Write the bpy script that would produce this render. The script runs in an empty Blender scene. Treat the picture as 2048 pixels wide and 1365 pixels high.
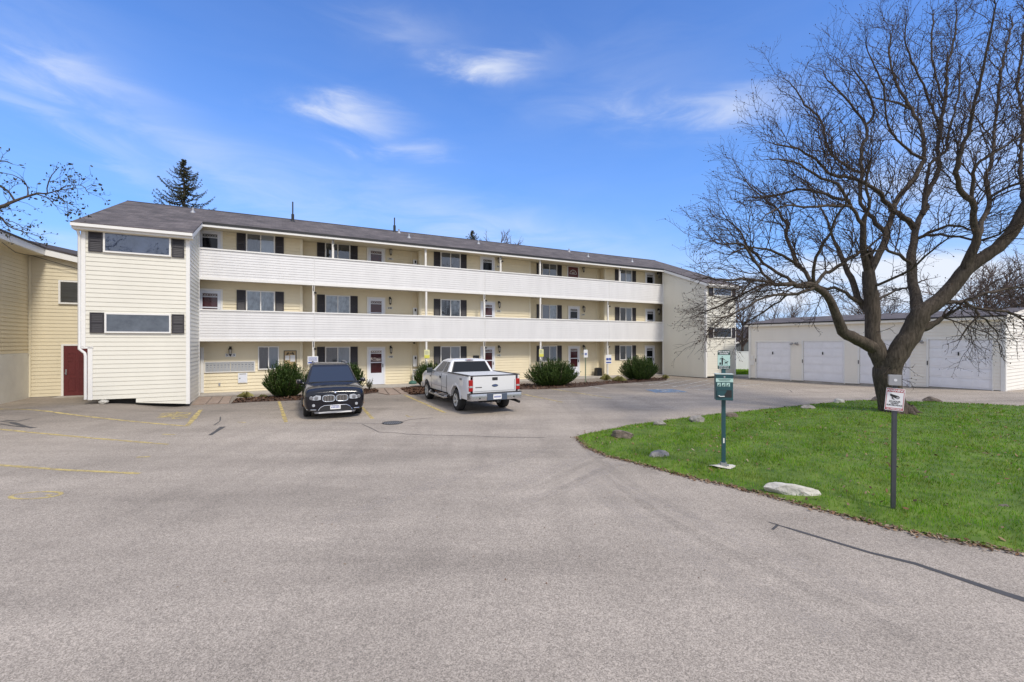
import bpy, bmesh, math, random
import numpy as np
from mathutils import Vector, Matrix, Quaternion

R = math.radians
SC = bpy.context.scene
COL = SC.collection
rnd = random.Random(7)

# ------------------------------------------------------------------ camera, sky, sun
F = 909.0                 # focal length in pixels of the 2048 wide photograph
CAMZ = 2.4
cd = bpy.data.cameras.new("camera")
cam = bpy.data.objects.new("camera", cd); COL.objects.link(cam)
cam.location = (0, 0, CAMZ); cam.rotation_euler = (R(90), 0, 0)
cd.sensor_width = 36.0; cd.lens = F / 2048 * 36.0
cd.shift_y = 1.5 / 2048
cd.clip_start = 0.1; cd.clip_end = 3000
SC.camera = cam

SUN_EL, SUN_AZ = R(48), math.atan2(0.62, -0.78)      # azimuth measured from +Y towards +X
sun_dir = Vector((math.sin(SUN_AZ) * math.cos(SUN_EL), math.cos(SUN_AZ) * math.cos(SUN_EL), math.sin(SUN_EL)))
sl = bpy.data.lights.new("sun", 'SUN'); sl.energy = 2.5; sl.angle = R(11); sl.color = (1.0, 0.93, 0.82)
so = bpy.data.objects.new("sun", sl); COL.objects.link(so)
so.rotation_euler = (-sun_dir).to_track_quat('-Z', 'Y').to_euler()
so.location = (20, -20, 30)

SC.view_settings.view_transform = 'Standard'
SC.view_settings.look = 'None'
SC.view_settings.exposure = 0.2
SC.view_settings.gamma = 1.0

W = bpy.data.worlds.new("World"); SC.world = W; W.use_nodes = True

def build_world():
    nt = W.node_tree; N = nt.nodes; L = nt.links
    N.clear()
    out = N.new('ShaderNodeOutputWorld'); bg = N.new('ShaderNodeBackground')
    bg.inputs['Strength'].default_value = 0.14
    L.new(bg.outputs[0], out.inputs[0])
    sky = N.new('ShaderNodeTexSky'); sky.sky_type = 'NISHITA'; sky.sun_disc = False
    sky.sun_elevation = SUN_EL; sky.sun_rotation = SUN_AZ
    sky.altitude = 600; sky.air_density = 1.0; sky.dust_density = 0.7; sky.ozone_density = 3.0
    def mth(op, a, b=None, clamp=False):
        n = N.new('ShaderNodeMath'); n.operation = op; n.use_clamp = clamp
        for i, v in enumerate((a, b)):
            if v is None: continue
            if isinstance(v, (int, float)): n.inputs[i].default_value = v
            else: L.new(v, n.inputs[i])
        return n.outputs[0]
    tint = N.new('ShaderNodeMix'); tint.data_type = 'RGBA'; tint.blend_type = 'MULTIPLY'
    tint.inputs['Factor'].default_value = 1.0
    L.new(sky.outputs[0], tint.inputs['A']); tint.inputs['B'].default_value = (.70, 1.06, 1.62, 1)
    tc = N.new('ShaderNodeTexCoord'); sep = N.new('ShaderNodeSeparateXYZ')
    L.new(tc.outputs['Generated'], sep.inputs[0])
    X, Y, Z = sep.outputs
    az = mth('ARCTAN2', X, Y); el = mth('ARCSINE', Z)
    # wispy distortion, stretched along the horizon
    cmb = N.new('ShaderNodeCombineXYZ')
    L.new(mth('MULTIPLY', az, 3.0), cmb.inputs[0]); L.new(mth('MULTIPLY', el, 11.0), cmb.inputs[1])
    nz = N.new('ShaderNodeTexNoise'); nz.inputs['Scale'].default_value = 1.6
    nz.inputs['Detail'].default_value = 7; nz.inputs['Roughness'].default_value = 0.58
    nz.inputs['Distortion'].default_value = 0.6
    L.new(cmb.outputs[0], nz.inputs['Vector'])
    sp2 = N.new('ShaderNodeSeparateColor'); L.new(nz.outputs['Color'], sp2.inputs[0])
    az2 = mth('ADD', az, mth('MULTIPLY', mth('SUBTRACT', sp2.outputs[0], 0.5), 0.30))
    el2 = mth('ADD', el, mth('MULTIPLY', mth('SUBTRACT', sp2.outputs[1], 0.5), 0.10))
    def cloud(px, py, wpx, hpx, rot, amp):
        dx, dz = (px - 1024) / F, (684 - py) / F
        a0 = math.atan2(dx, 1); l = math.hypot(dx, 1); e0 = math.atan2(dz, l)
        wa = wpx / F / (1 + dx * dx); we = hpx / F / l
        da = mth('SUBTRACT', az2, a0); de = mth('SUBTRACT', el2, e0)
        c, s = math.cos(rot), math.sin(rot)
        u = mth('DIVIDE', mth('ADD', mth('MULTIPLY', da, c), mth('MULTIPLY', de, s)), wa)
        v = mth('DIVIDE', mth('SUBTRACT', mth('MULTIPLY', de, c), mth('MULTIPLY', da, s)), we)
        d = mth('ADD', mth('MULTIPLY', u, u), mth('MULTIPLY', v, v))
        g = mth('EXPONENT', mth('MULTIPLY', d, -1.0))
        return mth('MULTIPLY', g, amp)
    tot = None
    for c in [(990, 126, 80, 18, 0, .75), (705, 236, 85, 22, .0, .72), (800, 305, 80, 16, 0, .60),
              (1410, 222, 150, 28, -.08, .75), (1250, 160, 200, 60, 0, .10), (120, 265, 260, 22, -.42, .34), (170, 165, 140, 30, -.15, .36),
              (60, 60, 220, 70, 0, .16), (430, 330, 330, 50, -.35, .17), (760, 420, 480, 60, -.1, .18),
              (820, 55, 110, 30, 0, .22), (1950, 330, 260, 120, 0, .42), (100, 480, 140, 26, 0, .45),
              (1560, 590, 330, 52, 0, .85), (1900, 560, 300, 60, 0, .75), (1100, 480, 300, 40, -.2, .25)]:
        m = cloud(*c); tot = m if tot is None else mth('ADD', tot, m)
    # streak texture inside the clouds
    wis = N.new('ShaderNodeMapRange'); wis.inputs['From Min'].default_value = .30; wis.inputs['From Max'].default_value = .72
    wis.inputs['To Min'].default_value = .25; wis.inputs['To Max'].default_value = 1.25
    L.new(nz.outputs['Fac'], wis.inputs['Value'])
    msk = mth('MULTIPLY', tot, wis.outputs[0])
    # thin veil everywhere + brightening towards the horizon
    veil = mth('MULTIPLY', wis.outputs[0], 0.025)
    hzb = mth('MULTIPLY', mth('POWER', mth('SUBTRACT', 1.0, mth('MAXIMUM', el, 0.0)), 3.2), 0.92)
    hz = mth('MULTIPLY', mth('POWER', mth('SUBTRACT', 1.0, mth('MAXIMUM', el, 0.0)), 11.0), 0.30)
    msk = mth('ADD', mth('ADD', msk, veil), hz)
    air = N.new('ShaderNodeMix'); air.data_type = 'RGBA'; L.new(hzb, air.inputs['Factor']); L.new(tint.outputs['Result'], air.inputs['A'])
    air.inputs['B'].default_value = (1.55, 3.05, 5.7, 1)
    # unseen cloud bank overhead and behind the camera, added to whiten the ambient light
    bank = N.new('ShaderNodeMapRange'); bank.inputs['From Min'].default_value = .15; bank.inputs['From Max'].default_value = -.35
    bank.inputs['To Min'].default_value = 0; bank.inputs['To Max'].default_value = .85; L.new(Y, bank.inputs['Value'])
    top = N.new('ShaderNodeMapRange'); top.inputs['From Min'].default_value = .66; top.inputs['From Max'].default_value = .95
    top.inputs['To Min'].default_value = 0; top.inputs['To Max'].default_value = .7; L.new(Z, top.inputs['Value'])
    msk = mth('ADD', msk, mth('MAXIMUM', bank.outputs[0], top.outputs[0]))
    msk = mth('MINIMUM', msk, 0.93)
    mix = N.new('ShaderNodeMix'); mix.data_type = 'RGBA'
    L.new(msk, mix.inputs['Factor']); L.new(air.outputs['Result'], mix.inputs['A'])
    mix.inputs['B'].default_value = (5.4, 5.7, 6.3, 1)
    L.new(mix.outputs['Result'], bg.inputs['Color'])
build_world()

# ------------------------------------------------------------------ coordinate helpers
def gz(x, y):
    "height of the ground: nearly flat, a little higher by the garage and by the left stair tower"
    return (0.28 * math.exp(-((x - 21.5) ** 2 + (y - 18.5) ** 2) / 32.0)
            + 0.17 * math.exp(-((x + 15.2) ** 2 + (y - 16.2) ** 2) / 7.0)
            - 0.20 * math.exp(-((x + 12.8) ** 2 + (y - 17.1) ** 2) / 1.3))

def G(px, py, up=0.0):
    "photo pixel -> point on the ground"
    z = 0.0
    for _ in range(12):
        y = F * (CAMZ - z) / (py - 684.0); x = (px - 1024.0) / F * y
        z = gz(x, y)
    return Vector((x, y, z + up))

def at(px, py, Y):
    return Vector(((px - 1024.0) / F * Y, Y, CAMZ + (684.0 - py) / F * Y))

VPA = math.atan2(1726.0, 909.0)
DX, DY = math.sin(VPA), math.cos(VPA)          # direction along the apartment facade
ROTB = math.atan2(DY, DX)

def fs(px, D):
    "photo column -> metres along the facade plane at distance D"
    r = (px - 1024.0) / F
    return D * (DX * r + DY) / (DX - DY * r)

def fz(px, py, D):
    s = fs(px, D); Y = DY * s + DX * D
    return CAMZ + (684.0 - py) * Y / F

def fw(s, D, z=0.0):
    return Vector((DX * s - DY * D, DY * s + DX * D, z))

# ------------------------------------------------------------------ mesh builder
class MB:
    def __init__(self):
        self.v = []; self.f = []; self.m = []; self.cur = 0
    def add(self, vs, fs):
        o = len(self.v); self.v.extend([tuple(p) for p in vs])
        for f in fs:
            self.f.append(tuple(i + o for i in f)); self.m.append(self.cur)
    def box(self, c, s, M=None):
        x, y, z = s[0] / 2, s[1] / 2, s[2] / 2
        vs = [Vector((sx * x, sy * y, sz * z)) for sz in (-1, 1) for sy in (-1, 1) for sx in (-1, 1)]
        if M is not None: vs = [M @ p for p in vs]
        c = Vector(c)
        self.add([p + c for p in vs], [(0, 2, 3, 1), (4, 5, 7, 6), (0, 1, 5, 4), (2, 6, 7, 3), (0, 4, 6, 2), (1, 3, 7, 5)])
    def b2(self, a, b):
        self.box([(a[i] + b[i]) / 2 for i in range(3)], [abs(b[i] - a[i]) for i in range(3)])
    def quad(self, a, b, c, d): self.add([a, b, c, d], [(0, 1, 2, 3)])
    def tube(self, pts, rad, n=8, cap=True):
        pts = [Vector(p) for p in pts]
        if isinstance(rad, (int, float)): rad = [rad] * len(pts)
        prev = None; o = len(self.v)
        for i, p in enumerate(pts):
            if i == 0: t = pts[1] - p
            elif i == len(pts) - 1: t = p - pts[i - 1]
            else: t = (pts[i + 1] - p).normalized() + (p - pts[i - 1]).normalized()
            t = t.normalized() if t.length > 1e-9 else Vector((0, 0, 1))
            if prev is None:
                a = Vector((0, 0, 1)) if abs(t.z) < .9 else Vector((1, 0, 0))
                u = t.cross(a).normalized()
            else:
                u = (prev - t * prev.dot(t))
                u = u.normalized() if u.length > 1e-6 else t.orthogonal().normalized()
            prev = u; w = t.cross(u)
            for k in range(n):
                an = 2 * math.pi * k / n
                self.v.append(tuple(p + (u * math.cos(an) + w * math.sin(an)) * rad[i]))
        for i in range(len(pts) - 1):
            for k in range(n):
                a = o + i * n + k; b = o + i * n + (k + 1) % n
                self.f.append((a, b, b + n, a + n)); self.m.append(self.cur)
        if cap:
            self.f.append(tuple(o + k for k in range(n))[::-1]); self.m.append(self.cur)
            e = o + (len(pts) - 1) * n
            self.f.append(tuple(e + k for k in range(n))); self.m.append(self.cur)
    def cyl(self, a, b, r, n=16, r2=None): self.tube([a, b], [r, r if r2 is None else r2], n)
    def prism(self, poly, a, e):
        "poly: list of 3D points, extruded by vector e"
        e = Vector(e); n = len(poly); poly = [Vector(p) for p in poly]
        self.add(poly + [p + e for p in poly], [tuple(range(n))[::-1], tuple(range(n, 2 * n))] +
                 [(i, (i + 1) % n, (i + 1) % n + n, i + n) for i in range(n)])
    def loft(self, secs, closed=True, cap=True):
        n = len(secs[0]); o = len(self.v)
        for s in secs: self.v.extend([tuple(p) for p in s])
        m = n if closed else n - 1
        for i in range(len(secs) - 1):
            for k in range(m):
                a = o + i * n + k; b = o + i * n + (k + 1) % n
                self.f.append((a, b, b + n, a + n)); self.m.append(self.cur)
        if cap:
            self.f.append(tuple(o + k for k in range(n))[::-1]); self.m.append(self.cur)
            e = o + (len(secs) - 1) * n
            self.f.append(tuple(e + k for k in range(n))); self.m.append(self.cur)
    def lathe(self, prof, n=24, M=None, cap=True):
        "prof: (r, z) pairs turned about z"
        secs = []
        for r, z in prof:
            ring = [Vector((r * math.cos(2 * math.pi * k / n), r * math.sin(2 * math.pi * k / n), z)) for k in range(n)]
            if M is not None: ring = [M @ p for p in ring]
            secs.append(ring)
        self.loft(secs, cap=cap)
    def text(self, body, size, M, align='CENTER', extrude=0.0, spacing=1.0, bold=0.0):
        cu = bpy.data.curves.new("t", 'FONT'); cu.body = body; cu.size = size; cu.align_x = align; cu.align_y = 'CENTER'
        cu.extrude = extrude; cu.space_character = spacing; cu.resolution_u = 3; cu.offset = bold
        ob = bpy.data.objects.new("t", cu)
        me = ob.to_mesh()
        self.add([M @ v.co for v in me.vertices], [tuple(p.vertices) for p in me.polygons])
        ob.to_mesh_clear(); bpy.data.objects.remove(ob); bpy.data.curves.remove(cu)
    def mesh(self, name, mats, smooth=None):
        me = bpy.data.meshes.new(name)
        me.from_pydata(self.v, [], self.f)
        if not isinstance(mats, (list, tuple)): mats = [mats]
        for m in mats: me.materials.append(m)
        if len(mats) > 1: me.polygons.foreach_set('material_index', self.m)
        if smooth is not None:
            me.polygons.foreach_set('use_smooth', [True] * len(me.polygons))
            me.set_sharp_from_angle(angle=R(smooth))
        me.update()
        return me
    def build(self, name, mats, parent=None, smooth=None, off=None, bevel=None):
        if off is not None:
            o = off; self.v = [(x - o[0], y - o[1], z - o[2]) for x, y, z in self.v]
        ob = bpy.data.objects.new(name, self.mesh(name, mats, smooth)); COL.objects.link(ob)
        if parent is not None: ob.parent = parent
        if bevel:
            md = ob.modifiers.new("bevel", 'BEVEL'); md.width = bevel; md.segments = 2; md.limit_method = 'ANGLE'
        return ob

def tag(o, label=None, cat=None, group=None, kind=None):
    if label: o['label'] = label
    if cat: o['category'] = cat
    if group: o['group'] = group
    if kind: o['kind'] = kind
    return o

def empty(name, loc=(0, 0, 0), rz=0.0):
    o = bpy.data.objects.new(name, None); COL.objects.link(o)
    o.location = loc; o.rotation_euler = (0, 0, rz); o.empty_display_size = .2
    return o

def place(proto_me, name, parent, loc, mats=None):
    o = bpy.data.objects.new(name, proto_me); COL.objects.link(o); o.parent = parent; o.location = loc
    return o

def copy_tree(o, parent=None):
    c = o.copy(); COL.objects.link(c)
    if parent is not None: c.parent = parent
    for ch in list(o.children): copy_tree(ch, c)
    return c

# ------------------------------------------------------------------ materials
MAT = {}
def mat(name, col, rough=.6, metal=0.0, spec=.5, var=0.0, vscale=3.0, bump=0.0, bscale=40.0, coat=0.0, stretch=None, col2=None):
    m = bpy.data.materials.new(name); m.use_nodes = True; MAT[name] = m
    nt = m.node_tree; N = nt.nodes; L = nt.links; b = N['Principled BSDF']
    b.inputs['Base Color'].default_value = (*col, 1); b.inputs['Roughness'].default_value = rough
    b.inputs['Metallic'].default_value = metal; b.inputs['Specular IOR Level'].default_value = spec
    b.inputs['Coat Weight'].default_value = coat; b.inputs['Coat Roughness'].default_value = .04
    if var or bump:
        tc = N.new('ShaderNodeTexCoord'); mp = N.new('ShaderNodeMapping')
        L.new(tc.outputs['Object'], mp.inputs[0])
        if stretch: mp.inputs['Scale'].default_value = stretch
    if var:
        nz = N.new('ShaderNodeTexNoise'); nz.inputs['Scale'].default_value = vscale; nz.inputs['Detail'].default_value = 6
        nz.inputs['Roughness'].default_value = .65
        L.new(mp.outputs[0], nz.inputs['Vector'])
        cr = N.new('ShaderNodeMix'); cr.data_type = 'RGBA'
        mr = N.new('ShaderNodeMapRange'); mr.inputs[1].default_value = .3; mr.inputs[2].default_value = .7
        L.new(nz.outputs['Fac'], mr.inputs[0]); L.new(mr.outputs[0], cr.inputs['Factor'])
        c2 = col2 if col2 else tuple(c * (1 + var) for c in col)
        cr.inputs['A'].default_value = (*[c * (1 - var) for c in col], 1); cr.inputs['B'].default_value = (*c2, 1)
        L.new(cr.outputs['Result'], b.inputs['Base Color'])
    if bump:
        n2 = N.new('ShaderNodeTexNoise'); n2.inputs['Scale'].default_value = bscale; n2.inputs['Detail'].default_value = 4
        L.new(mp.outputs[0], n2.inputs['Vector'])
        bp = N.new('ShaderNodeBump'); bp.inputs['Strength'].default_value = bump; bp.inputs['Distance'].default_value = .02
        L.new(n2.outputs['Fac'], bp.inputs['Height']); L.new(bp.outputs[0], b.inputs['Normal'])
    return m

cream = mat('cream_siding', (.73, .698, .605), .55, var=.035, vscale=1.2, stretch=(1, 1, .25))
cream_y = mat('yellow_cream_siding', (.78, .685, .485), .55, var=.04, vscale=1.2, stretch=(1, 1, .25))
tan_s = mat('tan_siding', (.70, .62, .45), .55, var=.05, vscale=1.0, stretch=(1, 1, .25))
rail_w = mat('white_siding', (.71, .695, .685), .5, var=.055, vscale=1.8, stretch=(1, 1, .2))
trim_w = mat('white_trim', (.80, .78, .74), .45, var=.03)
cream_t = mat('cream_trim', (.78, .70, .52), .5)
post_w = mat('post_paint', (.76, .73, .68), .55, var=.09, vscale=5)
gar_s = mat('garage_siding', (.84, .79, .70), .55, var=.04, vscale=1.2, stretch=(1, 1, .25))
gar_d = mat('garage_door_paint', (.84, .83, .85), .45, var=.05, vscale=2)
fnd_w = mat('painted_foundation', (.74, .73, .68), .8, var=.07, vscale=1.3, bump=.3, bscale=20)
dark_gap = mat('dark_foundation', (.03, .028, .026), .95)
shut = mat('shutter_paint', (.035, .031, .036), .5)
dark_metal = mat('dark_metal', (.03, .03, .03), .45, metal=.3)
metal = mat('grey_metal', (.42, .42, .43), .42, metal=.85, var=.06)
galv = mat('galvanised_metal', (.40, .40, .41), .5, metal=.6, var=.10, vscale=8)
mailm = mat('mailbox_metal', (.46, .47, .48), .42, metal=.35, var=.05, vscale=6)
chrome = mat('chrome', (.78, .78, .79), .12, metal=1.0)
white_p = mat('white_plastic', (.78, .78, .78), .4)
door_w = mat('door_white', (.72, .74, .80), .4)
door_red = mat('door_maroon', (.115, .018, .018), .45, var=.06)
door_glass_red = mat('storm_glass_maroon', (.065, .020, .024), .06, spec=.6)
cork = mat('cork_board', (.50, .36, .19), .85, var=.06, vscale=20)
paper = mat('paper', (.78, .77, .74), .8)
concrete = mat('concrete', (.42, .385, .34), .9, var=.16, vscale=2.5, bump=.3, bscale=60)
paver = mat('paver', (.30, .225, .175), .9, var=.22, vscale=3, bump=.4, bscale=50)
lampglass = mat('lamp_glass', (.45, .42, .36), .15, spec=.6)
rub = mat('tyre_rubber', (.018, .018, .018), .75, bump=.2)
black_pl = mat('black_plastic', (.022, .022, .024), .5)
car_glass = mat('tinted_glass', (.010, .012, .015), .03, spec=.35)
ink_blue = mat('sign_blue', (.03, .07, .32), .5)
ink_yel = mat('sign_yellow', (.66, .62, .10), .5)
ink_yel2 = mat('sign_pale_yellow', (.70, .68, .36), .5)
ink_red = mat('sign_red', (.42, .03, .045), .5)
ink_blk = mat('ink_black', (.02, .02, .02), .5)

def glass_mat():
    m = bpy.data.materials.new('window_glass'); m.use_nodes = True; MAT['window_glass'] = m
    nt = m.node_tree; N = nt.nodes; L = nt.links; N.clear()
    out = N.new('ShaderNodeOutputMaterial'); tr = N.new('ShaderNodeBsdfTransparent'); tr.inputs[0].default_value = (.80, .83, .86, 1)
    gl = N.new('ShaderNodeBsdfGlossy'); gl.inputs['Roughness'].default_value = .02; gl.inputs[0].default_value = (.9, .93, 1, 1)
    fr = N.new('ShaderNodeFresnel'); fr.inputs[0].default_value = 1.5
    ad = N.new('ShaderNodeMath'); ad.operation = 'MULTIPLY_ADD'; ad.inputs[1].default_value = 1.5; ad.inputs[2].default_value = .06; ad.use_clamp = True
    tcn = N.new('ShaderNodeTexCoord'); nz = N.new('ShaderNodeTexNoise'); nz.inputs['Scale'].default_value = 1.1; nz.inputs['Detail'].default_value = 1
    bp = N.new('ShaderNodeBump'); bp.inputs['Strength'].default_value = .12; bp.inputs['Distance'].default_value = .05
    L.new(tcn.outputs['Object'], nz.inputs['Vector']); L.new(nz.outputs['Fac'], bp.inputs['Height']); L.new(bp.outputs[0], gl.inputs['Normal'])
    mx = N.new('ShaderNodeMixShader')
    L.new(fr.outputs[0], ad.inputs[0]); L.new(ad.outputs[0], mx.inputs[0]); L.new(tr.outputs[0], mx.inputs[1]); L.new(gl.outputs[0], mx.inputs[2])
    L.new(mx.outputs[0], out.inputs[0])
    return m
wglass = glass_mat()
blind_d = mat('dark_blind', (.21, .215, .22), .8, var=.25, vscale=5, stretch=(8, 1, .4))
blind_l = mat('pale_blind', (.52, .55, .57), .8, var=.12, vscale=5, stretch=(8, 1, .4))
curt_l = mat('patterned_curtain', (.46, .48, .48), .85, var=.5, vscale=5, stretch=(1, 1, .5))
siding_reflection = mat('siding_reflection', (.42, .36, .27), .8, var=.25, vscale=3, stretch=(.3, 1, 8))  # reflection of the tan siding, painted into the link window's curtain
haze_blind = mat('grey_film', (.36, .36, .35), .7, var=.45, vscale=1.8)
sky_reflection = mat('blue_grey_reflection', (.24, .28, .38), .6, var=.35, vscale=1.5)  # sky reflection painted into the curtain of the upper tower window
room_d = mat('dark_room', (.05, .055, .06), .9, var=.3, vscale=3)

def shingle_mat():
    m = mat('roof_shingles', (.145, .12, .112), .95)
    nt = m.node_tree; N = nt.nodes; L = nt.links; b = N['Principled BSDF']
    tc = N.new('ShaderNodeTexCoord')
    br = N.new('ShaderNodeTexBrick'); br.inputs['Scale'].default_value = 1.0
    br.inputs['Brick Width'].default_value = .32; br.inputs['Row Height'].default_value = .14
    br.inputs['Mortar Size'].default_value = .006
    br.inputs['Color1'].default_value = (.145, .122, .118, 1); br.inputs['Color2'].default_value = (.085, .073, .072, 1)
    br.inputs['Mortar'].default_value = (.06, .05, .05, 1)
    L.new(tc.outputs['UV'], br.inputs['Vector'])
    nz = N.new('ShaderNodeTexNoise'); nz.inputs['Scale'].default_value = 1.3; nz.inputs['Detail'].default_value = 8
    L.new(tc.outputs['Object'], nz.inputs['Vector'])
    mr = N.new('ShaderNodeMapRange'); mr.inputs[1].default_value = .3; mr.inputs[2].default_value = .7; mr.inputs[3].default_value = .75; mr.inputs[4].default_value = 1.3
    L.new(nz.outputs['Fac'], mr.inputs[0])
    mx = N.new('ShaderNodeMix'); mx.data_type = 'RGBA'; mx.blend_type = 'MULTIPLY'; mx.inputs['Factor'].default_value = 1
    L.new(br.outputs['Color'], mx.inputs['A']); L.new(mr.outputs[0], mx.inputs['B'])
    L.new(mx.outputs['Result'], b.inputs['Base Color'])
    return m
shingle = shingle_mat()

def asphalt_mat():
    m = mat('asphalt', (.2, .19, .18), .92, spec=.3)
    nt = m.node_tree; N = nt.nodes; L = nt.links; b = N['Principled BSDF']
    tc = N.new('ShaderNodeTexCoord')
    def noise(sc, det=4, ro=.6, stretch=None, rot=0, off=(0, 0, 0)):
        n = N.new('ShaderNodeTexNoise'); n.inputs['Scale'].default_value = sc; n.inputs['Detail'].default_value = det; n.inputs['Roughness'].default_value = ro
        mp = N.new('ShaderNodeMapping'); mp.inputs['Rotation'].default_value = (0, 0, rot); mp.inputs['Location'].default_value = off
        if stretch: mp.inputs['Scale'].default_value = stretch
        L.new(tc.outputs['Object'], mp.inputs[0]); L.new(mp.outputs[0], n.inputs['Vector'])
        return n.outputs['Fac']
    def ramp(x, a, b_, c, d):
        r = N.new('ShaderNodeMapRange'); r.inputs[1].default_value = a; r.inputs[2].default_value = b_
        r.inputs[3].default_value = c; r.inputs[4].default_value = d; L.new(x, r.inputs[0]); return r.outputs[0]
    def mul(a, b_):
        n = N.new('ShaderNodeMath'); n.operation = 'MULTIPLY'; L.new(a, n.inputs[0]); L.new(b_, n.inputs[1]); return n.outputs[0]
    # stone grain
    vo = N.new('ShaderNodeTexVoronoi'); vo.inputs['Scale'].default_value = 120; L.new(tc.outputs['Object'], vo.inputs['Vector'])
    sepc = N.new('ShaderNodeSeparateColor'); L.new(vo.outputs['Color'], sepc.inputs[0])
    grain = ramp(sepc.outputs[0], 0, 1, .60, 1.40)
    vo2 = N.new('ShaderNodeTexVoronoi'); vo2.inputs['Scale'].default_value = 48; L.new(tc.outputs['Object'], vo2.inputs['Vector'])
    sepc2 = N.new('ShaderNodeSeparateColor'); L.new(vo2.outputs['Color'], sepc2.inputs[0])
    grain = mul(grain, ramp(sepc2.outputs[1], 0, 1, .90, 1.10))
    big = ramp(noise(.22, 5, .6), .3, .7, .82, 1.12)
    med = ramp(noise(1.3, 6, .7), .3, .7, .95, 1.05)
    st = ramp(noise(.5, 5, .6, stretch=(.35, 2.2, 1), rot=.9), .42, .68, 1.06, .84)      # worn wheel tracks
    st2 = ramp(noise(.6, 4, .6, stretch=(2.4, .3, 1), rot=.35, off=(5, 3, 0)), .5, .7, 1.0, .88)
    blot = ramp(noise(.9, 3, .5, off=(11, 2, 0)), .66, .78, 1.0, .62)                      # oil stains
    # stains only where cars park: by the buildings
    sep = N.new('ShaderNodeSeparateXYZ'); L.new(tc.outputs['Object'], sep.inputs[0])
    far = ramp(sep.outputs[1], 11, 15, 0, 1)
    mxb = N.new('ShaderNodeMix'); mxb.data_type = 'FLOAT'; mxb.inputs['A'].default_value = 1.0
    L.new(far, mxb.inputs['Factor']); L.new(blot, mxb.inputs['B'])
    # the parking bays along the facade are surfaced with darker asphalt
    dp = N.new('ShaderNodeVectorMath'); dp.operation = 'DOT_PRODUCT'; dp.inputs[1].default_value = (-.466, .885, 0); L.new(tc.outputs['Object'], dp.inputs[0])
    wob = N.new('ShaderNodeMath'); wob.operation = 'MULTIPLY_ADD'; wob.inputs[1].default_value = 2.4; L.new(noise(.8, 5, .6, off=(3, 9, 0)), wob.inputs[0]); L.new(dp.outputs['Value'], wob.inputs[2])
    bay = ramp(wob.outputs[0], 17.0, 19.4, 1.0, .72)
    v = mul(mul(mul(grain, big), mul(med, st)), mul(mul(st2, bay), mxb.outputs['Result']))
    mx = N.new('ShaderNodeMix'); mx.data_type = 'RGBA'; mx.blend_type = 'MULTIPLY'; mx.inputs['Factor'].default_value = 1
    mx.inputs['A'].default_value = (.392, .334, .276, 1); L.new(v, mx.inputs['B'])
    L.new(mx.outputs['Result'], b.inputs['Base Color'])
    bp = N.new('ShaderNodeBump'); bp.inputs['Strength'].default_value = .5; bp.inputs['Distance'].default_value = .006
    L.new(sepc.outputs[0], bp.inputs['Height']); L.new(bp.outputs[0], b.inputs['Normal'])
    return m
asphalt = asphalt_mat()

def paint_mat(name, col):
    "worn road paint: lets the road show through where it has rubbed off"
    m = mat(name, col, .8)
    nt = m.node_tree; N = nt.nodes; L = nt.links; b = N['Principled BSDF']
    tc = N.new('ShaderNodeTexCoord'); n = N.new('ShaderNodeTexNoise'); n.inputs['Scale'].default_value = 3.5; n.inputs['Detail'].default_value = 9; n.inputs['Roughness'].default_value = .8
    L.new(tc.outputs['Object'], n.inputs['Vector'])
    r = N.new('ShaderNodeMapRange'); r.inputs[1].default_value = .40; r.inputs[2].default_value = .56; r.inputs[3].default_value = .15; r.inputs[4].default_value = .9
    L.new(n.outputs['Fac'], r.inputs[0]); L.new(r.outputs[0], b.inputs['Alpha'])
    return m
p_yel = paint_mat('yellow_road_paint', (.62, .48, .18))
p_whi = paint_mat('white_road_paint', (.60, .58, .54))
p_blu = paint_mat('blue_road_paint', (.20, .32, .48))
seal = mat('crack_sealer', (.075, .070, .068), .75, var=.2, vscale=4)

def leafy(name, cols, rough=.6, trans=0.0):
    "colour varies from leaf to leaf"
    m = mat(name, cols[0], rough, spec=.25)
    nt = m.node_tree; N = nt.nodes; L = nt.links; b = N['Principled BSDF']
    ge = N.new('ShaderNodeNewGeometry'); cr = N.new('ShaderNodeValToRGB')
    while len(cr.color_ramp.elements) < len(cols): cr.color_ramp.elements.new(.5)
    for i, c in enumerate(cols):
        e = cr.color_ramp.elements[i]; e.position = i / (len(cols) - 1); e.color = (*c, 1)
    L.new(ge.outputs['Random Per Island'], cr.inputs[0]); L.new(cr.outputs[0], b.inputs['Base Color'])
    if trans:
        b.inputs['Transmission Weight'].default_value = 0
        tl = N.new('ShaderNodeBsdfTranslucent'); L.new(cr.outputs[0], tl.inputs[0])
        mx = N.new('ShaderNodeMixShader'); mx.inputs[0].default_value = trans
        o = N['Material Output']; L.new(b.outputs[0], mx.inputs[1]); L.new(tl.outputs[0], mx.inputs[2]); L.new(mx.outputs[0], o.inputs[0])
    return m
grass_m = leafy('grass_blades', [(.085, .23, .005), (.13, .32, .006), (.19, .38, .009), (.10, .265, .005), (.29, .38, .035), (.15, .335, .007), (.38, .34, .11)], .55, .3)
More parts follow.
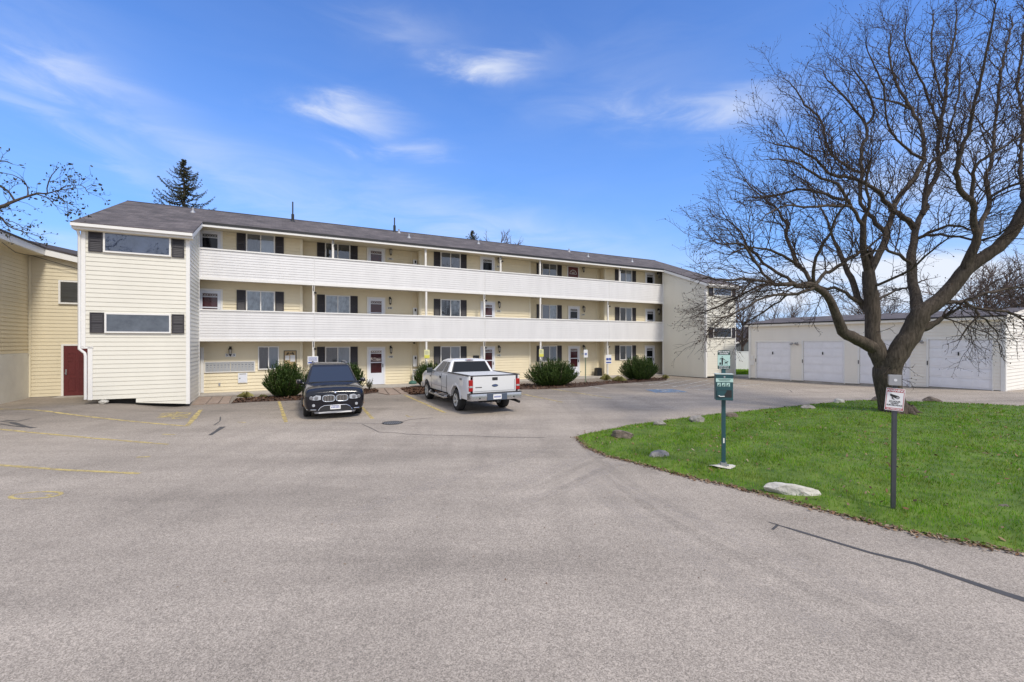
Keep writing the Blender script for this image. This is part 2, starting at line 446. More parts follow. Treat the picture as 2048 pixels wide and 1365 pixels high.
def grass_patches():
    nt = grass_m.node_tree; N = nt.nodes; L = nt.links; b = N['Principled BSDF']; src = b.inputs['Base Color'].links[0].from_socket
    tc = N.new('ShaderNodeTexCoord'); nz = N.new('ShaderNodeTexNoise'); nz.inputs['Scale'].default_value = 1.6; nz.inputs['Detail'].default_value = 6; nz.inputs['Roughness'].default_value = .65
    L.new(tc.outputs['Object'], nz.inputs['Vector']); r = N.new('ShaderNodeMapRange'); r.inputs[1].default_value = .50; r.inputs[2].default_value = .72; r.inputs[3].default_value = 0; r.inputs[4].default_value = .75; L.new(nz.outputs['Fac'], r.inputs[0])
    mx = N.new('ShaderNodeMix'); mx.data_type = 'RGBA'; mx.inputs['B'].default_value = (.25, .27, .05, 1); L.new(r.outputs[0], mx.inputs['Factor']); L.new(src, mx.inputs['A'])
    n2 = N.new('ShaderNodeTexNoise'); n2.inputs['Scale'].default_value = 2.6; n2.inputs['Detail'].default_value = 4; L.new(tc.outputs['Object'], n2.inputs['Vector']); r2 = N.new('ShaderNodeMapRange'); r2.inputs[1].default_value = .35; r2.inputs[2].default_value = .65; r2.inputs[3].default_value = .68; r2.inputs[4].default_value = 1.2; L.new(n2.outputs['Fac'], r2.inputs[0])
    m2 = N.new('ShaderNodeMix'); m2.data_type = 'RGBA'; m2.blend_type = 'MULTIPLY'; m2.inputs['Factor'].default_value = 1; L.new(mx.outputs['Result'], m2.inputs['A']); L.new(r2.outputs[0], m2.inputs['B'])
    L.new(m2.outputs['Result'], b.inputs['Base Color'])
    for n in N:
        if n.type == 'BSDF_TRANSLUCENT': L.new(m2.outputs['Result'], n.inputs[0])
grass_patches()
turf = mat('turf', (.075, .165, .010), .9, var=.45, vscale=2.5, col2=(.16, .23, .03))
yew_m = leafy('yew_needles', [(.020, .045, .010), (.036, .075, .014), (.055, .10, .018), (.10, .14, .03), (.028, .058, .012)], .55, .15)
conif_m = leafy('spruce_needles', [(.05, .06, .028), (.075, .082, .036), (.035, .045, .024), (.11, .088, .045)], .7)
tuft_m = leafy('tuft_blades', [(.30, .27, .09), (.36, .33, .13), (.22, .22, .07)], .7)
litter_m = leafy('dry_leaves', [(.13, .065, .03), (.20, .11, .06), (.30, .21, .13), (.09, .05, .03), (.38, .30, .22)], .8)
mulch_m = leafy('wood_chips', [(.085, .042, .025), (.13, .068, .04), (.055, .03, .02), (.19, .12, .08)], .9)
mulch_b = mat('mulch_soil', (.075, .043, .030), .95, var=.3, vscale=12, bump=.8, bscale=30)
deadleaf_m = leafy('hanging_leaves', [(.05, .03, .018), (.085, .05, .03), (.03, .022, .016)], .8)
green_leaf_m = leafy('dark_leaves', [(.035, .034, .02), (.055, .05, .028), (.028, .026, .018)], .7)

def bark_mat(name, col):
    m = mat(name, col, .95, spec=.2)
    nt = m.node_tree; N = nt.nodes; L = nt.links; b = N['Principled BSDF']
    tc = N.new('ShaderNodeTexCoord'); mp = N.new('ShaderNodeMapping'); mp.inputs['Scale'].default_value = (9, 9, 1.6)
    L.new(tc.outputs['Object'], mp.inputs[0])
    n = N.new('ShaderNodeTexNoise'); n.inputs['Scale'].default_value = 2.2; n.inputs['Detail'].default_value = 8; n.inputs['Roughness'].default_value = .7
    L.new(mp.outputs[0], n.inputs['Vector'])
    cr = N.new('ShaderNodeValToRGB'); cr.color_ramp.elements[0].position = .32; cr.color_ramp.elements[1].position = .72
    cr.color_ramp.elements[0].color = (*[c * .45 for c in col], 1); cr.color_ramp.elements[1].color = (*[c * 1.75 for c in col], 1)
    L.new(n.outputs['Fac'], cr.inputs[0]); L.new(cr.outputs[0], b.inputs['Base Color'])
    bp = N.new('ShaderNodeBump'); bp.inputs['Strength'].default_value = .9; bp.inputs['Distance'].default_value = .03
    L.new(n.outputs['Fac'], bp.inputs['Height']); L.new(bp.outputs[0], b.inputs['Normal'])
    return m
bark = bark_mat('grey_brown_bark', (.085, .068, .054))
twig_m = mat('twig_bark', (.050, .034, .026), .9)
far_twig = mat('far_twig', (.12, .085, .07), .9)
# ------------------------------------------------------------------ ground
def build_ground():
    def axis(fine0, fine1, st, far):
        a = list(np.arange(fine0, fine1 + 1e-6, st)); lo = fine0; hi = fine1; d = st
        while hi < far:
            d *= 1.6; hi += d; a.append(hi)
        d = st
        while lo > -far:
            d *= 1.6; lo -= d; a.insert(0, lo)
        return a
    xs = axis(-24, 32, .5, 900); ys = axis(0, 34, .5, 900)
    vs = [(x, y, gz(x, y)) for y in ys for x in xs]
    nx = len(xs); fs_ = [(j * nx + i, j * nx + i + 1, (j + 1) * nx + i + 1, (j + 1) * nx + i) for j in range(len(ys) - 1) for i in range(nx - 1)]
    mb = MB(); mb.add(vs, fs_)
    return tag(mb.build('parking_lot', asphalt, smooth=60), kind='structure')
lot = build_ground()

def strip(pts, w, up=.004):
    "a painted strip on the ground through ground points (world xy)"
    mb = MB(); P = []
    for a, b in zip(pts[:-1], pts[1:]):
        n = max(1, int((b - a).length / .22))
        P += [a.lerp(b, k / n) for k in range(n)]
    P.append(pts[-1]); L_, R_ = [], []
    for i, p in enumerate(P):
        t = (P[min(i + 1, len(P) - 1)] - P[max(i - 1, 0)]); t.z = 0; t.normalize(); n = Vector((-t.y, t.x, 0)) * (w[i * (len(w) - 1) // max(1, len(P) - 1)] if isinstance(w, list) else w) * .5 * rnd.uniform(.82, 1.18)
        for q, s in ((p + n, L_), (p - n, R_)): s.append((q.x, q.y, gz(q.x, q.y) + up))
    n = len(P); mb.add(L_ + R_, [(i, i + 1, n + i + 1, n + i) for i in range(n - 1)])
    return mb
def gp(*pp): return [G(x, y) for x, y in pp]

for pts in [((558, 803), (572, 845)), ((716, 806), (745, 838)), ((808, 790), (890, 826)), ((975, 794), (1014, 813)), ((1019, 783.4), (1125, 805)), ((1095, 777), (1223, 797))]:
    strip(gp(*pts), .11).build('yellow_line', p_yel, lot)
for pts, w in [(((-60, 814), (0, 818.7), (126, 827.4), (234, 840), (374, 853)), .10), (((402, 820), (374, 853)), .14),
               (((-60, 853), (0, 859), (108, 869.6), (187, 877), (337, 889.5)), .10), (((-60, 927), (0, 931), (136, 941), (281, 947.5)), .10)]:
    strip(gp(*pts), w).build('yellow_line', p_yel, lot)
for pts in [((1172, 772), (1216, 779.5)), ((1265, 766.7), (1284, 769.6)), ((1297.7, 770.7), (1351, 760)), ((1318, 772), (1381, 761)), ((1343, 774.8), (1416, 761)),
            ((1369, 778), (1420, 767)), ((1398, 781), (1494, 766)), ((1448, 776), (1526, 768)), ((1395, 779.5), (1440, 781))]:
    strip(gp(*pts), .10).build('white_line', p_whi, lot)
# small worn marks
for pts in [((476, 845), (492, 845.5)), ((812, 831), (818, 834), (826, 834)), ((274, 915), (300, 914)), ((325, 869), (350, 870))]:
    strip(gp(*pts), .07).build('worn_mark', p_yel, lot)
# the painted zero of a bay number and the two words by the stair tower
def track_mat(name, col, amt):
    m = paint_mat(name, col); r = [n for n in m.node_tree.nodes if n.type == 'MAP_RANGE'][0]; r.inputs[1].default_value = .30; r.inputs[2].default_value = .75; r.inputs[3].default_value = 0; r.inputs[4].default_value = amt; return m
tm = track_mat('tyre_mark', (.11, .10, .09), .15); tl_ = track_mat('dusty_track', (.52, .46, .40), .30)
for m_, w_, pts in [(tm, .16, ((1040, 985), (1110, 958), (1180, 925), (1240, 910), (1300, 925), (1370, 955))), (tm, .14, ((1080, 1000), (1150, 965), (1215, 935), (1265, 932), (1320, 950))), (tm, .22, ((1155, 885), (1185, 905), (1230, 945), (1290, 985), (1400, 1040))),
                    (tl_, .30, ((1140, 900), (1200, 950), (1300, 1000), (1430, 1060), (1600, 1130), (1800, 1215))), (tl_, .30, ((960, 1000), (1060, 960), (1140, 925), (1190, 905))), (tl_, .28, ((1010, 1015), (1110, 985), (1200, 945), (1240, 925))),
                    (tl_, .35, ((1130, 925), (1200, 985), (1320, 1070), (1480, 1165), (1700, 1290))), (tm, .18, ((1190, 935), (1290, 1010), (1420, 1085), (1600, 1170), (1850, 1290))), (tl_, .3, ((1120, 890), (1010, 925), (850, 975), (640, 1050)))]:
    P_ = gp(*pts); Q_ = []
    for i in range(len(P_) - 1):
        p0, p1, p2, p3 = P_[max(0, i - 1)], P_[i], P_[i + 1], P_[min(len(P_) - 1, i + 2)]
        for k in range(6):
            t = k / 6; Q_.append(.5 * ((2 * p1) + (p2 - p0) * t + (2 * p0 - 5 * p1 + 4 * p2 - p3) * t * t + (3 * p1 - p0 - 3 * p2 + p3) * t ** 3))
    strip(Q_ + [P_[-1]], [.03] + [w_] * 6 + [.03], .002 + .0003 * len(pts)).build('tyre_mark', m_, lot)
c0 = G(72, 991); mbn = MB()
ring = [c0 + Vector((.36 * math.cos(t), .17 * math.sin(t), 0)) for t in [k * math.pi / 8 for k in range(17)]]
strip(ring, .055).build('bay_number', p_yel, lot)
strip(gp((98, 993), (104, 990.5), (92, 991)), .05).build('bay_number', p_yel, lot)
def ground_text(body, size, loc, rot, m, up=.006, sx=1.0, name='painted_word'):
    mb = MB(); mb.text(body, size, Matrix.Translation((0, 0, 0)) @ Matrix.Rotation(rot, 4, 'Z') @ Matrix.Diagonal((sx, 1, 1, 1)), bold=.012)
    mb.v = [(x + loc.x, y + loc.y, gz(x + loc.x, y + loc.y) + up) for x, y, z in mb.v]
    mb.build(name, m, lot)
_a = G(338, 830); _b = G(366, 831)
_dir = (G(386, 822) - G(372, 841)); _rt = math.atan2(_dir.y, _dir.x)
ground_text('MAIL', .62, _a, _rt, p_yel, sx=.9); ground_text('ONLY', .62, _b, _rt, p_yel, sx=.9)
# blue access symbol on the bay by the white hatching
def access_symbol(mb, M):
    def T(x, y, z=0): return tuple(M @ Vector((x, y, z)))
    def disc(cx, cy, r, n=14): mb.add([T(cx + r * math.cos(2 * math.pi * k / n), cy + r * math.sin(2 * math.pi * k / n)) for k in range(n)], [tuple(range(n))])
    def bar(a, b, w):
        a, b = Vector((*a, 0)), Vector((*b, 0)); t = (b - a).normalized(); n = Vector((-t.y, t.x, 0)) * w / 2
        mb.add([tuple(M @ p) for p in (a - n, b - n, b + n, a + n)], [(0, 1, 2, 3)])
    disc(-.05, .40, .075); bar((-.05, .31), (-.03, .02), .085); bar((-.04, .19), (.16, .17), .06); bar((-.06, .03), (.17, .01), .085); bar((.15, .03), (.27, -.26), .08)
    arc = [(-.02 + .24 * math.cos(t), -.10 + .24 * math.sin(t)) for t in [R(128 + k * 22) for k in range(11)]]
    for a, b in zip(arc[:-1], arc[1:]): bar(a, b, .06)
cs = G(1337, 782.5); mb = MB()
mb.add([(cs.x + dx, cs.y + dy, gz(cs.x, cs.y) + .004) for dx, dy in ((-.85, -.8), (.75, -.5), (.55, .9), (-.95, .6))], [(0, 1, 2, 3)])
mb.build('access_symbol_patch', p_blu, lot)
mb = MB(); access_symbol(mb, Matrix.Translation((cs.x, cs.y, gz(cs.x, cs.y) + .008)) @ Matrix.Rotation(ROTB - .1, 4, 'Z') @ Matrix.Diagonal((1.5, 1.5, 1, 1)))
mb.build('access_symbol', p_whi, lot)
# crack sealer and cracks
strip(gp((1538, 1045), (1560, 1052), (1640, 1076), (1740, 1106), (1830, 1128), (1920, 1158), (1985, 1180), (2060, 1204)), [.02, .05, .06, .065, .07, .075, .08, .10]).build('tar_seam', seal, lot)
strip(gp((1545, 1060), (1556, 1050)), .03).build('tar_seam', seal, lot)
strip(gp((420, 871), (434, 862), (446, 854)), [.10, .12, .16]).build('tar_patch', seal, lot)
strip(gp((428, 851), (440, 843), (441, 834)), .035).build('tar_seam', seal, lot)
strip(gp((665, 846), (720, 847.4), (768, 848.3)), .022).build('crack', seal, lot)
strip(gp((724, 849), (738, 855), (758, 865), (795, 866.5), (815, 869), (870, 871), (950, 872.5), (1010, 875), (1090, 876)), .022).build('crack', seal, lot)
strip(gp((800, 845), (820, 840), (866, 836)), .03).build('crack', seal, lot)
strip(gp((1570, 778), (1580, 781), (1584, 785)), .035).build('crack', seal, lot)
for pts in [((0, 843), (30, 846), (64, 857)), ((0, 848), (22, 852), (52, 855)), ((10, 841), (36, 843), (60, 838)), ((20, 846), (50, 854), (72, 856))]:
    strip(gp(*pts), .06).build('tar_patch', seal, lot)

# ------------------------------------------------------------------ lawn
lawn_px = [(1152, 875), (1177, 897), (1217, 914), (1284, 930), (1365, 952), (1445, 970), (1526, 989), (1606, 1011), (1647, 1023), (1700, 1036), (1800, 1061), (1900, 1081), (2048, 1109)]
lawn_up = [(2048, 813), (1900, 807.5), (1800, 804), (1698, 803), (1640, 808), (1580, 814), (1499, 823), (1418, 831), (1338, 840.5), (1257, 852.5), (1195, 864), (1160, 871)]
lawn_poly = [G(*p) for p in lawn_px] + [Vector((7.6, 4.2, 0)), Vector((12, 3.2, 0)), Vector((22, 6, 0)), Vector((26, 12, 0)), Vector((24, 15.5, 0))] + [G(*p) for p in lawn_up]
# let the edge wander a little
_lp = []
for a, b in zip(lawn_poly, lawn_poly[1:] + lawn_poly[:1]):
    n = max(1, int((b - a).length / .25))
    for k in range(n):
        p = a.lerp(b, k / n); p = p + Vector((rnd.uniform(-.03, .03), rnd.uniform(-.03, .03), 0)); _lp.append(p)
lawn_poly = _lp
def inside(poly_np, x, y):
    r = np.zeros(len(x), bool); n = len(poly_np); j = n - 1
    for i in range(n):
        xi, yi = poly_np[i]; xj, yj = poly_np[j]
        c = ((yi > y) != (yj > y)) & (x < (xj - xi) * (y - yi) / (yj - yi + 1e-12) + xi)
        r ^= c; j = i
    return r
def edge_dist(poly_np, x, y):
    d = np.full(len(x), 1e9); n = len(poly_np)
    for i in range(n):
        a = poly_np[i]; b = poly_np[(i + 1) % n]; ab = b - a; l2 = (ab ** 2).sum() + 1e-12
        t = np.clip(((x - a[0]) * ab[0] + (y - a[1]) * ab[1]) / l2, 0, 1)
        d = np.minimum(d, np.hypot(x - a[0] - t * ab[0], y - a[1] - t * ab[1]))
    return d
LP = np.array([(p.x, p.y) for p in lawn_poly])
def lawn_z(x, y, d):
    und = .025 * math.sin(x * 1.7 + .4) * math.sin(y * 1.3) + .02 * math.sin(x * .7 - y * .9)
    return gz(x, y) + .012 + min(d, .5) * .11 + min(1, d) * (und + .03)
def build_lawn():
    bm = bmesh.new(); f = bm.faces.new([bm.verts.new((p.x, p.y, 0)) for p in lawn_poly])
    for ax, lo, hi in ((0, LP[:, 0].min(), LP[:, 0].max()), (1, LP[:, 1].min(), LP[:, 1].max())):
        c = lo + .3
        while c < hi:
            no = (1, 0, 0) if ax == 0 else (0, 1, 0); co = (c, 0, 0) if ax == 0 else (0, c, 0)
            bmesh.ops.bisect_plane(bm, geom=bm.verts[:] + bm.edges[:] + bm.faces[:], plane_co=co, plane_no=no); c += .3
    xs = np.array([v.co.x for v in bm.verts]); ys = np.array([v.co.y for v in bm.verts]); d = edge_dist(LP, xs, ys)
    for v, dd in zip(bm.verts, d): v.co.z = lawn_z(v.co.x, v.co.y, dd)
    me = bpy.data.meshes.new('lawn'); bm.to_mesh(me); bm.free(); me.materials.append(turf)
    me.polygons.foreach_set('use_smooth', [True] * len(me.polygons))
    o = bpy.data.objects.new('lawn', me); COL.objects.link(o); return tag(o, kind='structure')
lawn = build_lawn()

def np_mesh(name, verts, faces_n, m, parent=None):
    "verts: (n*k, 3) array, every face made of k consecutive vertices"
    k = faces_n; n = len(verts) // k
    me = bpy.data.meshes.new(name); me.vertices.add(len(verts)); me.vertices.foreach_set('co', verts.astype(np.float32).ravel())
    me.loops.add(len(verts)); me.loops.foreach_set('vertex_index', np.arange(len(verts), dtype=np.int32))
    me.polygons.add(n); me.polygons.foreach_set('loop_start', np.arange(0, len(verts), k, dtype=np.int32))
    me.materials.append(m); me.update(calc_edges=True)
    o = bpy.data.objects.new(name, me); COL.objects.link(o)
    if parent is not None: o.parent = parent
    return o

def build_grass():
    g = np.random.default_rng(3); N = 520000
    # more blades close to the path where the photo sees them large
    x = g.uniform(LP[:, 0].min(), 21, N); y = g.uniform(LP[:, 1].min(), LP[:, 1].max(), N)
    dist = np.hypot(x, y); keep = g.random(N) < np.clip((7.5 / dist) ** 1.6, .10, 1)
    keep &= (np.abs(x / np.maximum(y, .1)) < 1.35)
    x, y = x[keep], y[keep]; k = inside(LP, x, y); x, y = x[k], y[k]
    d = edge_dist(LP, x, y)
    patch = .5 + .5 * np.sin(x * 2.1 + np.sin(y * 1.7)) * np.sin(y * 2.6 + np.sin(x * 1.3))
    thin = g.random(len(x)) < (.55 + .45 * patch)
    x, y, d, patch = x[thin], y[thin], d[thin], patch[thin]
    z = np.array([lawn_z(a, b, c) for a, b, c in zip(x, y, d)])
    dist = np.hypot(x, y); n = len(x)
    h = g.uniform(.028, .062, n) * (.75 + .5 * patch) * np.where(d < .1, .7, 1); w = np.clip(.0032 * dist / 5.5, .0035, .012) * g.uniform(.8, 1.3, n)
    a = g.uniform(0, 2 * np.pi, n); ln = g.uniform(.1, .9, n) * h; la = g.uniform(0, 2 * np.pi, n)
    V = np.zeros((n, 3, 3)); dx, dy = np.cos(a) * w, np.sin(a) * w
    V[:, 0] = np.stack([x - dx, y - dy, z - .01], 1); V[:, 1] = np.stack([x + dx, y + dy, z - .01], 1)
    V[:, 2] = np.stack([x + np.cos(la) * ln, y + np.sin(la) * ln, z + h], 1)
    return tag(np_mesh('grass', V.reshape(-1, 3), 3, grass_m), kind='stuff')
grass = build_grass()

def scatter_quads(name, pts, size, m, seed=1, flat=.5, aspect=.55):
    g = np.random.default_rng(seed); n = len(pts); P = np.array(pts)
    s = g.uniform(.5, 1.2, n) * size
    a = g.uniform(0, 2 * np.pi, n); t1 = g.normal(0, flat, n); t2 = g.normal(0, flat, n)
    u = np.stack([np.cos(a), np.sin(a), t1], 1) * s[:, None] * .5; v = np.stack([-np.sin(a), np.cos(a), t2], 1) * s[:, None] * .5 * aspect
    V = np.stack([P - u - v * .5, P - v, P + u - v * .2, P + u * .8 + v * .6, P + v, P - u * .8 + v * .4], 1)
    return np_mesh(name, V.reshape(-1, 3), 6, m)

def build_litter():
    pts = []
    edge = [G(*p) for p in lawn_px] + [Vector((7.6, 4.2, 0))]
    for a, b in zip(edge[:-1], edge[1:]):
        L_ = (b - a).length; t = (b - a).normalized(); nrm = Vector((t.y, -t.x, 0))
        for k in range(int(L_ * 230)):
            p = a.lerp(b, rnd.random()) + nrm * rnd.gauss(.0, .055)
            pts.append((p.x, p.y, gz(p.x, p.y) + rnd.uniform(.008, .03)))
    edge = [G(*p) for p in lawn_up]
    for a, b in zip(edge[:-1], edge[1:]):
        for k in range(int((b - a).length * 25)):
            p = a.lerp(b, rnd.random()) + Vector((rnd.gauss(0, .08), rnd.gauss(0, .08), 0)); pts.append((p.x, p.y, gz(p.x, p.y) + .015))
    o1 = scatter_quads('leaf_litter', pts, .050, litter_m, 5, .35)
    tag(o1, kind='stuff')
    pts = []
    for k in range(5200):
        x, y = rnd.uniform(1, 20), rnd.uniform(4, 17)
        if inside(LP, np.array([x]), np.array([y]))[0]:
            d = edge_dist(LP, np.array([x]), np.array([y]))[0]
            if math.sin(x * 1.9 + 1) * math.sin(y * 1.6) + rnd.gauss(0, .5) > .1: pts.append((x, y, lawn_z(x, y, d) + rnd.uniform(.02, .05)))
    tag(scatter_quads('fallen_leaves', pts, .060, litter_m, 6, .4), kind='stuff')
    pts = []
    for k in range(420):
        x, y = rnd.uniform(-9, 9), rnd.uniform(4, 16)
        if not inside(LP, np.array([x]), np.array([y]))[0]: pts.append((x, y, gz(x, y) + .008))
    tag(scatter_quads('road_debris', pts, .026, litter_m, 8, .12), kind='stuff')
build_litter()

# ------------------------------------------------------------------ siding
def clip_z(poly, z, keep_above):
    out = []
    for i in range(len(poly)):
        a = poly[i]; b = poly[(i + 1) % len(poly)]
        ia = (a[1] >= z) if keep_above else (a[1] <= z); ib = (b[1] >= z) if keep_above else (b[1] <= z)
        if ia: out.append(a)
        if ia != ib:
            t = (z - a[1]) / (b[1] - a[1]); out.append((a[0] + t * (b[0] - a[0]), z))
    return out
def siding(mb, poly, org, ud, nr, pitch=.16, lap=.018, z0=0.0):
    "horizontal lapped boards on a wall polygon given as (u, z) points"
    zs = [p[1] for p in poly]; k = math.floor((min(zs) - z0) / pitch); z = z0 + k * pitch
    def P(u, zz, d): return (org[0] + ud[0] * u + nr[0] * d, org[1] + ud[1] * u + nr[1] * d, zz)
    while z < max(zs):
        q = clip_z(clip_z(poly, z, True), z + pitch, False)
        if len(q) >= 3 and max(p[1] for p in q) - min(p[1] for p in q) > 1e-4:
            mb.add([P(u, zz, lap * (z + pitch - zz) / pitch) for u, zz in q], [tuple(range(len(q)))])
            lo = min(p[1] for p in q); low = [p for p in q if abs(p[1] - lo) < 1e-5]
            if len(low) >= 2:
                u0, u1 = min(p[0] for p in low), max(p[0] for p in low); dd = lap * (z + pitch - lo) / pitch
                mb.add([P(u0, lo, 0), P(u1, lo, 0), P(u1, lo, dd), P(u0, lo, dd)], [(0, 1, 2, 3)])
        z += pitch

# ------------------------------------------------------------------ apartment building
BS, BD = 11.0, 24.1
apt = empty('apartment_building', fw(BS, BD), ROTB)
tag(apt, 'long three storey cream apartment block with white balconies behind the parked cars', 'building')
OFF = (BS, BD, 0)
def B(mb, name, m, **k): return mb.build(name, m, k.pop('parent', apt), off=OFF, **k)
DB, DP, DR = 24.1, 24.95, 25.42        # balcony front, proud wall, set back wall
SL, SR = -2.87, 25.08                  # inner faces of the two stair towers
LW0, DLW = -5.98, 21.4                 # left tower: outer end, front
RW1, DRW = 28.0, 20.4                  # right tower
ST = [1.316, 7.28, 14.46, 20.40]       # steps in the wall
ZE = 7.55; SLP = .378
def zroof(D): return 7.68 + SLP * (D - 24.0)

def build_walls():
    mb = MB(); mb.cur = 0
    segs = [(-6.0, ST[0], DP), (ST[0], ST[1], DR), (ST[1], ST[2], DP), (ST[2], ST[3], DR), (ST[3], 28.0, DP)]
    for a, b, D in segs:
        siding(mb, [(a, .06), (b, .06), (b, ZE + .1), (a, ZE + .1)], (0, D), (1, 0), (0, -1), .16, .026)
    for s, sgn in ((ST[1], -1), (ST[3], -1), (ST[0], 1), (ST[2], 1)):
        siding(mb, [(0, .06), (DR - DP, .06), (DR - DP, ZE + .1), (0, ZE + .1)], (s, DP), (0, 1), (sgn, 0), .16, .026)
    B(mb, 'facade_wall', cream_y)
    mb = MB()       # rear and end walls, closing the volume
    siding(mb, [(-6, 0), (28, 0), (28, 7.5), (-6, 7.5)], (0, 32), (1, 0), (0, 1), .32)
    for s, n in ((-5.98, -1), (28.0, 1)):
        siding(mb, [(24.1, 0), (32, 0), (32, 7.6), (28, 9.1), (24.1, 7.65)], (s, 0), (0, 1), (n, 0), .32)
    B(mb, 'end_wall', cream)
    mb = MB()
    for a, b, D in segs: mb.b2((a, D - .05, -.2), (b, D + .3, .06))
    B(mb, 'foundation', concrete)
build_walls()

def build_tower_left():
    mb = MB()
    zt = zroof(DLW) - .12
    siding(mb, [(LW0, .95 + 1.25), (SL, .95 + 1.25), (SL, zt), (LW0, zt)], (0, DLW), (1, 0), (0, -1))
    siding(mb, [(LW0 + .18, .33), (-4.48, .30), (-4.48, 2.2), (LW0 + .18, 2.2)], (0, DLW), (1, 0), (0, -1))
    siding(mb, [(-4.48, .14), (SL, .0), (SL, 2.2), (-4.48, 2.2)], (0, DLW), (1, 0), (0, -1))
    siding(mb, [(DLW, .0), (DB, .02), (DB, zroof(DB) - .12), (DLW, zt)], (SL, 0), (0, 1), (1, 0))
    siding(mb, [(DLW, 2.2), (24.2, 2.2), (24.2, zroof(24.2) - .12), (DLW, zt)], (LW0, 0), (0, 1), (-1, 0))
    siding(mb, [(DLW, .33), (26.9, .1), (26.9, 2.2), (DLW, 2.2)], (LW0 + .18, 0), (0, 1), (-1, 0))
    B(mb, 'stair_tower', cream)
    mb = MB()
    for s, z0, z1 in ((LW0, 2.2, zt), (SL, .0, zt)):
        sg = -1 if s == LW0 else 1
        mb.b2((s - .09 if sg > 0 else s - .03, DLW - .035, z0), (s + .03 if sg > 0 else s + .09, DLW - .002, z1))
        mb.b2((s + (.0 if sg > 0 else -.035), DLW - .03, z0), (s + (.035 if sg > 0 else 0), DLW + .10, z1))
    mb.b2((LW0 + .15, DLW - .035, .32), (LW0 + .28, DLW - .002, 2.2))
    mb.b2((LW0 - .03, DLW - .035, 2.16), (LW0 + .3, DLW - .002, 2.23))
    mb.b2((SL - .0, DB - .08, .02), (SL + .03, DB + .02, zroof(DB) - .15))
    B(mb, 'corner_trim', trim_w)
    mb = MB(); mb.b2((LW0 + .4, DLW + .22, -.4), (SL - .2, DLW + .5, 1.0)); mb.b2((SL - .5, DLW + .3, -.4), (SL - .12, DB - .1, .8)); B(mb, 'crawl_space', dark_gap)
    mb = MB()   # rain pipe on the outer corner
    mb.tube([(LW0 - .10, DLW - .16, 6.55), (LW0 - .10, DLW - .15, 6.40), (LW0 - .07, DLW - .06, 6.15), (LW0 - .07, DLW - .06, 2.15), (LW0 + .08, DLW - .07, 2.0), (LW0 + .10, DLW - .07, 1.9), (LW0 + .10, DLW - .07, .35)], .045, 8)
    B(mb, 'rain_pipe', trim_w, smooth=50)
build_tower_left()

def build_tower_right():
    mb = MB(); zt = zroof(DRW) - .12
    siding(mb, [(SR, .12), (RW1, .12), (RW1, zt), (SR, zt)], (0, DRW), (1, 0), (0, -1))
    siding(mb, [(DRW, .10), (DRW + .5, .10), (DRW + .5, .0), (DB, .0), (DB, zroof(DB) - .12), (DRW, zt)][:0] or [(DRW, .05), (DB, .0), (DB, zroof(DB) - .12), (DRW, zt)], (SR, 0), (0, 1), (-1, 0))
    siding(mb, [(DRW, .1), (24.2, .1), (24.2, zroof(24.2) - .12), (DRW, zt)], (RW1, 0), (0, 1), (1, 0))
    B(mb, 'stair_tower', cream)
    mb = MB()
    mb.b2((SR - .035, DRW - .035, .06), (SR + .09, DRW - .002, zt)); mb.b2((SR - .035, DRW - .002, .06), (SR - .002, DRW + .1, zt))
    mb.b2((RW1 - .09, DRW - .035, .06), (RW1 + .03, DRW - .002, zt)); mb.b2((SR - .03, DB - .08, .0), (SR + .0, DB + .02, ZE))
    B(mb, 'corner_trim', trim_w)
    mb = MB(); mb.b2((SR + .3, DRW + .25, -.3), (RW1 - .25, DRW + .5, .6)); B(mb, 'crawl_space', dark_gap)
build_tower_right()

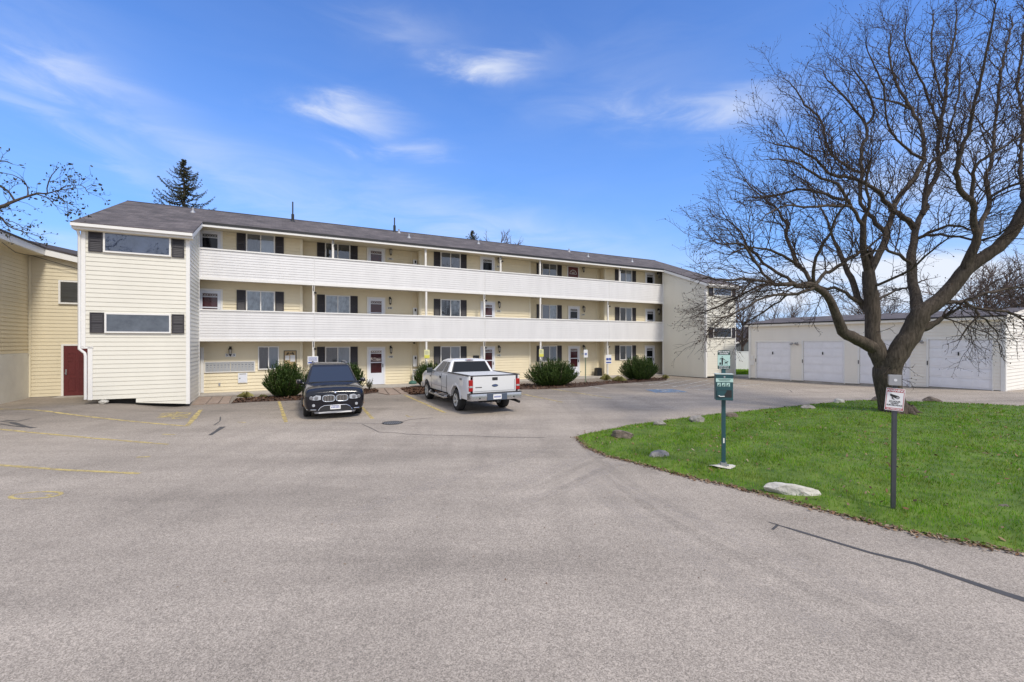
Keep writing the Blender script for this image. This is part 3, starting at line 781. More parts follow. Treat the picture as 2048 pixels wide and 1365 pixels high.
def build_roof():
    EL, ER, EM = DLW - .28, DRW - .25, 23.93
    s0, s1, a, b = LW0 - .22, RW1 + .22, SL + .16, SR - .16
    DRG = 28.0
    def p(s, D): return (s, D, zroof(D))
    mb = MB()
    top = [p(s0, DRG), p(s0, EL), p(a, EL), p(a, EM), p(b, EM), p(b, ER), p(s1, ER), p(s1, DRG)]
    # front slope as three pieces so that it stays flat
    def q(x0, x1, d0): mb.add([p(x0, d0), p(x1, d0), p(x1, DRG), p(x0, DRG)], [(0, 1, 2, 3)])
    q(s0, a, EL); q(a, b, EM); q(b, s1, ER)
    zb = zroof(DRG) - SLP * 4.4
    mb.add([p(s0, DRG), p(s1, DRG), (s1, DRG + 4.4, zb), (s0, DRG + 4.4, zb)], [(0, 1, 2, 3)])
    # thick shingle edges
    t = .05
    def edge(P0, P1): mb.add([P0, P1, (P1[0], P1[1], P1[2] - t), (P0[0], P0[1], P0[2] - t)], [(0, 1, 2, 3)])
    for P0, P1 in zip(top[:-1], top[1:]): edge(P0, P1)
    o = B(mb, 'roof', shingle)
    uv = o.data.uv_layers.new(name='UVMap')
    for l in o.data.loops:
        c = o.data.vertices[l.vertex_index].co; uv.data[l.index].uv = (c.x, c.y * 1.07)
    mb = MB()       # ridge cap
    mb.add([(s0, DRG - .14, zroof(DRG - .14) + .012), (s1, DRG - .14, zroof(DRG - .14) + .012), (s1, DRG, zroof(DRG) + .02), (s0, DRG, zroof(DRG) + .02),
            (s0, DRG + .14, zroof(DRG - .14) + .012), (s1, DRG + .14, zroof(DRG - .14) + .012)], [(0, 1, 2, 3), (3, 2, 5, 4)])
    mb.build('ridge_cap', MAT['roof_shingles'], o, off=OFF)
    # gutters and fascias
    mb = MB()
    for x0, x1, d0 in ((s0, a, EL), (b, s1, ER)):
        z = zroof(d0); mb.b2((x0, d0 - .10, z - .155), (x1, d0 + .01, z - .052)); mb.b2((x0, d0 + .02, z - .24), (x1, d0 + .05, z - .06))
    z = zroof(EM); mb.b2((a, EM - .025, z - .20), (b, EM + .03, z - .10)); 
    # raking boards: both sides of the towers, gable ends
    def rake(s, d0, d1, w=.03, h=.17):
        mb.prism([(s, d0, zroof(d0) - .055), (s, d1, zroof(d1) - .055), (s, d1, zroof(d1) - h - .055), (s, d0, zroof(d0) - h - .055)], None, (w, 0, 0))
    rake(a - .03, EL + .05, EM); rake(b, ER + .05, EM); rake(s0, EL + .05, DRG); rake(s1 - .03, ER + .05, DRG)
    B(mb, 'gutter', trim_w)
    mb = MB(); mb.b2((a, EM - .05, zroof(EM) - .098), (b, EM - .003, zroof(EM) + .004)); B(mb, 'drip_edge', dark_metal)
    mb = MB(); mb.b2((SL, EM + .03, ZE - .03), (SR, DR, ZE - .005))
    mb.b2((s0 + .03, EL + .05, zroof(EL) - .26), (a, DLW, zroof(EL) - .24)); mb.b2((b, ER + .05, zroof(ER) - .26), (s1 - .03, DRW, zroof(ER) - .24))
    B(mb, 'eave_soffit', cream_t)
    # pipes and vents standing on the slope
    def D_at(px, py):
        r = (px - 1024) / F; lo, hi = 23.9, 28.0
        for _ in range(40):
            m_ = (lo + hi) / 2; yy = 684 - (zroof(m_) - CAMZ) * F / (DY * fs(px, m_) + DX * m_)
            if yy > py: lo = m_
            else: hi = m_
        return m_
    for px, py, h in ((585.5, 443, 1.05), (789, 464, .85)):
        D = D_at(px, py); s = fs(px, D); z = zroof(D); mb = MB()
        mb.cyl((s, D, z - .05), (s, D, z + h), .035, 10); mb.cyl((s, D, z - .05), (s, D, z + .38), .075, 10); mb.cyl((s, D, z - .08), (s, D, z + .04), .16, 10, .09)
        mb.build('vent_pipe', dark_metal, o, off=OFF, smooth=50)
    for px, py in ((386, 425), (798, 466), (818, 476), (957, 488), (1138, 504), (1176, 514), (1264, 524)):
        D = D_at(px, py); s = fs(px, D); z = zroof(D); mb = MB()
        mb.cyl((s, D, z - .05), (s, D, z + .22), .05, 10); mb.cyl((s, D, z - .10), (s, D, z + .08), .17, 10, .06)
        mb.build('roof_vent', galv, o, off=OFF, smooth=50)
build_roof()

def build_balconies():
    for z0, z1 in ((2.42, 3.84), (5.15, 6.55)):
        mb = MB()
        siding(mb, [(SL, z0 + .12), (SR, z0 + .12), (SR, z1 - .06), (SL, z1 - .06)], (0, DB), (1, 0), (0, -1), .118, .015, z0 + .12)
        siding(mb, [(SL, z0 + .35), (SR, z0 + .35), (SR, z1 - .06), (SL, z1 - .06)], (0, DB + .12), (1, 0), (0, 1), .118, .01, z0 + .12)
        r = B(mb, 'balcony_railing', rail_w)
        mb = MB(); mb.b2((SL + .0, DB - .045, z1 - .06), (SR - .0, DB + .15, z1)); mb.b2((SL, DB - .03, z0), (SR, DB + .10, z0 + .12)); mb.build('railing_cap', trim_w, r, off=OFF)
        for px in (629.3, 970.5, 1218.3):
            mb = MB(); s = fs(px, DB); mb.b2((s - .02, DB - .024, z0 + .12), (s + .02, DB - .002, z1 - .06)); mb.build('seam_strip', rail_w, r, off=OFF)
        mb = MB(); mb.b2((SL - 2, DB + .12, z0 + .20), (SR + 2, DR + .02, z0 + .30)); B(mb, 'balcony_floor', concrete)
        mb = MB(); mb.b2((SL - 2, DB + .10, z0 + .08), (SR + 2, DR + .02, z0 + .11))
        n = int((SR - SL + 4) / .3)
        for i in range(n): mb.b2((SL - 2 + i * .3, DB + .1, z0 + .068), (SL - 2 + i * .3 + .02, DR, z0 + .079))
        B(mb, 'balcony_soffit', trim_w)
    for z0, z1, pxs in ((6.55, ZE - .03, (666, 851.5, 1001.5, 1080.5, 1240)), (3.84, 5.15, (627, 852.7, 969, 1081, 1216.5)), (0.0, 2.42, (626.8, 853, 968.7, 1081.5, 1215.8))):
        for px in pxs:
            s = fs(px, DB); mb = MB(); mb.b2((s - .05, DB - .01, z0), (s + .05, DB + .09, z1)); B(mb, 'post', post_w, bevel=.008)
            if px in (666, 627, 969, 1216.5, 1240, 1001.5, 968.7, 1215.8, 626.8):     # small flood lamp or hook near the top
                mb = MB(); mb.cyl((s + .05, DB - .03, z1 - .35), (s + .10, DB - .10, z1 - .38), .045, 10); mb.b2((s - .015, DB - .035, z1 - .28), (s + .02, DB - .011, z1 - .02)); B(mb, 'flood_lamp', dark_metal, smooth=40)
    # corner boards and rain pipes on the wall steps
    for s, sg in ((ST[0], 1), (ST[1], -1), (ST[2], 1), (ST[3], -1)):
        mb = MB()
        a = min(s, s - sg * .12); b = max(s, s - sg * .12)
        for z0, z1 in ((.06, 2.48), (2.72, 5.2), (5.45, 7.5)):
            mb.b2((a - (0 if sg > 0 else .012), DP - .034, z0), (b + (.012 if sg > 0 else 0), DP - .019 + .0, z1))
            if sg < 0: mb.b2((s - .035, DP - .02, z0), (s - .019, DP + .10, z1))
        B(mb, 'corner_trim', cream_t)
    for s in (ST[1] - .35, ST[3] - .35):
        mb = MB()
        for z0, z1 in ((.1, 2.48), (2.72, 5.2), (5.45, 7.5)): mb.b2((s - .03, DR - .05, z0), (s + .03, DR - .021, z1))
        B(mb, 'rain_pipe', cream_t)
build_balconies()

# ------------------------------------------------------------------ windows, shutters, doors
_cache = {}
def window(parent, s, D, z, w, h, left, right, mull=True, fr=.05, frame_m=None):
    "outer size w x h, lower left corner at s, z, on a wall facing -y at distance D"
    key = (round(w, 2), round(h, 2), mull)
    if key not in _cache:
        mb = MB(); d0, d1 = -.065, -.0
        mb.b2((0, d0, 0), (fr, d1, h)); mb.b2((w - fr, d0, 0), (w, d1, h)); mb.b2((fr, d0, 0), (w - fr, d1, fr)); mb.b2((fr, d0, h - fr), (w - fr, d1, h))
        if mull: mb.b2((w / 2 - fr * .45, d0 + .008, fr), (w / 2 + fr * .45, d1, h - fr))
        f = mb.mesh('window_frame', frame_m or trim_w)
        mb = MB(); mb.add([(fr, -.045, fr), (w - fr, -.045, fr), (w - fr, -.045, h - fr), (fr, -.045, h - fr)], [(0, 1, 2, 3)]); g = mb.mesh('window_pane', wglass)
        cur = []
        for k in ((0, 1) if mull else (0,)):
            x0 = fr if k == 0 else w / 2 + fr * .4; x1 = (w / 2 - fr * .4 if k == 0 else w - fr) if mull else w - fr
            mb = MB(); n = 12; vs = []
            for i in range(n + 1):
                x = x0 + (x1 - x0) * i / n; dd = -.024 + (.003 if i % 2 else -.003); vs += [(x, dd, fr), (x, dd, h - fr)]
            mb.add(vs, [(2 * i, 2 * i + 2, 2 * i + 3, 2 * i + 1) for i in range(n)]); cur.append(mb)
        _cache[key] = (f, g, cur, {})
    f, g, cur, cm = _cache[key]
    o = bpy.data.objects.new('window', f); COL.objects.link(o); o.parent = parent; o.location = (s, D, z)
    place(g, 'pane', o, (0, 0, 0))
    for k, m in enumerate((left, right)):
        if k < len(cur):
            if (k, m.name) not in cm: cm[(k, m.name)] = cur[k].mesh('curtain', m)
            place(cm[(k, m.name)], 'curtain', o, (0, 0, 0))
    return o
def shutter(parent, s, D, z, w, h):
    key = ('sh', round(w, 2), round(h, 2))
    if key not in _cache:
        mb = MB(); b = .045
        mb.b2((0, -.045, 0), (b, -.0, h)); mb.b2((w - b, -.045, 0), (w, 0, h))
        for z0 in (0, h * .48, h - b): mb.b2((b, -.044, z0), (w - b, 0, z0 + b))
        for z0, z1 in ((b, h * .48), (h * .48 + b, h - b)):
            n = max(3, int((z1 - z0) / .055)); st = (z1 - z0) / n
            for i in range(n):
                zz = z0 + i * st; mb.add([(b, -.036, zz), (w - b, -.036, zz), (w - b, -.020, zz + st), (b, -.020, zz + st), (b, -.02, zz), (w - b, -.02, zz)], [(0, 1, 2, 3), (0, 1, 5, 4)])
        _cache[key] = mb.mesh('shutter', shut)
    return place(_cache[key], 'shutter', parent, (s, D, z))
def door(parent, s, D, z, w=.98, h=2.05, kind='storm', glass=None):
    "frame, leaf, glass lights and handle; s is the left edge"
    key = ('door', kind, glass.name if glass else '', round(w, 2), round(h, 2))
    if key not in _cache:
        mb = MB(); f = .075
        mb.b2((0, -.05, 0), (f, 0, h)); mb.b2((w - f, -.05, 0), (w, 0, h)); mb.b2((f, -.05, h - f), (w - f, 0, h))
        fr = mb.mesh('door_frame', trim_w)
        mb = MB(); x0, x1 = f + .004, w - f - .004; hh = h - f - .004
        subs = []
        if kind == 'storm':
            st = .12; mid = [(.62, 1.17), (1.22, hh - .30), (hh - .27, hh - .13)]
            mb.b2((x0, -.035, .0), (x0 + st, -.005, hh)); mb.b2((x1 - st, -.035, .0), (x1, -.005, hh))
            mb.b2((x0 + st, -.034, 0), (x1 - st, -.006, .62)); mb.b2((x0 + st, -.034, 1.17), (x1 - st, -.006, 1.22)); mb.b2((x0 + st, -.034, hh - .30), (x1 - st, -.006, hh - .27)); mb.b2((x0 + st, -.034, hh - .13), (x1 - st, -.006, hh))
            leaf = mb.mesh('door_leaf', door_w)
            gb = MB()
            for z0, z1 in mid: gb.add([(x0 + st, -.02, z0), (x1 - st, -.02, z0), (x1 - st, -.02, z1), (x0 + st, -.02, z1)], [(0, 1, 2, 3)])
            subs.append(('glass', gb.mesh('glass', glass)))
            gb = MB(); z0, z1 = hh - .27, hh - .13; n = 6; ww = (x1 - x0 - 2 * st) / n
            for i in range(n):
                cx = x0 + st + (i + .5) * ww
                rp = [(cx + ww * .42 * math.cos(t), -.026, (z0 + z1) / 2 + .05 * math.sin(t)) for t in [k * math.pi / 5 for k in range(11)]]
                gb.tube(rp, .007, 4)
            subs.append(('scroll_grille', gb.mesh('scroll_grille', white_p)))
        elif kind == 'fan':
            mb.b2((x0, -.03, 0), (x1, -.005, hh)); cx = (x0 + x1) / 2
            for px_ in (0, 1):
                for z0, z1 in ((.15, .75), (.95, 1.35)): mb.b2((x0 + .10 + px_ * .38, -.036, z0), (x0 + .36 + px_ * .38, -.031, z1))
            leaf = mb.mesh('door_leaf', door_red)
            gb = MB(); r = .27
            arc = [(cx + r * math.cos(t), -.036, 1.50 + r * math.sin(t)) for t in [k * math.pi / 12 for k in range(13)]]
            gb.tube(arc, .016, 5); gb.tube([arc[0], arc[-1]], .016, 5)
            for k in (3, 6, 9): gb.tube([(cx, -.036, 1.50), arc[k]], .010, 4)
            inner = [(cx + .1 * math.cos(t), -.036, 1.50 + .1 * math.sin(t)) for t in [k * math.pi / 8 for k in range(9)]]; gb.tube(inner, .010, 4)
            subs.append(('fan_light', gb.mesh('fan_light', white_p)))
        else:       # six panel
            mb.b2((x0, -.03, 0), (x1, -.005, hh))
            pw = (x1 - x0 - .36) / 2
            for c in (0, 1):
                for z0, z1 in ((.2, .78), (.95, 1.55), (1.67, 1.88)):
                    a = x0 + .12 + c * (pw + .12)
                    for q0, q1, q2, q3 in ((a, z0, a + pw, z0 + .025), (a, z1 - .025, a + pw, z1), (a, z0 + .025, a + .025, z1 - .025), (a + pw - .025, z0 + .025, a + pw, z1 - .025)): mb.b2((q0, -.042, q1), (q2, -.031, q3))
            leaf = mb.mesh('door_leaf', door_red)
        hb = MB(); hx = x1 - .06 if kind != 'panel' else x0 + .08
        hb.b2((hx - .02, -.045, .92), (hx + .02, -.036, 1.12)); hb.tube([(hx, -.045, 1.05), (hx, -.085, 1.05), (hx, -.085, .95)], .010, 6)
        if kind == 'panel': hb.cyl((hx, -.03, 1.0), (hx, -.09, 1.0), .032, 12); hb.cyl((hx, -.03, 1.14), (hx, -.05, 1.14), .03, 12)
        subs.append(('handle', hb.mesh('handle', metal if kind == 'panel' else dark_metal)))
        _cache[key] = (fr, leaf, subs)
    fr, leaf, subs = _cache[key]
    o = bpy.data.objects.new('door', leaf); COL.objects.link(o); o.parent = parent; o.location = (s, D, z)
    place(fr, 'door_frame', o, (0, 0, 0))
    for n, me in subs: place(me, n, o, (0, 0, 0))
    return o
def lamp(parent, s, D, z):
    if 'lamp' not in _cache:
        a = MB(); a.b2((-.05, -.02, -.02), (.05, 0, .16)); a.tube([(0, -.02, .10), (0, -.10, .16), (0, -.13, .10)], .012, 6)
        a.lathe([(.085, .02), (.07, .06), (.02, .11), (.008, .14)], 8, Matrix.Translation((0, -.13, 0))); a.lathe([(.008, -.30), (.03, -.26), (.06, -.22), (.055, -.20)], 8, Matrix.Translation((0, -.13, 0)))
        for k in range(4):
            t = math.pi / 4 + k * math.pi / 2; a.tube([(.055 * math.cos(t), -.13 + .055 * math.sin(t), -.21), (.08 * math.cos(t), -.13 + .08 * math.sin(t), .03)], .007, 4)
        b = MB(); b.lathe([(.048, -.20), (.072, .02)], 10, Matrix.Translation((0, -.13, 0)))
        _cache['lamp'] = (a.mesh('wall_lamp', dark_metal, 40), b.mesh('lamp_glass', lampglass, 40))
    a, b = _cache['lamp']; o = place(a, 'wall_lamp', parent, (s, D, z)); place(b, 'lamp_glass', o, (0, 0, 0)); return o
FLIP = Matrix.Rotation(R(90), 4, 'X')          # text plane xy -> wall plane xz, facing -y
def wall_text(body, size, s, D, z, m, parent, name, bold=.004):
    mb = MB(); mb.text(body, size, Matrix.Translation((s, D, z)) @ FLIP, bold=bold); return B(mb, name, m, parent=parent)

def L(s, D): return (s - BS, D - BD)
FL = [0.0, 2.70, 5.42]
WTOP, WBOT = 2.14, 1.10
def wset(unit, D, wpx, floor, left, right):
    "window and its two shutters; wpx = shutter, window, shutter columns in the photo"
    a0, a1, b1, c1 = [fs(p, D) for p in wpx]
    sw = .37; w = b1 - a1; z = FL[floor] + WBOT; h = WTOP - WBOT
    x, y = L(a1, D - .019); window(apt, x, y, z, round(w, 2), h, left, right)
    x, y = L(a1 - sw - .015, D - .019); shutter(apt, x, y, z, sw, h); x, y = L(b1 + .015, D - .019); shutter(apt, x, y, z, sw, h)
wset('A', DP, (475, 492.3, 550, 566), 2, blind_d, blind_l); wset('A', DP, (475, 492.3, 550, 566), 1, curt_l, curt_l)
cB = (636, 650, 700, 713); wset('B', DR, cB, 2, room_d, room_d); wset('B', DR, cB, 1, curt_l, curt_l); wset('B', DR, cB, 0, blind_d, blind_l)
cC = (868, 880.3, 920.3, 931.8); wset('C', DP, cC, 2, blind_d, blind_d); wset('C', DP, cC, 1, blind_d, curt_l); wset('C', DP, cC, 0, blind_d, blind_l)
cD = (1073, 1083, 1113, 1122); wset('D', DR, cD, 2, room_d, blind_d); wset('D', DR, cD, 1, blind_d, curt_l); wset('D', DR, cD, 0, blind_d, blind_l)
cE = (1229, 1238, 1262.8, 1271); wset('E', DP, cE, 2, blind_d, curt_l); wset('E', DP, cE, 1, blind_d, blind_l); wset('E', DP, cE, 0, blind_d, blind_l)
# office window without shutters
x, y = L(fs(516, DP), DP - .019); window(apt, x, y, 1.06, 0.90, 1.12, blind_d, blind_l)
# doors
def dset(px, D, floor, kind, glass=None):
    x, y = L(fs(px, D), D - .019); door(apt, x, y, FL[floor] + .08, kind=kind, glass=glass)
gclear = wglass
for fl in (2, 1): dset(394.6, DP, fl, 'storm', door_glass_red if fl == 1 else car_glass)
dset(733.5, DR, 2, 'storm', MAT['storm_glass_maroon']); dset(733.5, DR, 1, 'storm', door_glass_red); dset(733.5, DR, 0, 'storm', door_glass_red)
dset(959.5, DP, 2, 'storm', car_glass); dset(960, DP, 1, 'storm', door_glass_red); dset(960, DP, 0, 'storm', door_glass_red)
dset(1133.5, DR, 2, 'fan'); dset(1135, DR, 1, 'storm', car_glass); dset(1135.3, DR, 0, 'storm', door_glass_red)
dset(1289, DP, 2, 'storm', car_glass); dset(1289.5, DP, 1, 'storm', car_glass); dset(1288.5, DP, 0, 'storm', car_glass)
# lamps and flat numbers
for px, D, fl, num in ((461, DP, 0, None), (780.5, DR, 2, '341'), (779.5, DR, 1, '240'), (781, DR, 0, '140'), (996.5, DP, 2, '342'), (997, DP, 1, '242'), (997, DP, 0, '142'),
                       (1165, DR, 2, None), (1166, DR, 1, '244'), (1166, DR, 0, '144'), (1315, DP, 2, None), (1315.5, DP, 1, None)):
    s = fs(px, D); x, y = L(s, D - .019); lamp(apt, x, y, FL[fl] + 2.02)
    if num:
        mb = MB(); mb.b2((s - .17, D - .028, FL[fl] + 1.50), (s + .17, D - .019, FL[fl] + 1.63)); n = B(mb, 'number_plate', cream)
        wall_text(num, .14, s, D - .030, FL[fl] + 1.565, dark_metal, n, 'numerals')
# house number tiles, mailboxes, notice board, parcel box, outlet by the office
s = fs(461, DP)
for k, ch in enumerate('505'):
    mb = MB(); mb.b2((s - .20 + k * .14, DP - .034, 1.70), (s - .07 + k * .14, DP - .019, 1.85)); n = B(mb, 'number_tile', white_p)
    wall_text(ch, .13, s - .135 + k * .14, DP - .036, 1.775, ink_blk, n, 'numerals', .005)
a, b = fs(409, DP), fs(510.5, DP)
mb = MB()
mb.b2((a, DP - .06, .98), (b, DP - .019, 1.02)); mb.b2((a, DP - .06, 1.44), (b, DP - .019, 1.48)); mb.b2((a, DP - .06, 1.02), (a + .04, DP - .019, 1.44)); mb.b2((b - .04, DP - .06, 1.02), (b, DP - .019, 1.44))
mbx = B(mb, 'mailbox_bank', trim_w)
n = 14; ww = (b - a - .08) / n
for i in range(n):
    mb = MB(); x0 = a + .04 + i * ww + .004 + (.012 if i == 7 else 0); mb.b2((x0, DP - .045, 1.023), (a + .04 + (i + 1) * ww - .004, DP - .019, 1.437)); d = mb.build('mailbox_door', mailm, mbx, off=OFF, bevel=.004)
    mb = MB(); mb.cyl((x0 + ww * .5, DP - .052, 1.22), (x0 + ww * .5, DP - .045, 1.22), .013, 8); mb.b2((x0 + ww * .25, DP - .048, 1.31), (x0 + ww * .75, DP - .0455, 1.33)); mb.build('lock', dark_metal, mbx, off=OFF)
a, b = fs(476, DP), fs(495, DP)
mb = MB(); mb.b2((a, DP - .07, .46), (b, DP - .019, .93)); pb = B(mb, 'parcel_box', white_p, bevel=.006)
mb = MB(); mb.b2((a + .04, DP - .078, .50), (b - .04, DP - .071, .84)); mb.build('box_door', door_w, pb, off=OFF); mb = MB(); mb.b2((a + .06, DP - .079, .87), (b - .06, DP - .0715, .89)); mb.b2((a + .06, DP - .086, .66), (a + .10, DP - .0785, .70)); mb.build('slot', dark_metal, pb, off=OFF)
s = fs(439, DP); mb = MB(); mb.b2((s - .035, DP - .05, .36), (s + .035, DP - .019, .50)); B(mb, 'outlet_box', galv)
a, b = fs(567.5, DP), fs(593, DP); mb = MB(); mb.b2((a + .02, DP - .035, .72), (b - .02, DP - .019, 1.95)); nb = B(mb, 'notice_board', cork)
mb = MB(); mb.b2((a, DP - .05, .70), (a + .03, DP - .019, 1.97)); mb.b2((b - .03, DP - .05, .70), (b, DP - .019, 1.97)); mb.b2((a + .03, DP - .05, 1.94), (b - .03, DP - .019, 1.97)); mb.b2((a + .03, DP - .05, .70), (b - .03, DP - .019, .73)); mb.build('board_frame', dark_metal, nb, off=OFF)
mb = MB(); mb.b2((a + .06, DP - .040, 1.50), (a + .25, DP - .0355, 1.72)); mb.b2((b - .28, DP - .040, 1.42), (b - .06, DP - .0355, 1.74)); mb.build('notice', paper, nb, off=OFF)
mb = MB()
for k in range(9):
    t = k / 8; mb.tube([(a + .15 + t * (b - a - .3), DP - .038, 1.84 + .05 * math.sin(t * 9)), (a + .12 + t * (b - a - .24), DP - .038, 1.80 - .05 * math.sin(t * 7 + 1))], .014, 5)
mb.build('scroll_ornament', dark_metal, nb, off=OFF)
# white door edge beside the left tower, meter boxes, camera, letter box
a = fs(401, DP); mb = MB(); mb.b2((a, DP - .06, .08), (a + .13, DP - .019, 2.14)); B(mb, 'door_post', trim_w)
for fl in (0, 1, 2):
    s = ST[1] - .10; mb = MB(); mb.b2((s - .16, DR - .16, FL[fl] + 1.00), (s + .06, DR - .021, FL[fl] + 1.62)); q = B(mb, 'meter_box', white_p, bevel=.01)
    mb = MB(); mb.b2((s - .09, DR - .172, FL[fl] + 1.42), (s - .0, DR - .161, FL[fl] + 1.56)); mb.build('meter_dial', dark_metal, q, off=OFF)
s = fs(828, DR); mb = MB(); mb.lathe([(.05, .0), (.05, .03), (.035, .07), (.0, .08)], 12, Matrix.Translation((s, DR - .02, 2.33)) @ Matrix.Rotation(R(90), 4, 'X')); B(mb, 'dome_camera', dark_metal, smooth=50)
s0_, s1_ = fs(945.5, DP), fs(957, DP); mb = MB(); mb.b2((s0_, DP - .12, 1.28), (s1_, DP - .019, 1.58)); B(mb, 'letter_box', black_pl, bevel=.02)
# tower windows
def twin(s0, s1, D, z0, z1, lw, rw, left, mull=False):
    x, y = L(s0, D - .021); window(apt, x, y, z0, s1 - s0, z1 - z0, left, left, mull=False, fr=.055)
    x, y = L(s0 - lw - .02, D - .021); shutter(apt, x, y, z0, lw, z1 - z0); x, y = L(s1 + .02, D - .021); shutter(apt, x, y, z0, rw, z1 - z0)
twin(-5.40, -3.42, DLW, 5.63, 6.38, .39, .39, sky_reflection); twin(-5.36, -3.42, DLW, 2.72, 3.45, .39, .39, haze_blind)
s0_, s1_ = fs(1425, DRW), fs(1461.5, DRW); twin(s0_, s1_, DRW, 5.45, 6.14, .38, .38, MAT['dark_blind']); twin(s0_, s1_, DRW, 2.66, 3.36, .38, .38, MAT['dark_blind'])

# ------------------------------------------------------------------ things hung on the posts
def sign_on_post(px, py0, py1, wpx, name, label, build):
    s = fs(px, DB); z1, z0 = fz(px, py0, DB), fz(px, py1, DB); w = fs(px + wpx / 2, DB) - fs(px - wpx / 2, DB)
    o = empty(name, fw(s, DB - .045, z0), ROTB); tag(o, label, 'sign', 'signs on the balcony posts'); build(o, w, z1 - z0); return o
def yellow_sign(o, w, h):
    mb = MB(); mb.b2((-w / 2, 0, 0), (w / 2, .012, h)); mb.build('panel', ink_yel2, o, bevel=.004)
    mb = MB(); mb.b2((-w / 2 + .01, -.003, .01), (w / 2 - .01, 0, h * .36)); mb.build('yellow_band', ink_yel, o)
    mb = MB()
    for k in range(4): mb.b2((-w * .36, -.003, h * (.48 + k * .11)), (w * .36 - (k % 2) * .05, -.0005, h * (.48 + k * .11) + .018))
    mb.build('small_print', MAT['grey_metal'], o)
def notice_sign(o, w, h):
    mb = MB(); mb.b2((-w / 2, 0, 0), (w / 2, .012, h)); mb.build('panel', white_p, o)
    mb = MB(); mb.b2((-w * .44, -.003, h * .12), (-w * .1, 0, h * .3)); mb.b2((w * .1, -.003, h * .12), (w * .44, 0, h * .3))
    for k in range(4): mb.b2((-w * .42, -.003, h * (.42 + k * .13)), (w * .42, -.0005, h * (.42 + k * .13) + .02))
    mb.build('blue_print', ink_blue, o)
def access_sign(o, w, h):
    mb = MB(); mb.b2((-w / 2, 0, 0), (w / 2, .012, h)); mb.build('panel', white_p, o)
    mb = MB(); mb.b2((-w * .44, -.003, h * .38), (w * .44, 0, h * .64)); mb.b2((-w * .44, -.003, h * .08), (w * .44, 0, h * .22)); mb.build('blue_panel', ink_blue, o)
    mb = MB(); access_symbol(mb, Matrix.Translation((0, -.006, h * .51)) @ FLIP @ Matrix.Diagonal((h * .30, h * .30, 1, 1))); mb.build('access_symbol', white_p, o)
sign_on_post(853.5, 700, 717, 11, 'post_sign', 'pale yellow sign on the balcony post in front of the white pickup', yellow_sign)
sign_on_post(1082, 699, 714, 9, 'post_sign', 'pale yellow sign on the balcony post above the wide middle bush', yellow_sign)
sign_on_post(625.5, 713, 729, 21, 'post_sign', 'white sign with faint blue print above the roof of the dark car', notice_sign)
sign_on_post(1216.5, 710, 728, 11, 'post_sign', 'white and blue access sign on the balcony post between two bushes', access_sign)
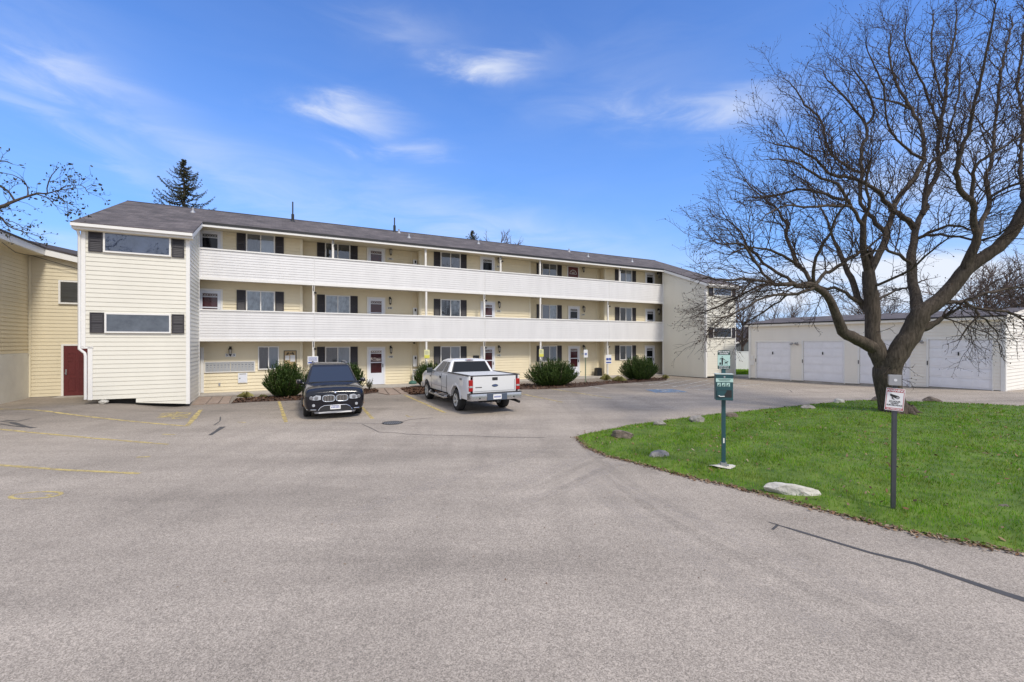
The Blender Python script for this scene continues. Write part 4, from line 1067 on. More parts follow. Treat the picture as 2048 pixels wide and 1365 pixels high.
# ------------------------------------------------------------------ neighbouring building on the left
def build_neighbour():
    S0 = -9.25; D1 = 26.9
    nb = empty('neighbour_building', fw(-10, 25), ROTB)
    tag(nb, 'tan building at the left edge with white foundation and maroon door in its link', 'building')
    off = (-10, 25, 0)
    def NB(mb, name, m, **k): return mb.build(name, m, k.pop('parent', nb), off=off, **k)
    mb = MB()
    siding(mb, [(20.8, 1.93), (D1 + 4, 1.93), (D1 + 4, 6.1), (20.8, 6.1)], (S0, 0), (0, 1), (1, 0))
    siding(mb, [(-15, 0), (S0, 0), (S0, 6.1), (-15, 6.1)], (0, 20.8), (1, 0), (0, -1))
    siding(mb, [(20.8, 0), (D1 + 4, 0), (D1 + 4, 6.1), (20.8, 6.1)], (-15, 0), (0, 1), (-1, 0), .32)
    NB(mb, 'wall', tan_s)
    mb = MB(); mb.b2((S0 - .25, 20.85, -.3), (S0 + .012, D1 - .0, 1.93)); NB(mb, 'foundation', fnd_w)
    mb = MB()
    # link wall, its top slopes down to the tower
    siding(mb, [(S0, .02), (LW0 + .3, .02), (LW0 + .3, 5.62), (S0, 6.28)], (0, D1), (1, 0), (0, -1))
    NB(mb, 'link_wall', tan_s)
    mb = MB(); mb.b2((S0 + .015, D1 - .06, .02), (S0 + .075, D1 - .021, 6.1)); mb.b2((S0 + .02, D1 - .1, 1.86), (S0 + .04, D1 - .061, 6.0)); NB(mb, 'corner_trim', cream_t)
    mb = MB()
    # roof slab with overhang, white fascia
    mb.add([(S0 + .6, 20.3, 6.42), (S0 + .6, D1 - .05, 6.42), (-12, D1 - .05, 7.3), (-12, 20.3, 7.3), (-15.6, 20.3, 6.2), (-15.6, D1, 6.2)], [(0, 1, 2, 3), (3, 2, 5, 4)])
    mb.prism([(S0 + .6, D1 - .28, 6.42), (LW0 - .05, D1 - .28, 5.83), (LW0 - .05, D1 + 4, 6.3), (S0 + .6, D1 + 4, 7.0)], None, (0, 0, -.05))
    mb.prism([(S0 + .6, D1 - .05, 6.42), (S0 + .6, D1 + 4, 7.0), (-12, D1 + 4, 7.5), (-12, D1 - .05, 7.3)], None, (0, 0, -.04))
    mb.b2((S0 + .58, 20.3, 6.38), (S0 + .63, D1 - .28, 6.45)); mb.prism([(S0 + .6, D1 - .32, 6.38), (LW0 - .05, D1 - .32, 5.79), (LW0 - .05, D1 - .32, 5.86), (S0 + .6, D1 - .32, 6.45)], None, (0, .05, 0))
    NB(mb, 'roof', shingle)
    mb = MB()
    mb.b2((S0 + .56, 20.3, 6.12), (S0 + .60, D1 - .26, 6.38))
    mb.prism([(S0 + .6, D1 - .30, 6.12), (LW0 - .05, D1 - .30, 5.53), (LW0 - .05, D1 - .30, 5.79), (S0 + .6, D1 - .30, 6.38)], None, (0, .04, 0))
    NB(mb, 'fascia', trim_w)
    mb = MB(); mb.b2((S0 - .0, 20.3, 6.09), (S0 + .56, D1 - .26, 6.12))
    mb.prism([(S0 + .6, D1 - .26, 6.13), (LW0 - .05, D1 - .26, 5.54), (LW0 - .05, D1, 5.54), (S0 + .6, D1, 6.13)], None, (0, 0, .03)); NB(mb, 'soffit', cream_t)
    o = window(nb, fs(118, D1) + 10, D1 - 25 - .021, 4.06, 1.75, 1.04, siding_reflection, siding_reflection, mull=False, fr=.07)
    d = door(nb, fs(123.5, D1) + 10, D1 - 25 - .021, .02, w=1.05, h=2.28, kind='panel')
    mb = MB(); mb.b2((fs(118, D1), D1 - .7, -.1), (LW0 + .2, D1 - .0, .015)); NB(mb, 'doorstep', concrete)
    cb = [(S0 + .57, 23.2, 6.0), (S0 + .45, 24.5, 5.86), (S0 + .2, 25.7, 5.98), (S0 + .25, 26.6, 6.05), (S0 + 1.2, 26.68, 5.75), (S0 + 2.3, 26.68, 5.45), (LW0 - .02, 26.6, 5.25)]
    mb = MB(); mb.tube([fw(*p) for p in cb], .012, 6); tag(mb.build('utility_cable', dark_metal), 'thin black cable sagging under the eave of the tan building', 'cable')
build_neighbour()

# ------------------------------------------------------------------ garage row on the right
def build_garage():
    P1 = Vector((15.5, 29.0)); e = Vector((.5135, -.858)); nrm = Vector((-.858, -.5135))
    g = empty('garage_row', (P1.x, P1.y, 0), math.atan2(e.y, e.x))     # local x along the front, local -y ... towards the lot
    tag(g, 'long low garage with white roll up doors behind the big bare tree', 'garage')
    sgn = -1        # lot side is local -y
    # local frame: x along e; y = rot90(e) = (.858,.5135) points away from the lot
    def tx(px):     # photo column -> local x
        r = (px - 1024) / F; return (r * P1.y - P1.x) / (e.x - r * e.y)
    X0, X1 = tx(1499), tx(2009); H = 3.52
    doors = [(tx(1511), tx(1582.4)), (tx(1604), tx(1690)), (tx(1715.6), tx(1822)), (tx(1853), tx(1987))]
    def zb(x): return .07 + .20 * max(0, min(1, x / 10.7)) ** 1.4
    def ztop(x): return 2.42 + .17 * max(0, x) / 10.7
    mb = MB()
    xs = [X0] + [v for d in doors for v in d] + [X1]
    for i in range(0, len(xs), 2): siding(mb, [(xs[i], zb(xs[i]) + .02), (xs[i + 1], zb(xs[i + 1]) + .02), (xs[i + 1], H), (xs[i], H)], (0, 0), (1, 0), (0, -1), .15, .028)
    for a, b in doors: siding(mb, [(a, ztop(a)), (b, ztop(a)), (b, H), (a, H)], (0, 0), (1, 0), (0, -1), .15, .028)
    siding(mb, [(0, .2), (7, .2), (7, H), (3.5, 3.96), (0, H)], (X1, 0), (0, 1), (1, 0), .15, .028)
    siding(mb, [(0, 0), (7, 0), (7, H), (3.5, 3.96), (0, H)], (X0, 0), (0, 1), (-1, 0), .15, .018)
    siding(mb, [(X0, 0), (X1, 0), (X1, H), (X0, H)], (0, 7), (1, 0), (0, 1), .3)
    mb.build('wall', gar_s, g)
    mb = MB(); mb.b2((X0 + .05, .06, -.4), (X1 - .05, 6.9, .3)); mb.build('foundation', concrete, g)
    mb = MB()
    for x in (X0, X1):
        s = -1 if x == X0 else 1
        mb.b2((x - (.10 if s > 0 else .03), -.05, zb(x)), (x + (.03 if s > 0 else .10), -.028, H)); mb.b2((x + (.0 if s > 0 else -.045), -.02, zb(x)), (x + (.045 if s > 0 else 0), .10, H))
    mb.build('corner_trim', trim_w, g)
    mb = MB(); sl = (3.96 - H) / 3.5; ov = .22
    def zr(y): return H + .06 + sl * (y if y < 3.5 else 7 - y)
    mb.add([(X0 - .2, -ov, zr(-ov)), (X1 + .12, -ov, zr(-ov)), (X1 + .12, 3.5, zr(3.5)), (X0 - .2, 3.5, zr(3.5)), (X1 + .12, 7 + ov, zr(7 + ov)), (X0 - .2, 7 + ov, zr(7 + ov))], [(0, 1, 2, 3), (3, 2, 4, 5)])
    r = mb.build('roof', shingle, g); uv = r.data.uv_layers.new(name='UVMap')
    for l in r.data.loops:
        c = r.data.vertices[l.vertex_index].co; uv.data[l.index].uv = (c.x, c.y)
    mb = MB(); mb.b2((X0 - .2, -ov - .03, zr(-ov) - .07), (X1 + .12, -ov + .0, zr(-ov) - .004)); mb.build('drip_edge', dark_metal, g)
    mb = MB(); mb.b2((X0 - .2, -ov, zr(-ov) - .19), (X1 + .12, -.0, zr(-ov) - .072))
    for s, y0, y1 in ((1, -ov, 3.5), (1, 7 + ov, 3.5)): mb.prism([(X1 + .06, y0, zr(y0) - .02), (X1 + .06, y1, zr(y1) - .02), (X1 + .06, y1, zr(y1) - .17), (X1 + .06, y0, zr(y0) - .17)], None, (.05, 0, 0))
    mb.build('fascia', gar_s, g)
    for i, (a, b) in enumerate(doors):
        z0, z1 = zb((a + b) / 2) + .03, ztop(a)
        mb = MB(); n = 5; hh = (z1 - z0) / n
        for k in range(n):
            mb.b2((a + .09, .022, z0 + k * hh + .012), (b - .06, .055, z0 + (k + 1) * hh - .012))
            w = (b - a - .15) / 4
            for c in range(4):          # raised rectangular fields
                q0 = a + .09 + c * w + .07; q1 = a + .09 + (c + 1) * w - .07; y0 = .006
                za, zc = z0 + k * hh + .09, z0 + (k + 1) * hh - .09
                mb.b2((q0, y0, za), (q1, .0215, zc))
        mb.b2((a + .09, .045, z0), (b - .06, .052, z1))
        d = mb.build('garage_door', gar_d, g, bevel=.006)
        mb = MB(); m = (a + b) / 2; zc = z0 + (z1 - z0) * .70; mb.b2((m - .022, -.015, zc - .10), (m + .022, .0095, zc + .06)); mb.tube([(m, -.015, zc + .03), (m, -.05, zc + .03), (m, -.05, zc - .08)], .012, 6); mb.build('handle', dark_metal, d)
        mb = MB(); mb.b2((a, -.03, z0 - .03), (a + .08, .04, z1)); mb.b2((b - .05, -.03, z0 - .03), (b, .04, z1)); mb.b2((a + .08, -.028, z1 - .045), (b - .05, .04, z1)); mb.build('door_frame', trim_w, d)
        mb = MB(); mb.b2((a + .02, -.045, z0 + 1.02), (a + .06, -.031, z0 + 1.22)); mb.build('latch', dark_metal, d)
    mb = MB(); mb.b2((X0 + .1, .08, 0.0), (X1 - .1, .3, 3.0)); mb.build('inner_lining', dark_gap, g)
    for px, z in ((1592, 2.30), (1838, 2.42)):
        x = tx(px); mb = MB(); mb.b2((x - .06, -.04, z - .06), (x + .06, -.020, z + .06))
        for s in (-1, 1):
            mb.tube([(x, -.04, z), (x + s * .10, -.10, z + .02), (x + s * .15, -.16, z - .01)], .016, 6); mb.tube([(x + s * .13, -.13, z + .03), (x + s * .19, -.24, z - .06)], [.05, .075], 10)
        mb.build('flood_lamp', galv, g, smooth=50)
    x = tx(1505); mb = MB(); mb.b2((x - .12, -.06, .9), (x + .12, -.020, 1.22)); mb.b2((x - .07, -.05, 1.25), (x + .07, -.020, 1.5)); mb.build('utility_box', trim_w, g)
build_garage()

# ------------------------------------------------------------------ yard between the buildings: kerb, grass strip, fence, house behind
def build_yard():
    P = [at(1440, 752, 1), at(1520, 752, 1)]
    a = Vector((13.2, 31.6, 0)); b = Vector((19.5, 31.0, 0)); c = Vector((24, 38, 0)); d = Vector((15, 39, 0))
    mb = MB(); n = 10
    mb.add([(a.x, a.y, .02), (b.x, b.y, .02), (c.x, c.y, .15), (d.x, d.y, .15)], [(0, 1, 2, 3)]); tag(mb.build('back_lawn', turf), kind='structure')
    g = np.random.default_rng(11); N = 9000; u, v = g.random(N), g.random(N)
    x = (a.x + (b.x - a.x) * u) * (1 - v) + (d.x + (c.x - d.x) * u) * v; y = (a.y + (b.y - a.y) * u) * (1 - v) + (d.y + (c.y - d.y) * u) * v; z = .02 + .13 * v
    V = np.zeros((N, 3, 3)); V[:, 0] = np.stack([x - .02, y, z], 1); V[:, 1] = np.stack([x + .02, y, z], 1); V[:, 2] = np.stack([x + g.normal(0, .03, N), y, z + g.uniform(.06, .16, N)], 1)
    tag(np_mesh('back_grass', V.reshape(-1, 3), 3, grass_m), kind='stuff')
    mb = MB(); t = (b - a).normalized(); q = Vector((-t.y, t.x, 0)) * .09
    mb.prism([a - q, b - q, b + q, a + q], None, (0, 0, .12)); tag(mb.build('kerb', cream), kind='structure')
    f = empty('vinyl_fence', (17.9, 36.8, 0)); tag(f, 'white vinyl privacy fence in the gap between the apartments and the garage', 'fence')
    x0, x1, z0, z1 = -3.6, 4.0, .08, 1.62
    for k in range(5):
        x = x0 + k * 1.9; mb = MB(); mb.b2((x - .065, -.065, 0), (x + .065, .065, z1 + .08)); mb.b2((x - .08, -.08, z1 + .08), (x + .08, .08, z1 + .12)); mb.build('fence_post', white_p, f)
        if k < 4:
            mb = MB(); n = 12; w = (1.9 - .13) / n
            for i in range(n): mb.b2((x + .065 + i * w + .003, -.02, z0 + .12), (x + .065 + (i + 1) * w - .003, .02, z1 - .08))
            mb.b2((x + .065, -.035, z0), (x + 1.835, .035, z0 + .12)); mb.b2((x + .065, -.035, z1 - .08), (x + 1.835, .035, z1)); mb.build('fence_panel', white_p, f)
    h = empty('far_house', (26.5, 52, 0), R(-4)); tag(h, 'dark grey gabled house peeking over the white fence', 'house')
    mb = MB(); siding(mb, [(-1.6, 0), (6, 0), (6, 4.2), (4.2, 4.3), (-1.6, 2.05)], (0, 0), (1, 0), (0, -1), .2, .015); siding(mb, [(0, 0), (9, 0), (9, 2.05), (0, 2.05)], (-1.6, 0), (0, 1), (-1, 0), .2, .015)
    mb.build('wall', mat('slate_siding', (.11, .125, .13), .6), h)
    mb = MB(); mb.prism([(-2.2, -.3, 1.86), (4.2, -.3, 4.34), (4.2, 9, 4.34), (-2.2, 9, 1.86)], None, (0, 0, .12)); mb.prism([(4.2, -.3, 4.34), (10, -.3, 2.1), (10, 9, 2.1), (4.2, 9, 4.34)], None, (0, 0, .12)); mb.build('roof', shingle, h)
    mb = MB(); mb.prism([(-2.2, -.34, 1.66), (4.2, -.34, 4.14), (4.2, -.34, 4.33), (-2.2, -.34, 1.85)], None, (0, .035, 0)); mb.b2((-1.66, -.06, 0), (-1.5, -.02, 1.9)); mb.build('barge_board', trim_w, h)
build_yard()

# ------------------------------------------------------------------ planting strip, walk and slabs in front of the facade
def build_front():
    def onfront(px, D): s = fs(px, D); return s
    # concrete walk along the wall
    mb = MB(); mb.b2((SL - .2, DB - .25, -.2), (SR - .2, DR - .06, .055)); mb.v = [tuple(fw(x, y, z)) for x, y, z in mb.v]
    tag(mb.build('concrete_walk', concrete), kind='structure')
    # mulch beds between the slabs
    edges = [G(*p) for p in ((466, 806), (520, 803.5), (592, 801.5), (640, 800))]
    beds = [[(462, 807.5), (520, 804), (592, 801.5), (645, 799), (700, 793), (735, 788.5), (758, 785), (752, 778), (715, 781), (600, 792), (540, 795), (472, 799.5)],
            [(806, 784), (822, 790.5), (850, 789), (905, 783), (905, 778), (868, 773.5), (830, 775.5), (800, 778)],
            [(1010, 775.5), (1040, 779.5), (1090, 779), (1170, 774.5), (1215, 769), (1262, 766), (1300, 763.5), (1332, 761.5), (1336, 756.5), (1300, 757), (1200, 764.5), (1120, 768), (1020, 770)]]
    for bp in beds:
        poly = [G(*p) for p in bp]; bm = bmesh.new(); bm.faces.new([bm.verts.new((p.x, p.y, 0)) for p in poly])
        P = np.array([(p.x, p.y) for p in poly])
        for ax in (0, 1):
            c = P[:, ax].min() + .3
            while c < P[:, ax].max():
                bmesh.ops.bisect_plane(bm, geom=bm.verts[:] + bm.edges[:] + bm.faces[:], plane_co=(c, 0, 0) if ax == 0 else (0, c, 0), plane_no=(1, 0, 0) if ax == 0 else (0, 1, 0)); c += .3
        d = edge_dist(P, np.array([v.co.x for v in bm.verts]), np.array([v.co.y for v in bm.verts]))
        for v, dd in zip(bm.verts, d): v.co.z = gz(v.co.x, v.co.y) + .008 + min(dd, .5) * .08 + rnd.uniform(0, .02) * (dd > .1)
        me = bpy.data.meshes.new('mulch_bed'); bm.to_mesh(me); bm.free(); me.materials.append(mulch_b)
        o = bpy.data.objects.new('mulch_bed', me); COL.objects.link(o); tag(o, kind='structure')
        pts = []; g = np.random.default_rng(len(bp)); n = 5200
        x, y = g.uniform(P[:, 0].min(), P[:, 0].max(), n), g.uniform(P[:, 1].min(), P[:, 1].max(), n); k = inside(P, x, y); x, y = x[k], y[k]; d = edge_dist(P, x, y)
        pts = [(a, b, gz(a, b) + .018 + min(c, .5) * .08 + rnd.uniform(0, .03)) for a, b, c in zip(x, y, d)]
        tag(scatter_quads('wood_mulch', pts, .10, mulch_m, len(bp), .5), kind='stuff')
    # stepping slabs
    for quads in ([((398, 796), (424, 795.5), (411, 809.5), (384, 811)), ((426, 795.4), (446, 795), (436, 808.5), (413, 809.4)), ((448, 795), (464, 794.5), (458, 807.5), (438, 808.4))],
                  [((752, 778.5), (766, 777.5), (777, 791), (757, 787)), ((768, 777.3), (783, 777), (800, 789), (779, 791)), ((785, 776.8), (799, 776), (818, 788.5), (802, 789))]):
        for q in quads:
            mb = MB(); mb.prism([G(*p, up=-.05) for p in q], None, (0, 0, .085)); tag(mb.build('paving_slab', paver, bevel=.01), kind='structure')
build_front()

def tuft(px, py, r, h, label, n=260, m=None):
    p = G(px, py, up=.05); g = np.random.default_rng(int(px)); a = g.uniform(0, 2 * np.pi, n); t = g.uniform(.15, 1, n); b0 = g.uniform(0, .25, n) * r
    x0, y0 = b0 * np.cos(a), b0 * np.sin(a); x1, y1 = np.cos(a) * r * t, np.sin(a) * r * t; hh = h * (1.15 - t * .8) * g.uniform(.6, 1.1, n)
    V = np.zeros((n, 4, 3)); w = .012
    nx, ny = -np.sin(a) * w, np.cos(a) * w
    V[:, 0] = np.stack([x0 - nx, y0 - ny, 0 * a], 1); V[:, 1] = np.stack([x0 + nx, y0 + ny, 0 * a], 1)
    V[:, 2] = np.stack([x1 * .7 + nx, y1 * .7 + ny, hh], 1); V[:, 3] = np.stack([x1, y1, hh * .8], 1)
    o = np_mesh('grass_tuft', V.reshape(-1, 3), 4, m or tuft_m); o.location = p
    tag(o, label, 'plant', 'pale grass tufts in the mulch')
tuft(491, 797.5, .36, .26, 'pale yellow grass tuft in the mulch below the white parcel box')
tuft(526, 797, .22, .14, 'small sparse grass tuft in the mulch left of the bush by the dark car', 90)
tuft(1212, 762.5, .42, .42, 'pale grass tuft at the foot of the post with the blue access sign')
tuft(1238, 764.5, .50, .36, 'wide pale grass tuft in front of the rightmost bush')
tuft(1331, 759, .30, .30, 'pale grass tuft at the corner of the right stair tower', 120)

def bush(px, py, wpx, hpx, label, seed, n=420, depth=.8):
    "upright spiky yew: shoots fan out from the base and carry short needles"
    c = G(px, py, up=.0); sc = c.y / F; rx, h = wpx * sc / 2, hpx * sc
    g = np.random.default_rng(seed); o = empty('yew_bush', c, ROTB); tag(o, label, 'bush', 'clipped yew bushes along the wall')
    quads = []; segs = MB()
    for i in range(n):
        a = g.uniform(0, 2 * math.pi); q = math.sqrt(g.uniform(0, 1)); bx, by = rx * .55 * q * math.cos(a), rx * depth * .55 * q * math.sin(a)
        ex, ey = rx * q * math.cos(a) * g.uniform(.88, 1.06), rx * depth * q * math.sin(a) * g.uniform(.88, 1.06)
        top = h * math.sqrt(max(.02, 1 - (q * .93) ** 2.6)) * g.uniform(.80, 1.10)
        base = Vector((bx * .6, by * .6, .02)); tip = Vector((ex, ey, top)); tip += Vector((g.normal(0, .05), g.normal(0, .05), 0))
        mid = base.lerp(tip, .5) + Vector((ex - bx, ey - by, 0)) * .28 + Vector((g.normal(0, .03), g.normal(0, .03), -.02))
        m = 20
        for k in range(3, m):
            t = k / (m - 1); p = base * (1 - t) ** 2 + mid * 2 * t * (1 - t) + tip * t * t
            tan = ((mid - base) * (1 - t) + (tip - mid) * t).normalized()
            for _ in range(3):
                rv = Vector(g.normal(0, 1, 3)); side = tan.cross(rv).normalized()
                d = (tan * g.uniform(.7, 1.2) + side * g.uniform(.4, .8)).normalized(); ln = g.uniform(.07, .125) * (1 - .3 * t); w = side.cross(d).normalized() * .017
                quads += [p - w, p + w, p + d * ln * .6 + w * .8, p + d * ln]
        if i % 9 == 0: segs.tube([base, mid, tip], [.014, .009, .004], 5)
    V = np.array([tuple(q) for q in quads]); f = np_mesh('foliage', V, 4, yew_m, o); segs.build('stems', twig_m, o)
    return o
bush(572, 796, 84, 67, 'dark green yew bush left of the dark car under the notice board', 1, 430)
bush(704, 785, 46, 54, 'dark green yew bush half hidden behind the dark car beside the white door', 2, 330)
bush(858, 777, 56, 52, 'dark green yew bush between the meter box and the front of the white pickup', 3, 330)
bush(1105, 773.5, 124, 52, 'wide dark green yew bush right of the white pickup', 4, 640, .55)
bush(1278, 761, 94, 46, 'dark green yew bush nearest the right stair tower', 5, 560, .6)
# seedling by the white door
def shrublet():
    c = G(739, 783, up=.05); o = empty('small_shrub', c); tag(o, 'small leafless-looking grey green shrub in the mulch by the white door', 'plant')
    s = MB(); q = []; g = np.random.default_rng(4)
    for i in range(16):
        a = g.uniform(0, 6.28); e = Vector((math.cos(a) * g.uniform(.05, .26), math.sin(a) * g.uniform(.05, .26), g.uniform(.25, .55))); s.tube([(0, 0, 0), e * .5 + Vector((0, 0, .06)), e], [.012, .008, .004], 5)
        for k in range(14):
            p = e * g.uniform(.45, 1) + Vector(g.normal(0, .03, 3)); u = Vector(g.normal(0, 1, 3)).normalized() * .03; v = u.orthogonal().normalized() * .014; q += [p - u, p - v, p + u, p + v]
    s.build('stems', twig_m, o); np_mesh('foliage', np.array([tuple(p) for p in q]), 4, leafy('grey_leaves', [(.10, .11, .07), (.06, .07, .04), (.14, .12, .08)], .8), o)
shrublet()

# ------------------------------------------------------------------ small things by the wall
def small_things():
    p = fw(fs(1196, DR - .4), DR - .42, .055); o = empty('plastic_bin', p, ROTB); tag(o, 'black tapered plastic bin against the wall beside the access sign', 'bin')
    mb = MB(); w, d, h = .22, .18, .50
    mb.loft([[(-w, -d, 0), (w, -d, 0), (w, d, 0), (-w, d, 0)], [(-w * .92, -d * .92, h), (w * .92, -d * .92, h), (w * .92, d * .92, h), (-w * .92, d * .92, h)]]); mb.build('bin_body', black_pl, o, bevel=.02)
    mb = MB(); mb.b2((-w * .95, -d * .95, h), (w * .95, d * .95, h + .03)); mb.b2((-w * .6, -d * .6, h + .03), (w * .6, d * .6, h + .05)); mb.build('lid', black_pl, o, bevel=.01)
    # folding chair frame leaning by the bush
    p = fw(fs(833, DR - .35), DR - .40, .055); o = empty('folding_chair', p, ROTB); tag(o, 'white tube frame of a folded lawn chair leaning by the bush left of the pickup', 'chair')
    mb = MB()
    for s in (-.2, .2): mb.tube([(s, .25, 0), (s, .05, .8)], .014, 6); mb.tube([(s, -.15, 0), (s + .02, .1, .62)], .014, 6)
    for z, y in ((.8, .05), (.35, .16)): mb.tube([(-.2, y, z), (.2, y, z)], .013, 6)
    mb.build('frame', white_p, o, smooth=50)
    mb = MB()
    for k in range(5): mb.b2((-.19, .045 + k * .022, .70 - k * .085), (.19, .06 + k * .022, .76 - k * .085))
    mb.build('webbing', metal, o)
    p = fw(fs(825.5, DR - .45), DR - .45, .055); mb = MB()
    mb.lathe([(.02, 0), (.20, .0), (.23, .05), (.19, .13), (.10, .18), (.0, .19)], 14); o = mb.build('green_bag', mat('green_cloth', (.05, .14, .11), .7, var=.2, vscale=10), None, smooth=60); o.location = p
    tag(o, 'small rounded green bag on the walk beside the folded chair', 'bag')
    # free standing access sign
    p = G(1171, 765); h = 60 * p.y / F; o = empty('access_sign', p, ROTB * .6); tag(o, 'white access parking sign on its own thin green post beside the middle bush', 'sign')
    mb = MB(); mb.b2((-.025, -.02, -.3), (.025, .02, h + .25)); mb.build('post', mat('green_steel', (.16, .20, .13), .6), o)
    z0, z1 = (765 - 715.5) * p.y / F, (765 - 700) * p.y / F; w = 8.6 * p.y / F
    mb = MB(); mb.b2((-w / 2, -.036, z0), (w / 2, -.021, z1)); sp = mb.build('panel', white_p, o, bevel=.005)
    mb = MB(); hh = z1 - z0; mb.b2((-hh * .15, -.039, z0 + hh * .30), (hh * .15, -.0362, z0 + hh * .60)); mb.build('blue_panel', ink_blue, sp)
    mb = MB(); access_symbol(mb, Matrix.Translation((0, -.042, z0 + hh * .46)) @ FLIP @ Matrix.Diagonal((hh * .32, hh * .32, 1, 1))); mb.build('access_symbol', white_p, sp)
    # storm drain
    p = G(785, 846.5, up=.004); o = empty('storm_drain', p, ROTB); tag(o, 'round dark storm drain grate sunk in the asphalt in front of the cars', 'drain')
    mb = MB(); mb.lathe([(.30, 0), (.30, .008), (.265, .008), (.265, -.0)], 24, cap=False); mb.build('frame', dark_metal, o, smooth=40)
    mb = MB()
    for k in range(-4, 5):
        x = k * .056; l = math.sqrt(.265 ** 2 - x * x); mb.b2((x - .012, -l, .0), (x + .012, l, .006))
    mb.build('grate', galv, o); mb = MB(); mb.lathe([(0, .002), (.265, .002)], 24); mb.build('pit', dark_gap, o)
small_things()

# ------------------------------------------------------------------ posts on the lawn
def pet_station():
    p = G(1447, 946); p.z = lawn_z(p.x, p.y, .5); sc = p.y / F; rz = math.atan2(p.y, p.x) - R(90)
    o = empty('pet_waste_station', p, rz + R(9)); tag(o, 'dark green pet waste bag station on a post in the lawn', 'dispenser')
    def Z(py): return (946 - py) * sc
    grn = mat('green_enamel', (.020, .075, .085), .42, var=.05); grn2 = mat('sign_dark_green', (.022, .065, .055), .5); mint = mat('sign_mint', (.46, .66, .60), .5)
    mb = MB(); mb.b2((-.033, -.033, -.1), (.033, .033, Z(745) + .0)); mb.build('post', grn, o, bevel=.006)
    mb = MB(); mb.b2((-.012, -.0355, Z(895)), (.012, -.0335, Z(885))); mb.build('post_label', paper, o)
    mb = MB(); mb.b2((-.05, -.05, Z(941)), (.05, .05, Z(934))); mb.b2((-.09, -.02, Z(943)), (.09, .02, Z(938))); mb.build('base_bracket', galv, o)
    # dispenser box
    w = .142; z0, z1 = Z(807.5), Z(757); d0, d1 = -.23, -.034
    mb = MB(); mb.b2((-w - .02, d0, z0), (w - .02, d1, z1)); bx = mb.build('dispenser_box', grn, o, bevel=.008)
    mb = MB(); mb.b2((-w - .025, d0 - .006, z1), (w - .015, d1 + .01, z1 + .012)); mb.build('box_top', mat('pale_enamel', (.55, .62, .58), .4), bx)
    mb = MB(); mb.b2((-w - .02, d0 - .004, z1 - .135), (w - .02, d0 - .0005, z1 - .070)); mb.build('instruction_label', mint, bx)
    mb = MB()
    for k, s in enumerate((.20, .17)): mb.b2((-s / 2 - .02, d0 - .006, z1 - .092 - k * .024), (s / 2 - .02, d0 - .0045, z1 - .083 - k * .024))
    mb.build('small_print', grn2, bx)
    for k in range(3):
        x = -.11 + k * .075; mb = MB(); mb.b2((x - .028, d0 - .004, z1 - .215), (x + .028, d0 - .0005, z1 - .150)); ic = mb.build('pictogram', mint, bx)
        mb = MB(); mb.tube([(x - .018, d0 - .006, z1 - .205), (x, d0 - .006, z1 - .185), (x + .012, d0 - .006, z1 - .165)], .006, 5); mb.tube([(x - .015, d0 - .006, z1 - .205), (x + .018, d0 - .006, z1 - .200)], .005, 5); mb.build('figure', grn2, ic)
    mb = MB(); mb.b2((-w - .005, d0 - .003, z0 + .055), (w - .045, d0 - .0005, z0 + .185)); mb.build('dispenser_slot', ink_blk, bx)
    mb = MB(); mb.prism([(-w, d0 - .012, z0 + .18), (.02, d0 - .012, z0 + .18), (-.04, d0 - .012, z0 + .07), (-w, d0 - .012, z0 + .07)], None, (0, .008, 0)); mb.build('bag_flap', grn, bx)
    mb = MB(); mb.tube([(-.12, d0 - .016, z0 + .085), (-.09, d0 - .016, z0 + .070), (-.02, d0 - .016, z0 + .074)], .008, 5); mb.build('bag_end', paper, bx)
    mb = MB(); mb.lathe([(.016, 0), (.016, .006), (.008, .008)], 12, Matrix.Translation((-.02, d0 - .001, z1 - .045)) @ Matrix.Rotation(R(90), 4, 'X')); mb.build('lock', metal, bx)
    # sign board
    z0, z1 = Z(748), Z(710); w = .105; y = -.040
    def rr(x0, x1, a, b, r, yy):
        pts = []
        for cx, cz, t0 in ((x1 - r, b - r, 0), (x0 + r, b - r, 90), (x0 + r, a + r, 180), (x1 - r, a + r, 270)):
            for k in range(5): t = R(t0 + k * 22.5); pts.append((cx + r * math.cos(t), yy, cz + r * math.sin(t)))
        return pts
    mb = MB(); mb.prism(rr(-w, w, z0, z1, .022, y), None, (0, .006, 0)); sg = mb.build('sign_board', grn2, o)
    hh = z1 - z0
    mb = MB(); mb.b2((-w + .002, y - .002, z0 + hh * .19), (w - .002, y - .0002, z0 + hh * .75)); mb.build('sign_field', mint, sg)
    mb = MB(); M = lambda zz: Matrix.Translation((0, y - .0035, zz)) @ FLIP
    mb.text('PET WASTE', .036, M(z0 + hh * .915), bold=.0012); mb.text('STATION', .034, M(z0 + hh * .815), bold=.0012)
    mb.text('PLEASE CLEAN UP', .0205, M(z0 + hh * .135), bold=.0006); mb.text('AFTER YOUR DOG', .0205, M(z0 + hh * .055), bold=.0006); mb.build('lettering', white_p, sg)
    mb = MB(); yy = y - .004; zc = z0 + hh * .24; k = hh
    def bar(a, b, w): mb.tube([(a[0], yy, zc + a[1]), (b[0], yy, zc + b[1])], w, 6)
    mb.lathe([(0, -.001), (.009, -.001), (.009, .001), (0, .001)], 10, Matrix.Translation((-.028, yy, zc + .145)) @ Matrix.Rotation(R(90), 4, 'X'))
    bar((-.026, .0), (-.026, .125), .012); bar((-.03, .118), (-.062, .116), .004); bar((-.022, .120), (.014, .092), .0045); bar((.014, .092), (.05, .062), .0014)
    bar((-.062, .112), (-.062, .092), .003); mb.b2((-.074, yy - .001, zc), (-.050, yy + .001, zc + .040))
